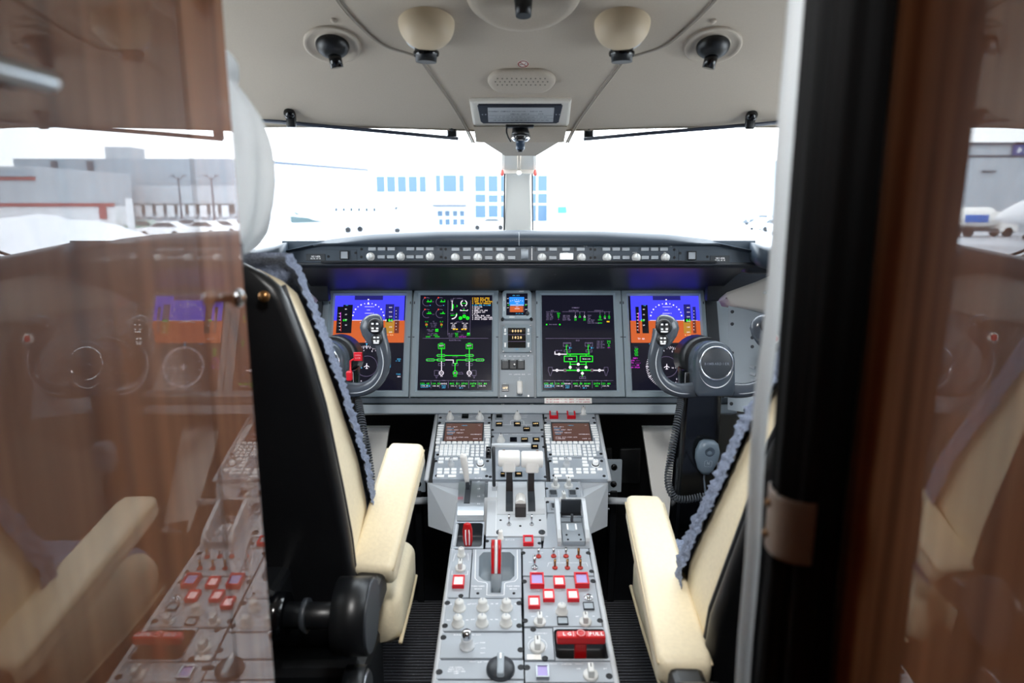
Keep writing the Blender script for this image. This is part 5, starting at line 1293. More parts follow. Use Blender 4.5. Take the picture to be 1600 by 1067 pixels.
    for s_ in (-1, 1):
        MB().tube([A0.lerp(A1, f) + side * s_ * (aw / 2 - .0015) - up * .011 for f in (.02, .3, .6, .95)], .0022, 6).build('piping', PIPING, ar)
    # pivot block below the rear end and the cross shaft into the shell
    ph = A0 + V((0, -.10, -.024)); rr_ = lever; sd = V((1, 0, 0))
    MB().cyl(ph - sd * .030, ph + sd * .022, rr_, rr_, 34).build('armrest_pivot', BLACK, t)
    MB().cyl(ph - sd * .032 * sx * (1 if sx < 0 else 1) * 0 + sd * (.022 if sx < 0 else -.030), ph + sd * (.0255 if sx < 0 else -.0335), rr_ * .97, rr_ * .93, 34).build('pivot_cap', DARKG, t)
    mb = MB().box(ph + V((0, .07, -.012)), (.05, .12, .052), .01); mb.build('pivot_block', BLACK, t)
    e1 = V((X(tab[-1][1] + .12), ph.y, ph.z)); MB().cyl(e1, ph, .021, .021, 20).build('cross_shaft', BLACK, t)
    xf = X(tab[-1][1] + .115); MB().cyl((xf - .012, ph.y, ph.z), (xf + .02, ph.y, ph.z), .04, .036, 28).build('shaft_flange', GLOSSB, t)
    xf -= sx * .05; MB().cyl((xf - .004, ph.y, ph.z), (xf + .004, ph.y, ph.z), .027, .027, 26).build('shaft_washer', DARKG, t)
    MB().box((xf + sx * .07, ph.y + .04, ph.z), (.05, .10, .09), .012).build('shaft_bracket', BLACK, t)
    MB().cyl((ph.x - .02, ph.y - .02, ph.z - .135), (ph.x + .012, ph.y - .02, ph.z - .135), .05, .05, 30).build('recline_wheel', BLACK, t)
    MB().cyl((ph.x + .012, ph.y - .02, ph.z - .135), (ph.x + .016, ph.y - .02, ph.z - .135), .044, .04, 30).build('wheel_rim', STEEL, t)
    MB().box((X((c['xi'] + xo) / 2 + .03), c['yr'] - .04, .33), (xo - c['xi'] - .02, .16, .3), .02).build('seat_frame', BLACK, t)
tabL = [(1.172, .338, .955, 1.05), (1.149, .332, .963, 1.075), (1.032, .299, .976, 1.095), (.941, .286, .998, 1.135), (.79, .274, 1.029, 1.22), (.695, .269, 1.051, 1.25), (.42, .262, 1.09, 1.25)]
def mid(u0, u1, v, d): return P((u0 + u1) / 2, v, d)
seat('left cream and black cockpit seat with grey sheepskin, beside the wood panel', tabL, .70, dict(xi=.205, yf=1.37, yr=1.15, zt=.545, zb=.43),
     (mid(541, 613, 889, 1.186), mid(605, 665, 688, 1.42), .080, .05), -1, .060)
tabR = [(1.17, .385, .745, .83), (1.09, .365, .765, .865), (1.01, .347, .79, .905), (.936, .334, .82, .95), (.83, .317, .838, .995), (.735, .302, .86, 1.04), (.662, .292, .88, 1.07), (.42, .285, .92, 1.08)]
seat('right cream and black cockpit seat with grey sheepskin, beside the dark curtain', tabR, .745, dict(xi=.262, yf=1.36, yr=.98, zt=.53, zb=.41),
     (mid(1030, 1117, 1036, .981), mid(975, 1035, 769, 1.42), .080, .05), 1, .056)

# ================================================================ shell of the flight deck
def ceil_z(x, y):
    ax = abs(x)
    if y > 1.3: z = 1.566 - .45 * (y - 1.317)
    elif y > .9:
        f = (1.3 - y) / .4; z = 1.574 + .45 * .4 * (f - f * f / 2 * .55) * .92
    else: z = 1.574 + .45 * .4 * .725 * .92 + .12 * (.9 - y) * max(0, 1 - (.9 - y) * .5)
    z = min(z, 1.80)
    return z - .08 * ax * ax - .5 * max(0, ax - .55) ** 2
def y_front(x): return 1.650 - .097 * abs(x) - .05 * x * x
SW = .88
mb = MB()
def cf(u, v):
    x = -SW + 2 * SW * u; y = -1.6 + (y_front(x) + 1.6) * v; return V((x, y, ceil_z(x, y)))
mb.grid(cf, 60, 110)
lo = [V((-SW + 2 * SW * i / 59, 0, 0)) for i in range(60)]
mb.grid(lambda u, v: (lambda x: V((x, y_front(x) + .05 * v, ceil_z(x, y_front(x)) - .004 + .10 * v)))(-SW + 2 * SW * u), 60, 3)
mb.grid(lambda u, v: (lambda x: (lambda y: V((x, y, max(ceil_z(x, y) + .06, 1.5))))(-1.6 + (y_front(x) + .05 + 1.6) * v))(-SW + 2 * SW * u), 30, 40)
struct('ceiling', mb, LINER)
def on_ceil(u, v):
    """point of the headliner seen at a pixel"""
    r = ray(u, v); a, b = .3, 3.0
    for _ in range(60):
        m = (a + b) / 2; p = CAM + r * m
        if p.z < ceil_z(p.x, p.y): a = m
        else: b = m
    return CAM + r * a
def ceil_n(p):
    e = .01; dx = (ceil_z(p.x + e, p.y) - ceil_z(p.x - e, p.y)) / (2 * e); dy = (ceil_z(p.x, p.y + e) - ceil_z(p.x, p.y - e)) / (2 * e)
    return -V((-dx, -dy, 1)).normalized()
def ceil_frame(u, v):
    p = on_ceil(u, v); n = ceil_n(p); x = V((1, 0, 0)); x = (x - n * x.dot(n)).normalized(); y = n.cross(x)
    M = Matrix((x, y, n)).transposed().to_4x4(); M.translation = p; return M, p, n
# seams between the headliner panels
for k, sx in enumerate((-1, 1)):
    px = [(520, -14), (540, 14), (572, 48), (604, 72), (638, 83), (657, 92), (676, 117), (705, 158), (727, 194), (741, 222)] if sx < 0 else [(1128, -14), (1098, 18), (1065, 49), (1035, 72), (1000, 84), (976, 92), (955, 117), (925, 157), (900, 193), (885, 222)]
    pts = smooth_pts([on_ceil(u, v) for u, v in px], 6)
    struct('trim_%d' % (k + 1), MB().tube([p + V((0, 0, -.0005)) for p in pts], .0028, 6).tube([p + V((sx * .005, 0, -.0005)) for p in pts], .0022, 6, 1), [SEAM, LINER], 'seam of the headliner, %s of the compass' % ('left' if sx < 0 else 'right'))

def side_x(y): return .88 if y < .9 else .88 - .085 * (y - .9) - .03 * max(0, y - 1.6) ** 1
SILL = 1.10
def sill(y): return lerp_tab([(0, 1.04), (1.45, 1.04), (1.7, 1.065), (1.9, 1.075), (2.5, 1.05)], y)[1]
def wall(sx):
    mb = MB(); ys = [-1.6, -1, -.4, 0, .4, .8, .95, 1.1, 1.25, 1.4, 1.5, 1.6, 1.7, 1.8, 1.9, 2.0, 2.15, 2.3, 2.45]
    for a, b in zip(ys, ys[1:]):
        def q(z0a, z0b, z1a, z1b):
            vs = [(sx * side_x(a), a, z0a), (sx * side_x(b), b, z0b), (sx * side_x(b), b, z1b), (sx * side_x(a), a, z1a)]
            o2 = [(x + sx * .05, y, z) for x, y, z in vs]
            f = (0, 1, 2, 3) if sx < 0 else (3, 2, 1, 0)
            mb.add(vs, [f]); mb.add(o2, [f[::-1]])
        ct = lambda y: ceil_z(side_x(y), y) + .03 if y < 1.62 else 1.5
        if b <= .95 or (1.4 <= a and b <= 1.6): q(0, 0, ct(a), ct(b))
        elif b <= 1.4:
            q(0, 0, sill(a), sill(b)); q(1.40, 1.40, ct(a), ct(b))
        else: q(0, 0, sill(a), sill(b))
    return mb
struct('wall_left_side', wall(-1), TRIM); struct('wall_right_side', wall(1), TRIM)
mb = MB().box((0, 2.47, .55), (1.7, .04, 1.05), 0); struct('wall_front', mb, BLACK)
mb = MB().box((0, -1.62, .9), (1.9, .04, 1.9), 0); struct('wall_back', mb, TRIM)
mb = MB().box((0, 2.3, 1.015), (1.56, .36, .03), .004); struct('trim_3', mb, SLATE, 'dark shelf between glareshield and windshield')
# floor: dark sheet with ribbed mats
mb = MB().box((0, .45, FLOOR - .03), (1.9, 4.1, .06), 0)
struct('floor', mb, mat('floor_black_sheet', (15, 17, 21), .3, bump=.1, bscale=60, var=.3))
def ribbed():
    m = bpy.data.materials.new('ribbed_black_mat'); m.use_nodes = True; nt = m.node_tree; b = nt.nodes['Principled BSDF']
    t = nt.nodes.new('ShaderNodeTexCoord'); wv = nt.nodes.new('ShaderNodeTexWave'); wv.wave_type = 'BANDS'; wv.bands_direction = 'Y'
    wv.inputs['Scale'].default_value = 26; wv.inputs['Distortion'].default_value = .4; wv.inputs['Detail'].default_value = 1
    r = nt.nodes.new('ShaderNodeValToRGB'); r.color_ramp.elements[0].color = (.004, .004, .006, 1); r.color_ramp.elements[1].color = (.11, .115, .135, 1)
    n2 = nt.nodes.new('ShaderNodeTexNoise'); n2.inputs['Scale'].default_value = 170; r2 = nt.nodes.new('ShaderNodeValToRGB'); r2.color_ramp.elements[0].position = .66; r2.color_ramp.elements[1].position = .72
    mx = nt.nodes.new('ShaderNodeMix'); mx.data_type = 'RGBA'; mx.inputs[7].default_value = (.35, .36, .38, 1)
    ml = nt.nodes.new('ShaderNodeMath'); ml.operation = 'MULTIPLY'
    nt.links.new(t.outputs['Object'], wv.inputs['Vector']); nt.links.new(t.outputs['Object'], n2.inputs['Vector'])
    nt.links.new(wv.outputs['Fac'], r.inputs['Fac']); nt.links.new(n2.outputs['Fac'], r2.inputs['Fac'])
    nt.links.new(r2.outputs['Color'], ml.inputs[0]); nt.links.new(wv.outputs['Fac'], ml.inputs[1])
    nt.links.new(ml.outputs[0], mx.inputs[0]); nt.links.new(r.outputs['Color'], mx.inputs[6]); nt.links.new(mx.outputs[2], b.inputs['Base Color'])
    bp = nt.nodes.new('ShaderNodeBump'); bp.inputs['Distance'].default_value = .004; nt.links.new(wv.outputs['Fac'], bp.inputs['Height']); nt.links.new(bp.outputs['Normal'], b.inputs['Normal'])
    b.inputs['Roughness'].default_value = .8
    return m
RIB = ribbed()
ym = hit(650, 942, V((0, 0, FLOOR)), V((0, 0, 1))).y
for sx, l_ in ((-1, 'left'), (1, 'right')):
    mb = MB().box((X0 + sx * (.1525 + .28), ym / 2 + .1, FLOOR + .004), (.53, ym - .2, .008), .002); o = mb.build('floor_mat', RIB); tag(o, 'black ribbed floor mat between pedestal and %s seat' % l_, 'mat')
# footwell: kick panels, grey covers and support tube
for sx, l_ in ((-1, 'left'), (1, 'right')):
    fu = (lambda u: u) if sx > 0 else (lambda u: 1612 - u)
    t = thing('footwell_cover', 'pale grey cover inside the %s footwell under the instrument panel' % l_, 'cover', P(fu(1035), 730, 2.1), None, True)
    q = [P(fu(1004), 668, 2.13), P(fu(1062), 668, 2.13), P(fu(1068), 760, 2.03), P(fu(1018), 764, 2.03)]
    nrm = V((0, .02, 0)); m = MB(); m.loft([[p + nrm for p in q], q], 0, False); m.build('panel', WHITE, t)
    q = [P(fu(1018), 764, 2.03), P(fu(1068), 760, 2.03), P(fu(1068), 830, 1.93), P(fu(1030), 830, 1.95)]; g_ = (q[2] + q[3]) / 2; MB().box((g_.x, g_.y + .02, (g_.z + FLOOR) / 2), (.05, .03, g_.z - FLOOR + .04), .004).build('support', BLACK, t); m = MB(); m.loft([[p + nrm for p in q], q], 0, False); m.build('toe_panel', WHITE, t)
    t = thing('rudder_pedal_support', 'grey metal bracket with round holes and tube beside the pedestal in the %s footwell' % l_, 'bracket', P(fu(962), 770, 1.95), None, True)
    MB().tube([P(fu(944), 782, 1.9), P(fu(1010), 784, 1.9)], .010, 12).build('tube', LGREY, t)
    a, b = P(fu(948), 718, 1.96), P(fu(972), 772, 1.96); MB().box(((a.x + b.x) / 2, a.y, (a.z + b.z) / 2), (abs(b.x - a.x), .012, a.z - b.z), .002).build('plate', GREY, t)
    MB().box(((a.x + b.x) / 2, a.y, (b.z + FLOOR) / 2), (.02, .02, b.z - FLOOR + .01), .003).build('leg', BLACK, t)
    for v in (731, 760): c = P(fu(960), v, 1.95); MB().lathe([(.009, 0), (.009, .004), (0, .004)], 16, 0, Matrix.Translation((c.x, a.y - .0055, c.z)) @ Matrix.Rotation(rad(90), 4, 'X'), True, False).build('hole', GLOSSB, t)
    t = thing('rudder_pedal', 'dark rudder pedal plate deep in the %s footwell' % l_, 'pedal', P(fu(985), 700, 2.25), None, True)
    for e in (-.08, .02): MB().box((P(fu(985), 700, 2.25).x + e * sx, 2.25, .36), (.075, .02, .13), .006).build('foot_plate', BLACK, t)
    MB().box((P(fu(985), 700, 2.25).x - .03 * sx, 2.3, .2), (.03, .03, .3), .004).build('pedal_arm', BLACK, t)
# ---- side consoles and the pale ledges at the ends of the instrument panel
for sx, l_ in ((-1, 'left'), (1, 'right')):
    fu = (lambda u: u) if sx > 0 else (lambda u: 1620 - u)
    t = thing('side_ledge', 'cream moulded ledge at the %s end of the instrument panel' % l_, 'ledge', P(fu(1170), 470, 1.86), None, True)
    dd = lambda u: 1.89 - (u - 1133) * .0016
    top = [(1134, 464), (1138, 458), (1160, 450), (1185, 441), (1210, 430), (1250, 418), (1300, 405)]; bot = [(1135, 468), (1140, 478), (1160, 481), (1185, 485), (1207, 490), (1250, 500), (1300, 514)]
    r0 = [P(fu(u), v, dd(u)) for u, v in top]; r1 = [P(fu(u), v, dd(u) - .0) for u, v in bot]
    bk = V((0, .07, -.012)); mb = MB(); rings = [[a + bk + V((0, 0, -.01)), a + V((0, .012, .001)), a + V((0, 0, -.006)), a.lerp(b, .5) + V((0, -.004, 0)), b + V((0, 0, .006)), b + V((0, .012, 0)), b + bk] for a, b in zip(r0, r1)]
    mb.loft(rings); mb.build('ledge', TRIM, t)
    c = P(fu(1195), 457, dd(1195) - .004); MB().lathe([(.005, 0), (.004, .004), (0, .005)], 12, 0, Matrix.Translation(c) @ Matrix.Rotation(rad(90), 4, 'X'), True, False).build('button', IVORY, t)
    # grey bolted panel below the ledge
    t = thing('bolted_equipment_plate', 'grey bolted side panel with small keys behind the %s control yoke' % l_, 'panel', P(fu(1175), 560, 1.85), None, True)
    q = [P(fu(1138), 476, 1.90), P(fu(1235), 500, 1.78), P(fu(1240), 655, 1.72), P(fu(1137), 640, 1.84)]
    nn = (q[1] - q[0]).cross(q[3] - q[0]).normalized(); nn = -nn if nn.y > 0 else nn
    m = MB(); m.loft([[p - nn * .012 for p in q], q], 0, False); m.build('plate', GREY, t)
    def sp(a, b): return q[0].lerp(q[1], a).lerp(q[3].lerp(q[2], a), b)
    xa = (q[1] - q[0]).normalized() * (1 if sx > 0 else -1); ya = nn.cross(xa).normalized()
    Rm = Matrix((xa, ya, nn)).transposed().to_4x4()
    for a, b in ((.07, .06), (.07, .18), (.07, .46), (.06, .94), (.28, .98), (.4, .27), (.4, .36)):
        M_ = Rm.copy(); M_.translation = sp(a, b); MB().lathe([(.005, 0), (.0045, .0025), (.002, .003), (0, .002)], 12, 0, M_, True, False).build('bolt', DARKG, t)
    for i in range(3):
        for j in range(3):
            M_ = Rm.copy(); M_.translation = sp(.40 + .17 * i + .01 * j, .56 + .068 * j); MB().box((0, 0, .003), (.016, .009, .006), .0015, 0, M_).build('key', KEYG, t)
    M_ = Rm.copy(); M_.translation = sp(.56, .53); MB().box((0, 0, .001), (.004, .003, .002), 0, 0, M_).build('green_light', E['g'], t)
    # long side console running aft beside the seat
    t = thing('side_console', 'dark side console with cream top running aft along the %s wall' % l_, 'console', (sx * .786, 1.15, FLOOR), None, True)
    MB().box((sx * .786, 1.15, .36), (.055, .86, .56), .02).build('body', mat('console_brown_grey', (96, 88, 80), .5, bump=.05), t); MB().box((sx * .786, 1.15, .70), (.066, .88, .12), .03).build('top', TRIM, t)
    MB().box((sx * .7575, 1.28, .56), (.004, .09, .045), .001).build('placard', WHITE, t); MB().box((sx * .755, 1.25, .56), (.002, .018, .028), .001).build('placard_mark', DARKG, t)
    mb = MB().tube(smooth_pts([V((sx * (.72 - .02 * math.sin(a_)), 1.52 + .08 * math.cos(a_), .88 + .08 * math.sin(a_))) for a_ in [rad(x) for x in range(-40, 221, 20)]], 3), .010, 10); mb.build('tiller_rim', LGREY, t)
    MB().cyl((sx * .77, 1.52, .75), (sx * .74, 1.52, .90), .02, .03, 16).build('tiller_hub', DARKG, t)

# ---- windshield: panes, centre post, frames
mb = MB()
for k, sx in enumerate((-1, 1)):
    q = [V((sx * .035, 1.70, 1.425)), V((sx * .045, 2.42, 1.03)), V((sx * .785, 1.93, 1.07)), V((sx * .70, 1.62, 1.44))]
    m = MB(); m.grid(lambda u, v: q[0].lerp(q[3], u).lerp(q[1].lerp(q[2], u), v) + V((0, .06 * math.sin(math.pi * u) * .5, 0)), 12, 8)
    o = struct('window_%d' % (k + 1), m, PANE, '%s windshield pane' % ('left' if sx < 0 else 'right'))
    m = MB()
    for off in (0, .014, .028):
        m.tube(smooth_pts([V((sx * .83, 1.60, 1.38)), V((sx * (.832 - off * .2), 1.66 - off, 1.25)), V((sx * .826, 1.74 - off, 1.16 - off * .7)), V((sx * .80, 1.86, 1.105 - off)), V((sx * .76, 1.98, 1.085 - off * .8))], 6), .0042, 8, 1)
    m.tube([V((sx * .86, 1.58, 1.44)), V((sx * .845, 1.60, 1.06))], .02, 10, 0)
    struct('trim_%d' % (k + 4), m, [TRIM, BLACK], 'window frame at the %s edge of the windshield' % ('left' if sx < 0 else 'right'))
for k, sx in enumerate((-1, 1)):
    m = MB(); m.add([(sx * .885, .95, 1.03), (sx * .885, 1.4, 1.03), (sx * .885, 1.4, 1.405), (sx * .885, .95, 1.405)], [(0, 1, 2, 3)])
    struct('window_%d' % (k + 3), m, PANE, '%s side window' % ('left' if sx < 0 else 'right'))
# centre post: flat lower bar, cross piece and grooved upper fairing
t = thing('centre_post', 'cream windshield centre post standing on the glareshield below the compass', 'window post', P(810, 362, 2.1), None, True)
def slab(px, d0, d1, th, v0, v1, name, m, bev=.004):
    """upright slab between two rows of the picture, built at its own depth"""
    (ul0, ur0), (ul1, ur1) = px
    a, b, c, d = P(ul0, v0, d0), P(ur0, v0, d0), P(ur1, v1, d1), P(ul1, v1, d1)
    bk = V((0, th, 0)); e = V((bev, 0, 0))
    ring = lambda l, r: [l + bk, r + bk, r + V((0, bev, 0)), r - e, l + e, l + V((0, bev, 0))]
    return MB().loft([ring(a, b), ring(d, c)], 0, False).build(name, m, t)
slab(((789, 829), (788, 830)), 2.03, 2.22, .07, 268, 366, 'post', TRIM)
slab(((779, 843), (781, 841)), 2.0, 2.0, .05, 264, 271, 'cross_piece', TRIM)
slab(((784, 838), (784, 838)), 1.86, 2.0, .06, 232, 265, 'upper_fairing', TRIM, .008)
MB().tube([P(811, 236, 1.84), P(811, 264, 1.985)], .0052, 12).build('groove_rib', LINER, t)
c = P(811, 270, 1.985); MB().lathe([(.0075, 0), (.0075, .004), (.005, .007), (0, .0075)], 16, 0, Matrix.Translation(c) @ Matrix.Rotation(rad(90), 4, 'X'), True, False).build('knob', WHITE, t)
for sx in (-1, 1):
    MB().tube([P(810 + sx * 21.5, 272, 2.03), P(810 + sx * 22.5, 364, 2.22)], .0022, 6).build('rubber_seal', BLACK, t)
for sx, l_ in ((-1, 'left'), (1, 'right')):
    c = P(784.5 if sx < 0 else 836.5, 267, 1.99)
    t2 = tag(MB().lathe([(.002, .004), (.0042, 0), (.0058, -.008), (.0042, -.013), (0, -.0145)], 14).build('pull_tab', mat('coral_red', (214, 92, 84), .4), None, c), 'small coral red pull tab at the %s of the windshield centre post' % l_, 'tab')

# ---- overhead fittings
t = thing('overhead_fairing', 'cream fairing hanging from the headliner edge between the two visor rails', 'fairing', P(814, 215, 1.58), None, True)
def plate3(px, d, th, name, m, par, dd=None):
    q = [P(u, v, (d if dd is None else dd[i])) for i, (u, v) in enumerate(px)]
    return MB().loft([[p + V((0, th, th * .4)) for p in q], q], 0, False).build(name, m, par)
dv = lambda v: 1.515 + (v - 190) * .0021
plate3([(740, 198), (886, 198), (881, 222), (744, 222)], 0, .02, 'upper_face', LINER, t, [1.535, 1.535, 1.575, 1.575])
plate3([(743, 222), (882, 222), (872, 223), (838, 243.5), (789, 243.5), (757, 223)], 0, .02, 'lower_flap', LINER, t, [1.575, 1.575, 1.578, 1.66, 1.66, 1.578])
# compass card placard in its raised frame
M, p0, n0 = ceil_frame(813.5, 176)
t = thing('deviation_card_holder', 'black framed compass deviation card in a raised cream surround on the headliner', 'placard', M)
Mi = M.inverted(); ql = lambda u, v: (Mi @ hit(u, v, p0, n0)).to_2d()
def quad_box(px, z0, z1, name, m, par=None, bev=.002): return MB().prism([ql(*q)[:] for q in px], z0, z1, 0, None, bev).build(name, m, par or t)
quad_box([(733, 152), (893, 152), (889, 190), (878, 197), (750, 197), (739, 190)], -.004, .010, 'surround', TRIM, None, .006)
quad_box([(748, 155.5), (877, 155.5), (879, 158), (873, 183), (869, 185), (755, 185), (751, 182), (746, 158)], .009, .0135, 'black_frame', mat('black_blue_frame', (22, 27, 42), .4))
quad_box([(762, 159), (866, 159), (864, 181.5), (763, 181.5)], .0135, .0145, 'card', mat('grey_card', (176, 180, 184), .5), None, 0)
m = MB(); ctr = ql(814, 164.5); cs = (ql(866, 170) - ql(762, 170)).length
up_ = (ql(814, 160) - ql(814, 180)); sgn = 1 if up_.y > 0 else -1
Mt = Matrix.Translation((0, 0, 0))
def ct(t_, u, v, size, adv=.62):
    c = ql(u, v); m.text(t_, c, size, 0, z=.0148, adv=adv) if sgn > 0 else m.text(t_, (-c.x, -c.y), size, 0, Matrix.Rotation(math.pi, 4, 'Z'), z=.0148, adv=adv)
ct('STANDBY COMPASS DEVIATION - RADIO ON', 805, 164.5, .0052); ct('SERIAL 20514', 812, 168.7, .0055); ct('DATE', 845, 168.5, .0045)
ct('TO  N  030 060  E  120 150  S  210 240  W  300 330', 814, 173.5, .0042, .54); ct('STR 359 030 061 090 120 149 179 210 241 271 300 330', 814, 178.6, .0048, .5)
for v in (171, 176): m.line([ql(764, v)[:], ql(864, v)[:]], .0006, .0148)
m.build('card_print', mat('dark_print', (46, 50, 60), .6), t)
for u, v in ((754, 170), (759, 170), (869, 170), (874, 170)): link('screw', KC.setdefault('ccs', MB().lathe([(.0018, 0), (.0016, .0008), (0, .001)], 10, cap=False).mesh('screw', STEEL)), t, ql(u, v).to_3d() + V((0, 0, .0135)))
# whisky compass
c = P(812.5, 212, 1.515)
t = thing('standby_compass', 'black standby compass with chrome rim hanging above the windshield post', 'compass', c, None, True)
a, b = P(790, 196, 1.50), P(834, 199, 1.50); MB().box(((a.x + b.x) / 2, a.y, (a.z + b.z) / 2), (b.x - a.x, .03, .006), .002).build('mount_plate', BLACK, t)
def cring(u0, u1, v, d, dep): 
    l, r = P(u0, v, d), P(u1, v, d); o_ = (l + r) / 2; w_ = (r - l).length / 2
    return [o_ + V((w_ * math.cos(2 * math.pi * i / 20), dep * math.sin(2 * math.pi * i / 20), 0)) for i in range(20)]
MB().loft([cring(801, 824, 198, 1.515, .014), cring(800, 827, 206, 1.515, .018), cring(799, 828, 212, 1.515, .019)]).build('body', BLACK, t)
MB().loft([cring(798, 829, 211, 1.513, .0205), cring(799, 828, 217, 1.513, .0195), cring(803, 824, 221, 1.513, .016)]).build('rim', CHROME, t)
MB().loft([cring(803, 823, 213, 1.497, .014), cring(803, 822, 218, 1.497, .014)]).build('window', GLOSSB, t)
for u in (806, 811, 816, 820): q_ = P(u, 213.5, 1.4875); MB().box(q_, (.0022, .001, .0034), 0).build('card_mark', INK, t)
MB().loft([cring(806, 820, 219, 1.51, .011), cring(806, 820, 232, 1.51, .011), cring(807, 819, 234, 1.51, .01)]).build('lamp_housing', mat('compass_lower', (52, 70, 92), .3), t)
MB().loft([cring(808.5, 817, 234, 1.51, .006), cring(808.5, 817, 237.5, 1.51, .006)]).build('foot', BLACK, t)
MB().tube(smooth_pts([P(792, 197, 1.5), P(791.5, 206, 1.49), P(794, 214, 1.49), P(798, 221, 1.5)], 5), .0017, 8).build('wire', BLACK, t)

# speaker grille, sign
M, p0, n0 = ceil_frame(815.5, 125); Mi = M.inverted()
t = thing('speaker_grille', 'raised cream speaker grille with rows of small holes above the deviation card', 'speaker', M)
a, b = ql(761, 124), ql(869, 124); c, d = ql(815, 106), ql(815, 143.5)
w_, h_ = (b - a).length, (d - c).length; o_ = (a + b) / 2; o_.y = (c.y + d.y) / 2
L0 = rrect(w_, h_, h_ * .49, 8, o_.x, o_.y); L1 = rrect(w_ - .01, h_ - .01, (h_ - .01) * .49, 8, o_.x, o_.y); L2 = rrect(w_ - .026, h_ - .026, (h_ - .026) * .49, 8, o_.x, o_.y)
MB().loft([[V((x, y, z)) for x, y in L_] for L_, z in ((L0, -.001), (L1, .007), (L2, .0095))]).build('housing', LINER, t)
m = MB()
for r_, n_, u0, v in ((0, 11, 777.5, 116), (1, 12, 774, 121), (2, 11, 777.5, 126)):
    for k in range(n_): q_ = ql(u0 + k * 7.4, v); m.disc(q_, .0017, .0099, 0, None, 8)
hol = m.build('perforation', HOLE, t)
M, p0, n0 = ceil_frame(817.5, 99.5); Mi = M.inverted()
t = thing('no_smoking_sign', 'small round red no smoking sign on the headliner', 'sign', M)
MB().lathe([(.0115, 0), (.0115, .0008), (0, .0009)], 28, cap=False).build('disc', mat('pale_sign_disc', (226, 214, 206), .5), t)
m = MB().arc((0, 0), .0096, 0, 360, .002, .0011).line([(-.0068, .0068), (.0068, -.0068)], .0018, .0013); m.build('red_ring', mat('sign_red', (150, 44, 44), .5), t)
MB().line([(-.006, -.001), (.003, -.001)], .0018, .0010).line([(.003, .001), (.0055, .003), (.0045, .005)], .0008, .0010).build('cigarette', mat('sign_dark', (60, 40, 40), .5), t)

# gasper eyeballs and map lights
for u, v, l_, s_ in ((519.5, 69, 'left', 1), (1114, 70, 'right', -1)):
    M, p0, n0 = ceil_frame(u, v)
    t = thing('spot_light', 'black eyeball spot light in a shallow cream dish, %s side of the ceiling' % l_, 'ceiling light', M)
    MB().lathe([(.052, -.002), (.052, .004), (.049, .0055), (.044, .0035), (.034, -.001), (.03, .002)], 40, cap=False).build('dish', LINER, t)
    MB().lathe([(.03, -.001), (.031, .004), (.029, .010), (.022, .017), (.012, .021), (0, .022)], 32, cap=False).build('eyeball', BLACK, t)
    tip = V((.004 * s_, -.02, .036)); MB().cyl((.001, -.006, .012), tip, .0125, .0115, 20).build('nozzle', GLOSSB, t)
    M2, p2, n2 = ceil_frame(u + (2 if s_ > 0 else 0), v - 38)
    tag(MB().lathe([(.006, 0), (.006, .002), (.0035, .005), (0, .006)], 14, cap=False).build('coat_stud', LINER), 'small cream stud on the ceiling behind the %s spot light' % l_, 'stud').matrix_basis = M2
for u, v, l_, s_ in ((668, 46, 'left', -1), (970, 46, 'right', 1)):
    M, p0, n0 = ceil_frame(u, v); Mi = M.inverted()
    t = thing('map_light', 'cream domed map light with black nozzle, %s of the ceiling centre' % l_, 'ceiling light', M)
    # hood: half dome opening forward, leaning outward
    def hood(u_, v_):
        a_ = math.pi * 2 * u_; f = v_; r = .050 * math.sin(math.pi / 2 * (1 - f) ** .8) if f < 1 else 0
        z = .044 * math.sin(math.pi / 2 * f) ; x, y = r * math.cos(a_), r * .86 * math.sin(a_)
        cut = -.020; y2 = max(y, cut - z * .25)
        return V((x + s_ * -.004 * f, y2 + .018, z))
    MB().grid(hood, 48, 18, 0, True, True).build('hood', mat('lamp_hood_warm_lit', (204, 186, 158), .5, bump=.08, bscale=400), t)  # warm light on the hood is put into its colour
    MB().lathe([(.036, -.001), (.036, .010), (.03, .012), (0, .012)], 28, 0, Matrix.Translation((s_ * .006, -.014, 0)) @ Matrix.Rotation(rad(0), 4, 'X'), True, False).build('socket', LGREY, t)
    MB().cyl((s_ * .004, -.012, .008), (s_ * .006, -.030, .046), .022, .019, 24).build('nozzle', BLACK, t)
    m = MB().lathe([(.0235, 0), (.024, .004), (.0225, .007)], 24, 0, Matrix.Translation((s_ * .005, -.022, .03)) @ Matrix.Rotation(rad(25), 4, 'X'), True, False); m.build('collar', GLOSSB, t)
M, p0, n0 = ceil_frame(818, -16)
t = thing('ceiling_dish_light', 'large round cream ceiling dish with black stem, cut by the top edge of the frame', 'ceiling light', M)
MB().lathe([(.098, -.001), (.096, .010), (.088, .018), (.078, .019), (.07, .012), (.03, .008), (0, .008)], 48, cap=False).build('dish', LINER, t)
MB().cyl((0, -.012, .006), (0, -.018, .036), .016, .013, 20).build('stem', BLACK, t)

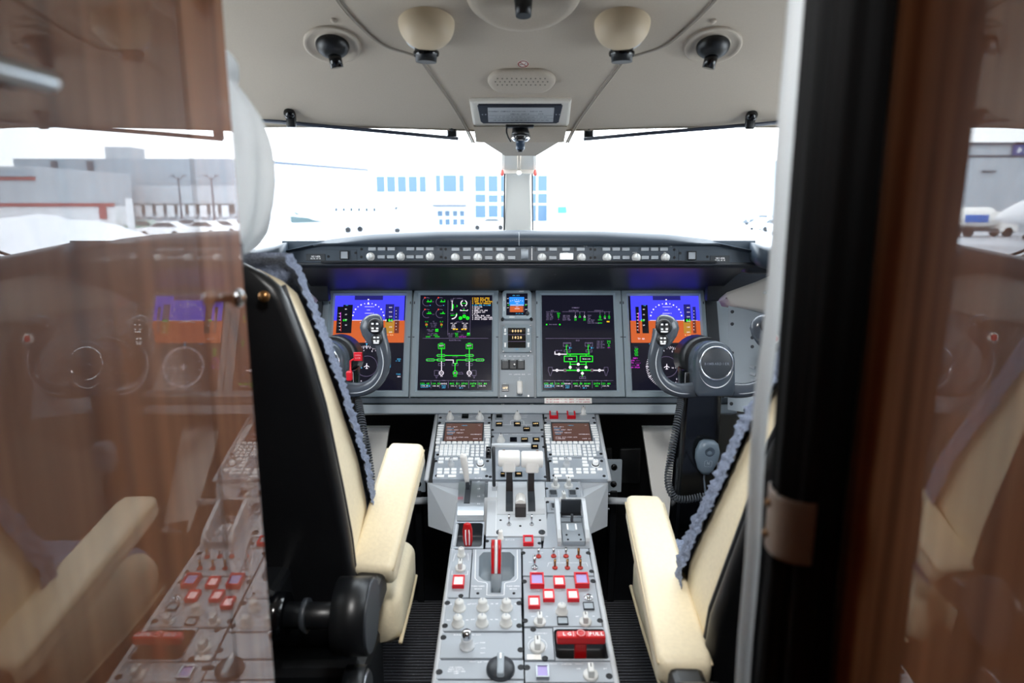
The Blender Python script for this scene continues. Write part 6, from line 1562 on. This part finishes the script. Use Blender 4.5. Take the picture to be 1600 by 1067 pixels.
# visor rails on two black brackets each
for l_, pts, br, sx in (('left', [(404, 187), (500, 196), (610, 206), (716, 216)], (453.5, 706), -1), ('right', [(912, 217), (1010, 208), (1120, 199), (1250, 188)], (1173.5, 920), 1)):
    dd = lambda u: 1.585 - .085 * (abs(u - 810) - 100) / 310
    t = thing('visor_rail', 'thin dark sun visor rail on two black brackets along the %s windshield top' % l_, 'rail', P(pts[1][0], pts[1][1], dd(pts[1][0])), None, True)
    pp = [P(u, v + .5, dd(u) - .012) for u, v in pts]
    MB().tube(pp, .0042, 10).build('rail', mat('rail_dark_slate', (54, 60, 74), .4), t)
    for k, u in enumerate(br):
        v = lerp_tab(sorted(pts), u)[1]; c = on_ceil(u, v - (11 if k == 0 else 8)); c = c + (CAM - c).normalized() * .012
        if k == 0:
            b = MB().box(c + V((0, .004, -.008)), (.021, .012, .032), .004).build('bracket', BLACK, t)
            MB().lathe([(.0115, 0), (.012, .008), (.009, .014), (0, .016)], 20, 0, Matrix.Translation(c + V((0, 0, .004))) @ Matrix.Rotation(rad(90), 4, 'X'), True, False).build('knob', GLOSSB, b)
        else:
            b = MB().box(c + V((0, .004, 0)), (.022, .012, .03), .004).build('bracket', BLACK, t)
            MB().lathe([(.004, 0), (.003, .003), (0, .003)], 12, 0, Matrix.Translation(c + V((0, -.002, .006))) @ Matrix.Rotation(rad(90), 4, 'X'), True, False).build('screw', DARKG, b)

# ================================================================ lacquered wood panels, curtain, handles
XL = -.268; XR = .2485
mb = MB(); mb.add([(XL, -1.5, FLOOR), (XL, .543, FLOOR), (XL, .543, 1.86), (XL, -1.5, 1.86)], [(0, 1, 2, 3)])
mb.add([(XL - .03, -1.5, FLOOR), (XL - .03, .543, FLOOR), (XL - .03, .543, 1.86), (XL - .03, -1.5, 1.86)], [(3, 2, 1, 0)])
struct('wall_left', mb, WOOD, 'high gloss brown wood panel left of the cockpit entrance')
mb = MB().box((XL - .0155, .588, .95), (.03, .086, 1.78), .0015, 0, None, 1); struct('wall_left_jamb', mb, WOOD, 'narrow glossy wood strip at the front edge of the left panel')
mb = MB().box((XR + .015, -.48, .95), (.03, 2.06, 1.78), .002); struct('wall_right', mb, WOOD, 'high gloss brown wood panel right of the cockpit entrance')
t = thing('grab_handle', 'short chrome grab handle on the left wood panel, top left corner', 'handle', (XL + .02, .2, 1.31), None, True)
e = P(84, 130, .347); st = P(-60, 100, .29); st = V((e.x, st.y - .1, e.z))
MB().tube([st, e + V((0, -.004, 0)), e], [.0052, .0052, .0035], 14).build('bar', mat('satin_chrome', (190, 194, 196), .3, .85), t)
MB().tube([e + V((0, -.012, 0)), V((XL, e.y - .012, e.z))], .004, 10).build('post', STEEL, t)
c = P(352, 466, .585)
t = thing('panel_latch', 'small chrome latch knob with brown centre on the left wood strip', 'latch', c, None, True)
MB().lathe([(.004, 0), (.004, .006), (.0075, .009), (.008, .013), (.006, .016), (0, .017)], 20, 0, Matrix.Translation((XL, c.y, c.z)) @ Matrix.Rotation(rad(90), 4, 'Y'), True, False).build('knob', CHROME, t)
MB().lathe([(.0035, 0), (.0035, .0012), (0, .0016)], 14, 0, Matrix.Translation((XL + .0165, c.y, c.z)) @ Matrix.Rotation(rad(90), 4, 'Y'), True, False).build('knob_centre', BRASS, t)

# left curtain: pale cloth bunched behind the strip's front edge
t = thing('left_curtain', 'pale grey curtain bulging out past the front edge of the left wood panel', 'curtain', (XL, .7, 1.2), None, True)
LT = [(1.402, -.045), (1.399, -.028), (1.392, -.016), (1.384, -.011), (1.374, -.012), (1.366, -.015), (1.358, -.009), (1.345, -.001), (1.334, .005), (1.32, .010), (1.306, .0134), (1.275, .0153), (1.25, .013), (1.235, .009), (1.222, .004), (1.212, -.004), (1.2045, -.012), (1.199, -.026), (1.197, -.04)]
def lc(u, v):
    z = 1.402 - .205 * v
    b = lerp_tab(LT, z)[1]; a_ = rad(-120 + 240 * u); r = max(.001, b + .045)
    fold = 1 + .05 * math.cos(6 * a_ + z * 14) + .03 * math.cos(11 * a_ - z * 30)
    return V((XL - .05 + (r * math.cos(a_)) * fold, .69 + .045 * min(1, r / .03) * math.sin(a_) * fold, z))
MB().grid(lc, 90, 60).build('cloth', GREYCLOTH, t)
MB().lathe([(.005, -.012), (.006, -.006), (.006, .008), (.004, .012), (0, .013)], 14, 0, Matrix.Translation((XL - .018, .665, 1.204)), True, False).build('tie_hook', SLATE, t)

# right curtain: black folds held by a leather strap, with a pale leading edge
t = thing('right_curtain', 'black pleated curtain gathered against the right wood panel', 'curtain', (XR, .5, FLOOR), None, True)
xc = XR - .0295; YC = .518
def rc(u, v):
    z = FLOOR + .02 + (1.84 - FLOOR - .02) * v; a_ = 2 * math.pi * u
    pin = 1 - .22 * math.exp(-((z - 1.0) / .12) ** 2)
    f = 1 + .13 * math.sin(7 * a_ + z * 1.6) + .07 * math.sin(13 * a_ + 2 - z * 2.2)
    x = xc + .0265 * math.copysign(abs(math.cos(a_)) ** .7, math.cos(a_)) * f * (.8 + .2 * pin); y = YC + .020 * math.copysign(abs(math.sin(a_)) ** .8, math.sin(a_)) * f * pin
    return V((min(x, XR - .001), y, z))
MB().grid(rc, 170, 70, 0, True, True).build('cloth', CURT, t)
def le(u, v):
    z = FLOOR + .02 + (1.84 - FLOOR - .02) * v; a_ = rad(75 + 195 * u)
    wob = .0018 * math.sin(z * 11) + .0012 * math.sin(z * 27 + 1)
    return V((XR - .0555 + wob + .0088 * math.cos(a_), YC + .032 + .010 * math.sin(a_), z))
MB().grid(le, 16, 80).build('pale_edge', GREYCLOTH, t)
t2 = thing('curtain_strap', 'taupe leather strap around the black right curtain', 'strap', (xc, YC, 1.0), None, True)
z0 = .998; m = MB(); n_ = 30; ring_ = []
for k in range(n_ + 1):
    a_ = rad(110 + 152 * k / n_); ring_.append((xc + .0015 + .031 * math.copysign(abs(math.cos(a_)) ** .75, math.cos(a_)), YC + .0255 * math.copysign(abs(math.sin(a_)) ** .75, math.sin(a_))))
m.loft([[V((x, y, z)) for x, y in ring_] + [V((x + .0025, y + .001, z)) for x, y in ring_[::-1]] for z in (z0 - .027, z0 - .024, z0 + .022, z0 + .025)], 0, True); m.build('strap', STRAPM, t2)
for dz in (-.014, .013): MB().lathe([(.0035, 0), (.003, .002), (0, .0025)], 10, 0, Matrix.Translation((xc - .030, YC + .004, z0 + dz)) @ Matrix.Rotation(rad(-90), 4, 'Y'), True, False).build('press_stud', BRASS, t2)
t3 = tag(MB().box((xc - .0, YC, 1.80), (.052, .06, .04), .012).build('curtain_bracket', STRAPM), 'dark taupe bracket holding the black curtain at the ceiling', 'bracket')

# ================================================================ the apron outside
GZ = -1.70
def gmat():
    m = bpy.data.materials.new('wet_apron_with_snow'); m.use_nodes = True; nt = m.node_tree; b = nt.nodes['Principled BSDF']
    t = nt.nodes.new('ShaderNodeTexCoord'); n = nt.nodes.new('ShaderNodeTexNoise'); n.inputs['Scale'].default_value = .035; n.inputs['Detail'].default_value = 6
    r = nt.nodes.new('ShaderNodeValToRGB'); e = r.color_ramp.elements
    e[0].position = .42; e[0].color = (.30, .32, .35, 1); e[1].position = .60; e[1].color = (.72, .75, .80, 1)
    nt.links.new(t.outputs['Object'], n.inputs['Vector']); nt.links.new(n.outputs['Fac'], r.inputs['Fac']); nt.links.new(r.outputs['Color'], b.inputs['Base Color'])
    b.inputs['Roughness'].default_value = .6
    return m
mb = MB(); mb.add([(-400, 4.5, GZ), (400, 4.5, GZ), (400, 500, GZ), (-400, 500, GZ)], [(0, 1, 2, 3)]); struct('ground', mb, gmat())
SNOW = mat('snow', (236, 240, 246), .8, bump=.6, bscale=3, var=.03)
WALLW = mat('white_cladding', (222, 226, 230), .6, var=.03, bscale=1); WALLG = mat('grey_cladding', (176, 186, 194), .6, var=.04, bscale=.6)
WALLB = mat('blue_grey_cladding', (150, 166, 178), .6, var=.04, bscale=.6); DARKW = mat('dark_opening', (58, 70, 74), .7)
BGLASS = mat('building_glass', (52, 82, 108), .25); ROOF = mat('dark_roof_edge', (70, 78, 90), .6); REDP = mat('red_cladding', (150, 74, 74), .6)
TYRE = mat('tyre', (24, 25, 28), .8); CARGL = mat('car_glass', (40, 52, 62), .1)
def zrow(v, D, u=797): return yz(v, D, u)
def front(name, label, cat, u0, u1, D, vtop, m, depth=18, roof=True, group=None):
    """a building whose front wall stands square to the aircraft at distance D"""
    x0, x1, zt = ux(u0, D), ux(u1, D), zrow(vtop, D)
    t = thing(name, label, cat, ((x0 + x1) / 2, D + depth / 2, GZ), group, True)
    MB().box(((x0 + x1) / 2, D + depth / 2, (zt + GZ) / 2), (x1 - x0, depth, zt - GZ), 0).build('wall', m, t)
    if roof: MB().box(((x0 + x1) / 2, D + depth / 2 - .1, zt + .12), (x1 - x0 + .5, depth + .5, .3), 0).build('roof', ROOF, t)
    return t
def win(t, D, px, m=None, name='window', fr=None):
    for u0, v0, u1, v1 in px:
        a, b = ux(u0, D), ux(u1, D); c, d = zrow(v0, D), zrow(v1, D)
        f = MB().box(((a + b) / 2, D - .02, (c + d) / 2), (b - a + .12, .12, c - d + .12), 0).build(name, fr or WALLW, t)
        MB().box(((a + b) / 2, D - .07, (c + d) / 2), (b - a, .06, c - d), 0).build('pane', m or BGLASS, f)
D = 98
t = front('office_building', 'white two storey building with rows of blue windows, left of the windshield post', 'building', 578, 862, D, 263, WALLW, 25, False)
B = lambda *q: [(560 + a / 6.667, 240 + b / 6.667, 560 + c / 6.667, 240 + d / 6.667) for a, b, c, d in q]
win(t, D, B((195, 235, 285, 403), (303, 235, 395, 403), (415, 235, 507, 403), (527, 235, 620, 403), (640, 235, 712, 403), (808, 222, 863, 400), (885, 222, 1028, 400), (1050, 222, 1105, 400)))
win(t, D, B((1215, 228, 1328, 398), (1352, 228, 1455, 400), (1480, 228, 1590, 400), (1215, 420, 1328, 512), (1352, 428, 1455, 512), (1480, 428, 1590, 512), (1215, 535, 1328, 670), (1352, 535, 1455, 670), (1480, 535, 1590, 670)))
win(t, D, [(831, 274, 838, 299), (840, 274, 855, 299), (831, 302, 838, 318), (840, 302, 855, 318), (831, 320, 838, 346), (840, 320, 855, 346)])
win(t, D, B((820, 595, 878, 655), (898, 595, 952, 655), (980, 595, 1032, 655), (1054, 595, 1106, 655), (834, 678, 878, 745), (900, 678, 954, 745), (980, 678, 1032, 745), (1054, 678, 1106, 745)), None, 'door_window')
a, b = ux(560 + 785 / 6.667, D), ux(560 + 1130 / 6.667, D); z = zrow(240 + 541 / 6.667, D); MB().box(((a + b) / 2, D - 1, z), (b - a, 2, .35), 0).build('canopy', ROOF, t)
# long hangar to its left with dark roof line and shade of an open bay painted as a panel
hp = [(300, 96, 244), (583, 138, 266.5)]
t = thing('hangar', 'long low white hangar with thin dark roof line at the far left', 'hangar', (ux(440, 118), 118, GZ), None, True)
a, b = [V((ux(u, D_), D_, GZ)) for u, D_, v in hp]; za, zb = [zrow(v, D_, u) for u, D_, v in hp]; bk = V((-6, 40, 0)); up = lambda p, z: V((p.x, p.y, z))
MB().loft([[a, up(a, za), up(a + bk, za), a + bk], [b, up(b, zb), up(b + bk, zb), b + bk]], 0, False).build('wall', WALLW, t)
MB().tube([up(a, za + .1), up(b, zb + .1)], .32, 6).build('roof_edge', ROOF, t)
f0, f1 = a.lerp(b, .45), a.lerp(b, .97); o_ = V((.1, -.3, 0)); MB().loft([[f0 + o_, up(f0 + o_, GZ + 3.2), up(f0, GZ + 3.2), f0], [f1 + o_, up(f1 + o_, GZ + 3.2), up(f1, GZ + 3.2), f1]], 0, False).build('bay_shade_panel', mat('bay_shade_grey_green', (60, 80, 84), .7), t)
for u0, u1 in ((452, 470), (480, 512)): a, b = ux(u0, 122), ux(u1, 122); 
# distant low terminal on the right
t = front('terminal', 'distant low pale terminal beyond parked cars, right of the windshield', 'building', 1150, 1232, 150, 318, WALLW, 20)
win(t, 150, [(1166, 320, 1181, 326), (1190, 319, 1204, 325), (1208, 319, 1228, 325)], mat('far_window', (120, 140, 150), .4))
t = front('site_cabin', 'small white cabin with a blue sign on the apron right of the post', 'cabin', 858, 886, 92, 320, WALLW, 4, False)
a, b = ux(871, 91.9), ux(886, 91.9); MB().box(((a + b) / 2, 91.9, zrow(328, 91.9)), (b - a, .1, .9), 0).build('blue_sign', mat('sign_blue', (40, 110, 200), .5), t)

def car(label, x, y, rz, paint, group='parked cars', L=4.5, H=1.45, name='car', cat='car'):
    M = Matrix.Translation((x, y, GZ)) @ Matrix.Rotation(rz, 4, 'Z'); t = thing(name, label, cat, M, group)
    h = L / 2; pr = [(-h, .35), (-h + .05, .75), (-h + .15, .85), (-h * .42, .98), (-h * .12, H), (h * .45, H + .01), (h * .78, 1.02), (h - .04, .92), (h, .5), (h - .05, .3), (-h + .1, .28)]
    rings = []
    for yy, k in ((-.88, .0), (-.84, 1), (.84, 1), (.88, 0)):
        rings.append([V((px, yy * (1 if pz < 1.0 else .84), pz - (.02 if k == 0 else 0))) for px, pz in pr])
    MB().loft(rings, 0, False).build('body', paint, t)
    gl = [(-h * .37, 1.0), (-h * .12, H - .07), (h * .42, H - .06), (h * .68, 1.02)]
    for s_ in (-1, 1): MB().loft([[V((px, s_ * (.80 if pz < 1.1 else .76), pz)) for px, pz in gl], [V((px, s_ * (.885 if pz < 1.1 else .77), pz)) for px, pz in gl]], 0, False).build('side_glass', CARGL, t)
    for wx in (-h * .62, h * .62):
        for s_ in (-1, 1): MB().cyl((wx, s_ * .66, .32), (wx, s_ * .9, .32), .32, .32, 16).build('wheel', TYRE, t)
    for s_ in (-1, 1): MB().box((-h + .03, s_ * .62, .68), (.1, .3, .14), .02).build('headlight', KEY, t)
    return t
CARW = mat('car_white', (236, 238, 240), .25); CARS = mat('car_silver', (170, 178, 186), .25, .4); CARD = mat('car_dark', (60, 70, 80), .25); CARG = mat('car_green', (110, 140, 130), .25)
car('white saloon car parked in front of the office building doors', ux(764, 84), 84, 0, CARW, None)
def truck(label, x, y, rz, group=None):
    t = thing('fuel_truck', label, 'truck', Matrix.Translation((x, y, GZ)) @ Matrix.Rotation(rz, 4, 'Z'), group)
    MB().box((-2.6, 0, 1.35), (1.7, 2.1, 1.9), .2).build('cab', WHITE, t); MB().box((-3.3, 0, 1.75), (.4, 1.8, .7), .05).build('windscreen', CARGL, t)
    MB().lathe([(.2, -2.3), (.95, -2.2), (1.0, -1.9), (1.0, 1.9), (.95, 2.2), (.2, 2.3)], 20, 0, Matrix.Translation((.9, 0, 1.75)) @ Matrix.Rotation(rad(90), 4, 'Y')).build('tank', WHITE, t)
    MB().box((0, 0, .65), (7, 1.6, .25), .05).build('chassis', DARKG, t)
    MB().box((.6, -1.0, 1.7), (2.2, .06, .7), .02).build('blue_band', mat('sign_blue', (40, 110, 200), .5), t)
    for wx in (-2.5, 1.2, 2.4):
        for s_ in (-1, 1): MB().cyl((wx, s_ * .7, .45), (wx, s_ * 1.05, .45), .45, .45, 16).build('wheel', TYRE, t)
    return t
JETW = mat('jet_white', (238, 240, 242), .25)
def jet(label, x, y, rz, s_=1., group='parked jets'):
    M = Matrix.Translation((x, y, GZ)) @ Matrix.Rotation(rz, 4, 'Z') @ Matrix.Scale(s_, 4); t = thing('business_jet', label, 'jet', M, group)
    prof = [(0, -.35, .02), (.35, -.27, .3), (1.0, -.12, .62), (2.0, .1, .98), (3.0, .2, 1.18), (4.2, .22, 1.25), (12, .22, 1.25), (14, .35, 1.05), (16, .65, .6), (17.6, .95, .15)]
    MB().loft([[V((px, r * math.cos(a_), 2.2 + z + r * math.sin(a_))) for a_ in [2 * math.pi * i / 24 for i in range(24)]] for px, z, r in prof]).build('fuselage', JETW, t)
    for sd in (-1, 1):
        sec = lambda c, x0, yy, z0: [V((x0, yy, z0)), V((x0 + c * .3, yy, z0 + c * .06)), V((x0 + c, yy, z0)), V((x0 + c * .4, yy, z0 - c * .03))]
        MB().loft([sec(3.4, 7.2, sd * 1.0, 1.5), sec(1.4, 10.4, sd * 8.6, 2.1)], 0, True).build('wing', JETW, t)
        MB().loft([sec(.9, 11.0, sd * 8.6, 2.1), sec(.45, 11.7, sd * 9.0, 3.2)], 0, True).build('winglet', JETW, t)
        MB().loft([sec(2.0, 15.6, sd * .1, 6.3), sec(1.0, 16.8, sd * 3.3, 6.45)], 0, True).build('tailplane', JETW, t)
        MB().lathe([(.5, 0), (.72, .15), (.78, 1.2), (.6, 3.0), (.42, 3.4)], 20, 0, Matrix.Translation((11.6, sd * 1.95, 3.05)) @ Matrix.Rotation(rad(90), 4, 'Y')).build('engine', JETW, t)
        for k in range(6): MB().box((5.2 + k * 1.0, sd * 1.24, 2.75), (.42, .06, .5), .02).build('cabin_window', CARGL, t)
        m = MB(); m.loft([[V((px, sd * yy, zz)) for px, yy, zz in ((1.75, .55, 2.82), (2.2, .92, 2.62), (2.75, 1.08, 2.72), (2.7, .84, 3.14))], [V((px, sd * (yy + .06), zz + .05)) for px, yy, zz in ((1.75, .55, 2.82), (2.2, .92, 2.62), (2.75, 1.08, 2.72), (2.7, .84, 3.14))]], 0, False); m.build('cockpit_window', CARGL, t)
        MB().cyl((8.6, sd * 1.4, .35), (8.6, sd * 1.7, .35), .36, .36, 16).build('wheel', TYRE, t); MB().cyl((8.6, sd * 1.5, .4), (8.6, sd * 1.5, 1.4), .08).build('gear_leg', STEEL, t)
        MB().cyl((2.9, sd * .08, .28), (2.9, sd * .26, .28), .28, .28, 16).build('wheel', TYRE, t)
    MB().cyl((2.9, 0, .3), (2.9, 0, 1.2), .07).build('gear_leg', STEEL, t)
    MB().loft([[V((12.8, -.12, 3.2)), V((12.8, .12, 3.2)), V((16.4, .12, 3.2)), V((16.4, -.12, 3.2))], [V((15.6, -.07, 6.3)), V((15.6, .07, 6.3)), V((17.6, .07, 6.3)), V((17.6, -.07, 6.3))]], 0, False).build('fin', JETW, t)
    MB().box((7, -1.26, 2.0), (9, .03, .08), 0).build('stripe', mat('jet_stripe', (70, 80, 100), .4), t)
    return t
jet('white business jet parked on the apron in front of the white hangar', ux(655, 74), 74, rad(165), .9, None)
for k, (u, D_) in enumerate(((1186, 104), (1194, 84), (1212, 92), (1222, 76))):
    car(('small dark car far out on the apron right of the windshield', 'silver car nearest the apron edge beyond the right windshield', 'dark car between two silver cars beyond the right windshield', 'silver car close to the dark curtain beyond the right windshield')[k], ux(u, D_), D_, rad(20 + 30 * k), (CARD, CARS, CARD, CARS)[k], 'cars beyond the right windshield')

# ---- far right: seen in the left wood panel's polish
MU = lambda u: 1594 - u
D = 112
t = front('warehouse', 'wide pale warehouse, mirrored in the left wood panel', 'building', MU(372), MU(38), D, 248, WALLB, 30, False)
for u in (100, 155): a = ux(MU(u), D - .1); MB().box((a, D - .1, 3.2), (.9, .3, 9.8), 0).build('downpipe', ROOF, t)
a, b = ux(MU(220), D + 12), ux(MU(182), D + 12); MB().box(((a + b) / 2, D + 14, 10.2), (b - a, 5, 2), 0).build('roof_plant', WALLG, t)
t = front('warehouse_annex', 'lower grey annex with dark band of openings in front of the warehouse', 'building', MU(372), MU(112), 102, 290, WALLG, 8, False)
a, b = ux(MU(372), 101.9), ux(MU(200), 101.9); MB().box(((a + b) / 2, 101.9, zrow(326, 101.9)), (b - a, .3, 1.3), 0).build('opening_band', DARKW, t)
for k in range(9): a = ux(MU(222 + k * 17), 101.7); MB().box((a, 101.7, zrow(330, 101.7)), (1.0, .3, 1.7), 0).build('pillar', WALLW, t)
t = front('freight_shed', 'pale freight shed with red stripe, mirrored at the left edge', 'building', MU(70), MU(-90), 80, 260, WALLG, 20, False)
a, b = ux(MU(70), 79.9), ux(MU(-90), 79.9); MB().box(((a + b) / 2, 79.9, zrow(279, 79.9)), (b - a, .2, .35), 0).build('red_stripe', REDP, t); MB().box(((a + b) / 2, 79.8, zrow(270, 79.8)), (b - a, .2, .8), 0).build('upper_band', WALLB, t)
t = front('freight_trailer', 'long white trailer with red top edge behind the snow bank', 'trailer', MU(188), MU(-60), 70, 322, WALLW, 3, False)
a, b = ux(MU(188), 69.9), ux(MU(-60), 69.9); MB().box(((a + b) / 2, 69.9, zrow(320, 69.9)), (b - a, .2, .35), 0).build('red_edge', REDP, t); a, b = ux(MU(174), 69.85), ux(MU(164), 69.85); MB().box(((a + b) / 2, 69.85, zrow(331, 69.85)), (b - a, .2, 1.4), 0).build('red_door', REDP, t)
t = front('ticket_sign', 'small white upright sign board beside the parked cars', 'sign', MU(214), MU(206), 66, 310, WALLW, .4, False)
for k, u in enumerate((290, 341)):
    x, y = ux(MU(u), 84), 84; zt = zrow(277, 84)
    t = thing('street_lamp', ('tall grey double armed street lamp among parked cars, left one in the mirror image' if k == 0 else 'tall grey double armed street lamp among parked cars, right one in the mirror image'), 'street lamp', (x, y, GZ), None, True)
    MB().cyl((x, y, GZ), (x, y, zt), .16, .09, 10).build('pole', ROOF, t)
    for s_ in (-1, 1): MB().tube([V((x, y, zt - .3)), V((x + s_ * .4, y, zt)), V((x + s_ * .6, y, zt + .15))], .06, 8).build('arm', ROOF, t); MB().box((x + s_ * .7, y, zt + .2), (.45, .25, .14), .03).build('lamp_head', ROOF, t)
LB = ['white car first in the row beyond the snow bank', 'dark green car half behind the snow bank', 'white car under the street lamp', 'silver car between two white cars by the street lamp', 'white car at the end of the row, under the second street lamp', 'small silver car farthest back in the row', 'pale car alone in front of the red edged trailer']
for k, (u, D_, p_) in enumerate(((262, 64, CARW), (226, 70, CARG), (322, 66, CARW), (298, 76, CARS), (352, 70, CARW), (368, 80, CARS), (120, 60, CARS))):
    car(LB[k], ux(MU(u), D_), D_, rad(180 + (k % 3) * 4), p_, 'cars in the parking area')
def mound(u, v, x0, x1, y0, y1, h, seed):
    x = x0 + (x1 - x0) * u; y = y0 + (y1 - y0) * v; e = (math.sin(math.pi * min(1, max(0, u))) ** .6) * math.sin(math.pi * v) ** .8
    return V((x, y, GZ + e * h * (1 + .25 * noise.noise(V((x * .35, y * .35, seed))) + .12 * noise.noise(V((x * 1.1, y * 1.1, seed))))))
x0, x1 = ux(MU(250), 32), ux(MU(-80), 32)
o = MB().grid(lambda u, v: mound(u, v, x0, x1, 26, 38, 2.5, 2), 60, 24).build('snow_bank', SNOW); tag(o, 'long ploughed snow bank on the apron, mirrored low in the left panel', 'snow bank')
x0, x1 = ux(395, 40), ux(478, 40)
o = MB().grid(lambda u, v: mound(u, v, x0, x1, 36, 46, 1.9, 5), 40, 18).build('snow_bank', SNOW); tag(o, 'small snow heap on the apron beyond the left seat', 'snow bank')

# ---- far left: seen in the right wood panel's polish
D = 88
t = front('service_hangar', 'pale grey hangar with dark roof edge and blue sign, mirrored at the right edge', 'hangar', MU(1690), MU(1470), D, 226, WALLG, 30, True)
a, b = ux(MU(1650), D - .2), ux(MU(1567), D - .2); zc = (zrow(222, D) + zrow(243, D)) / 2; h_ = zrow(222, D) - zrow(243, D)
s_ = MB().box(((a + b) / 2, D - .25, zc), (b - a, .2, h_), 0).build('sign_board', mat('sign_navy', (44, 66, 130), .5), t)
MB().text('Service', (0, 0), h_ * .8, 0, Matrix.Translation(((a + b) / 2 + .2, D - .36, zc)) @ Matrix.Rotation(rad(90), 4, 'X'), adv=.62).build('lettering', INK, s_)
MB().box((ux(MU(1534), D - .1), D - .1, zrow(268, D)), (1.6, .5, .18), 0).build('wall_lamp', ROOF, t)
MB().box(((ux(MU(1690), D) + ux(MU(1470), D)) / 2, D - .06, zrow(244, D)), (ux(MU(1470), D) - ux(MU(1690), D), .12, .25), 0).build('cladding_line', ROOF, t)
jet('white business jet in front of the service hangar, nose mirrored at the right edge', ux(MU(1549), 58), 58, rad(184), 1.0, None)
truck('white fuel truck with blue band standing before the service hangar', ux(MU(1522), 66), 66, 0)
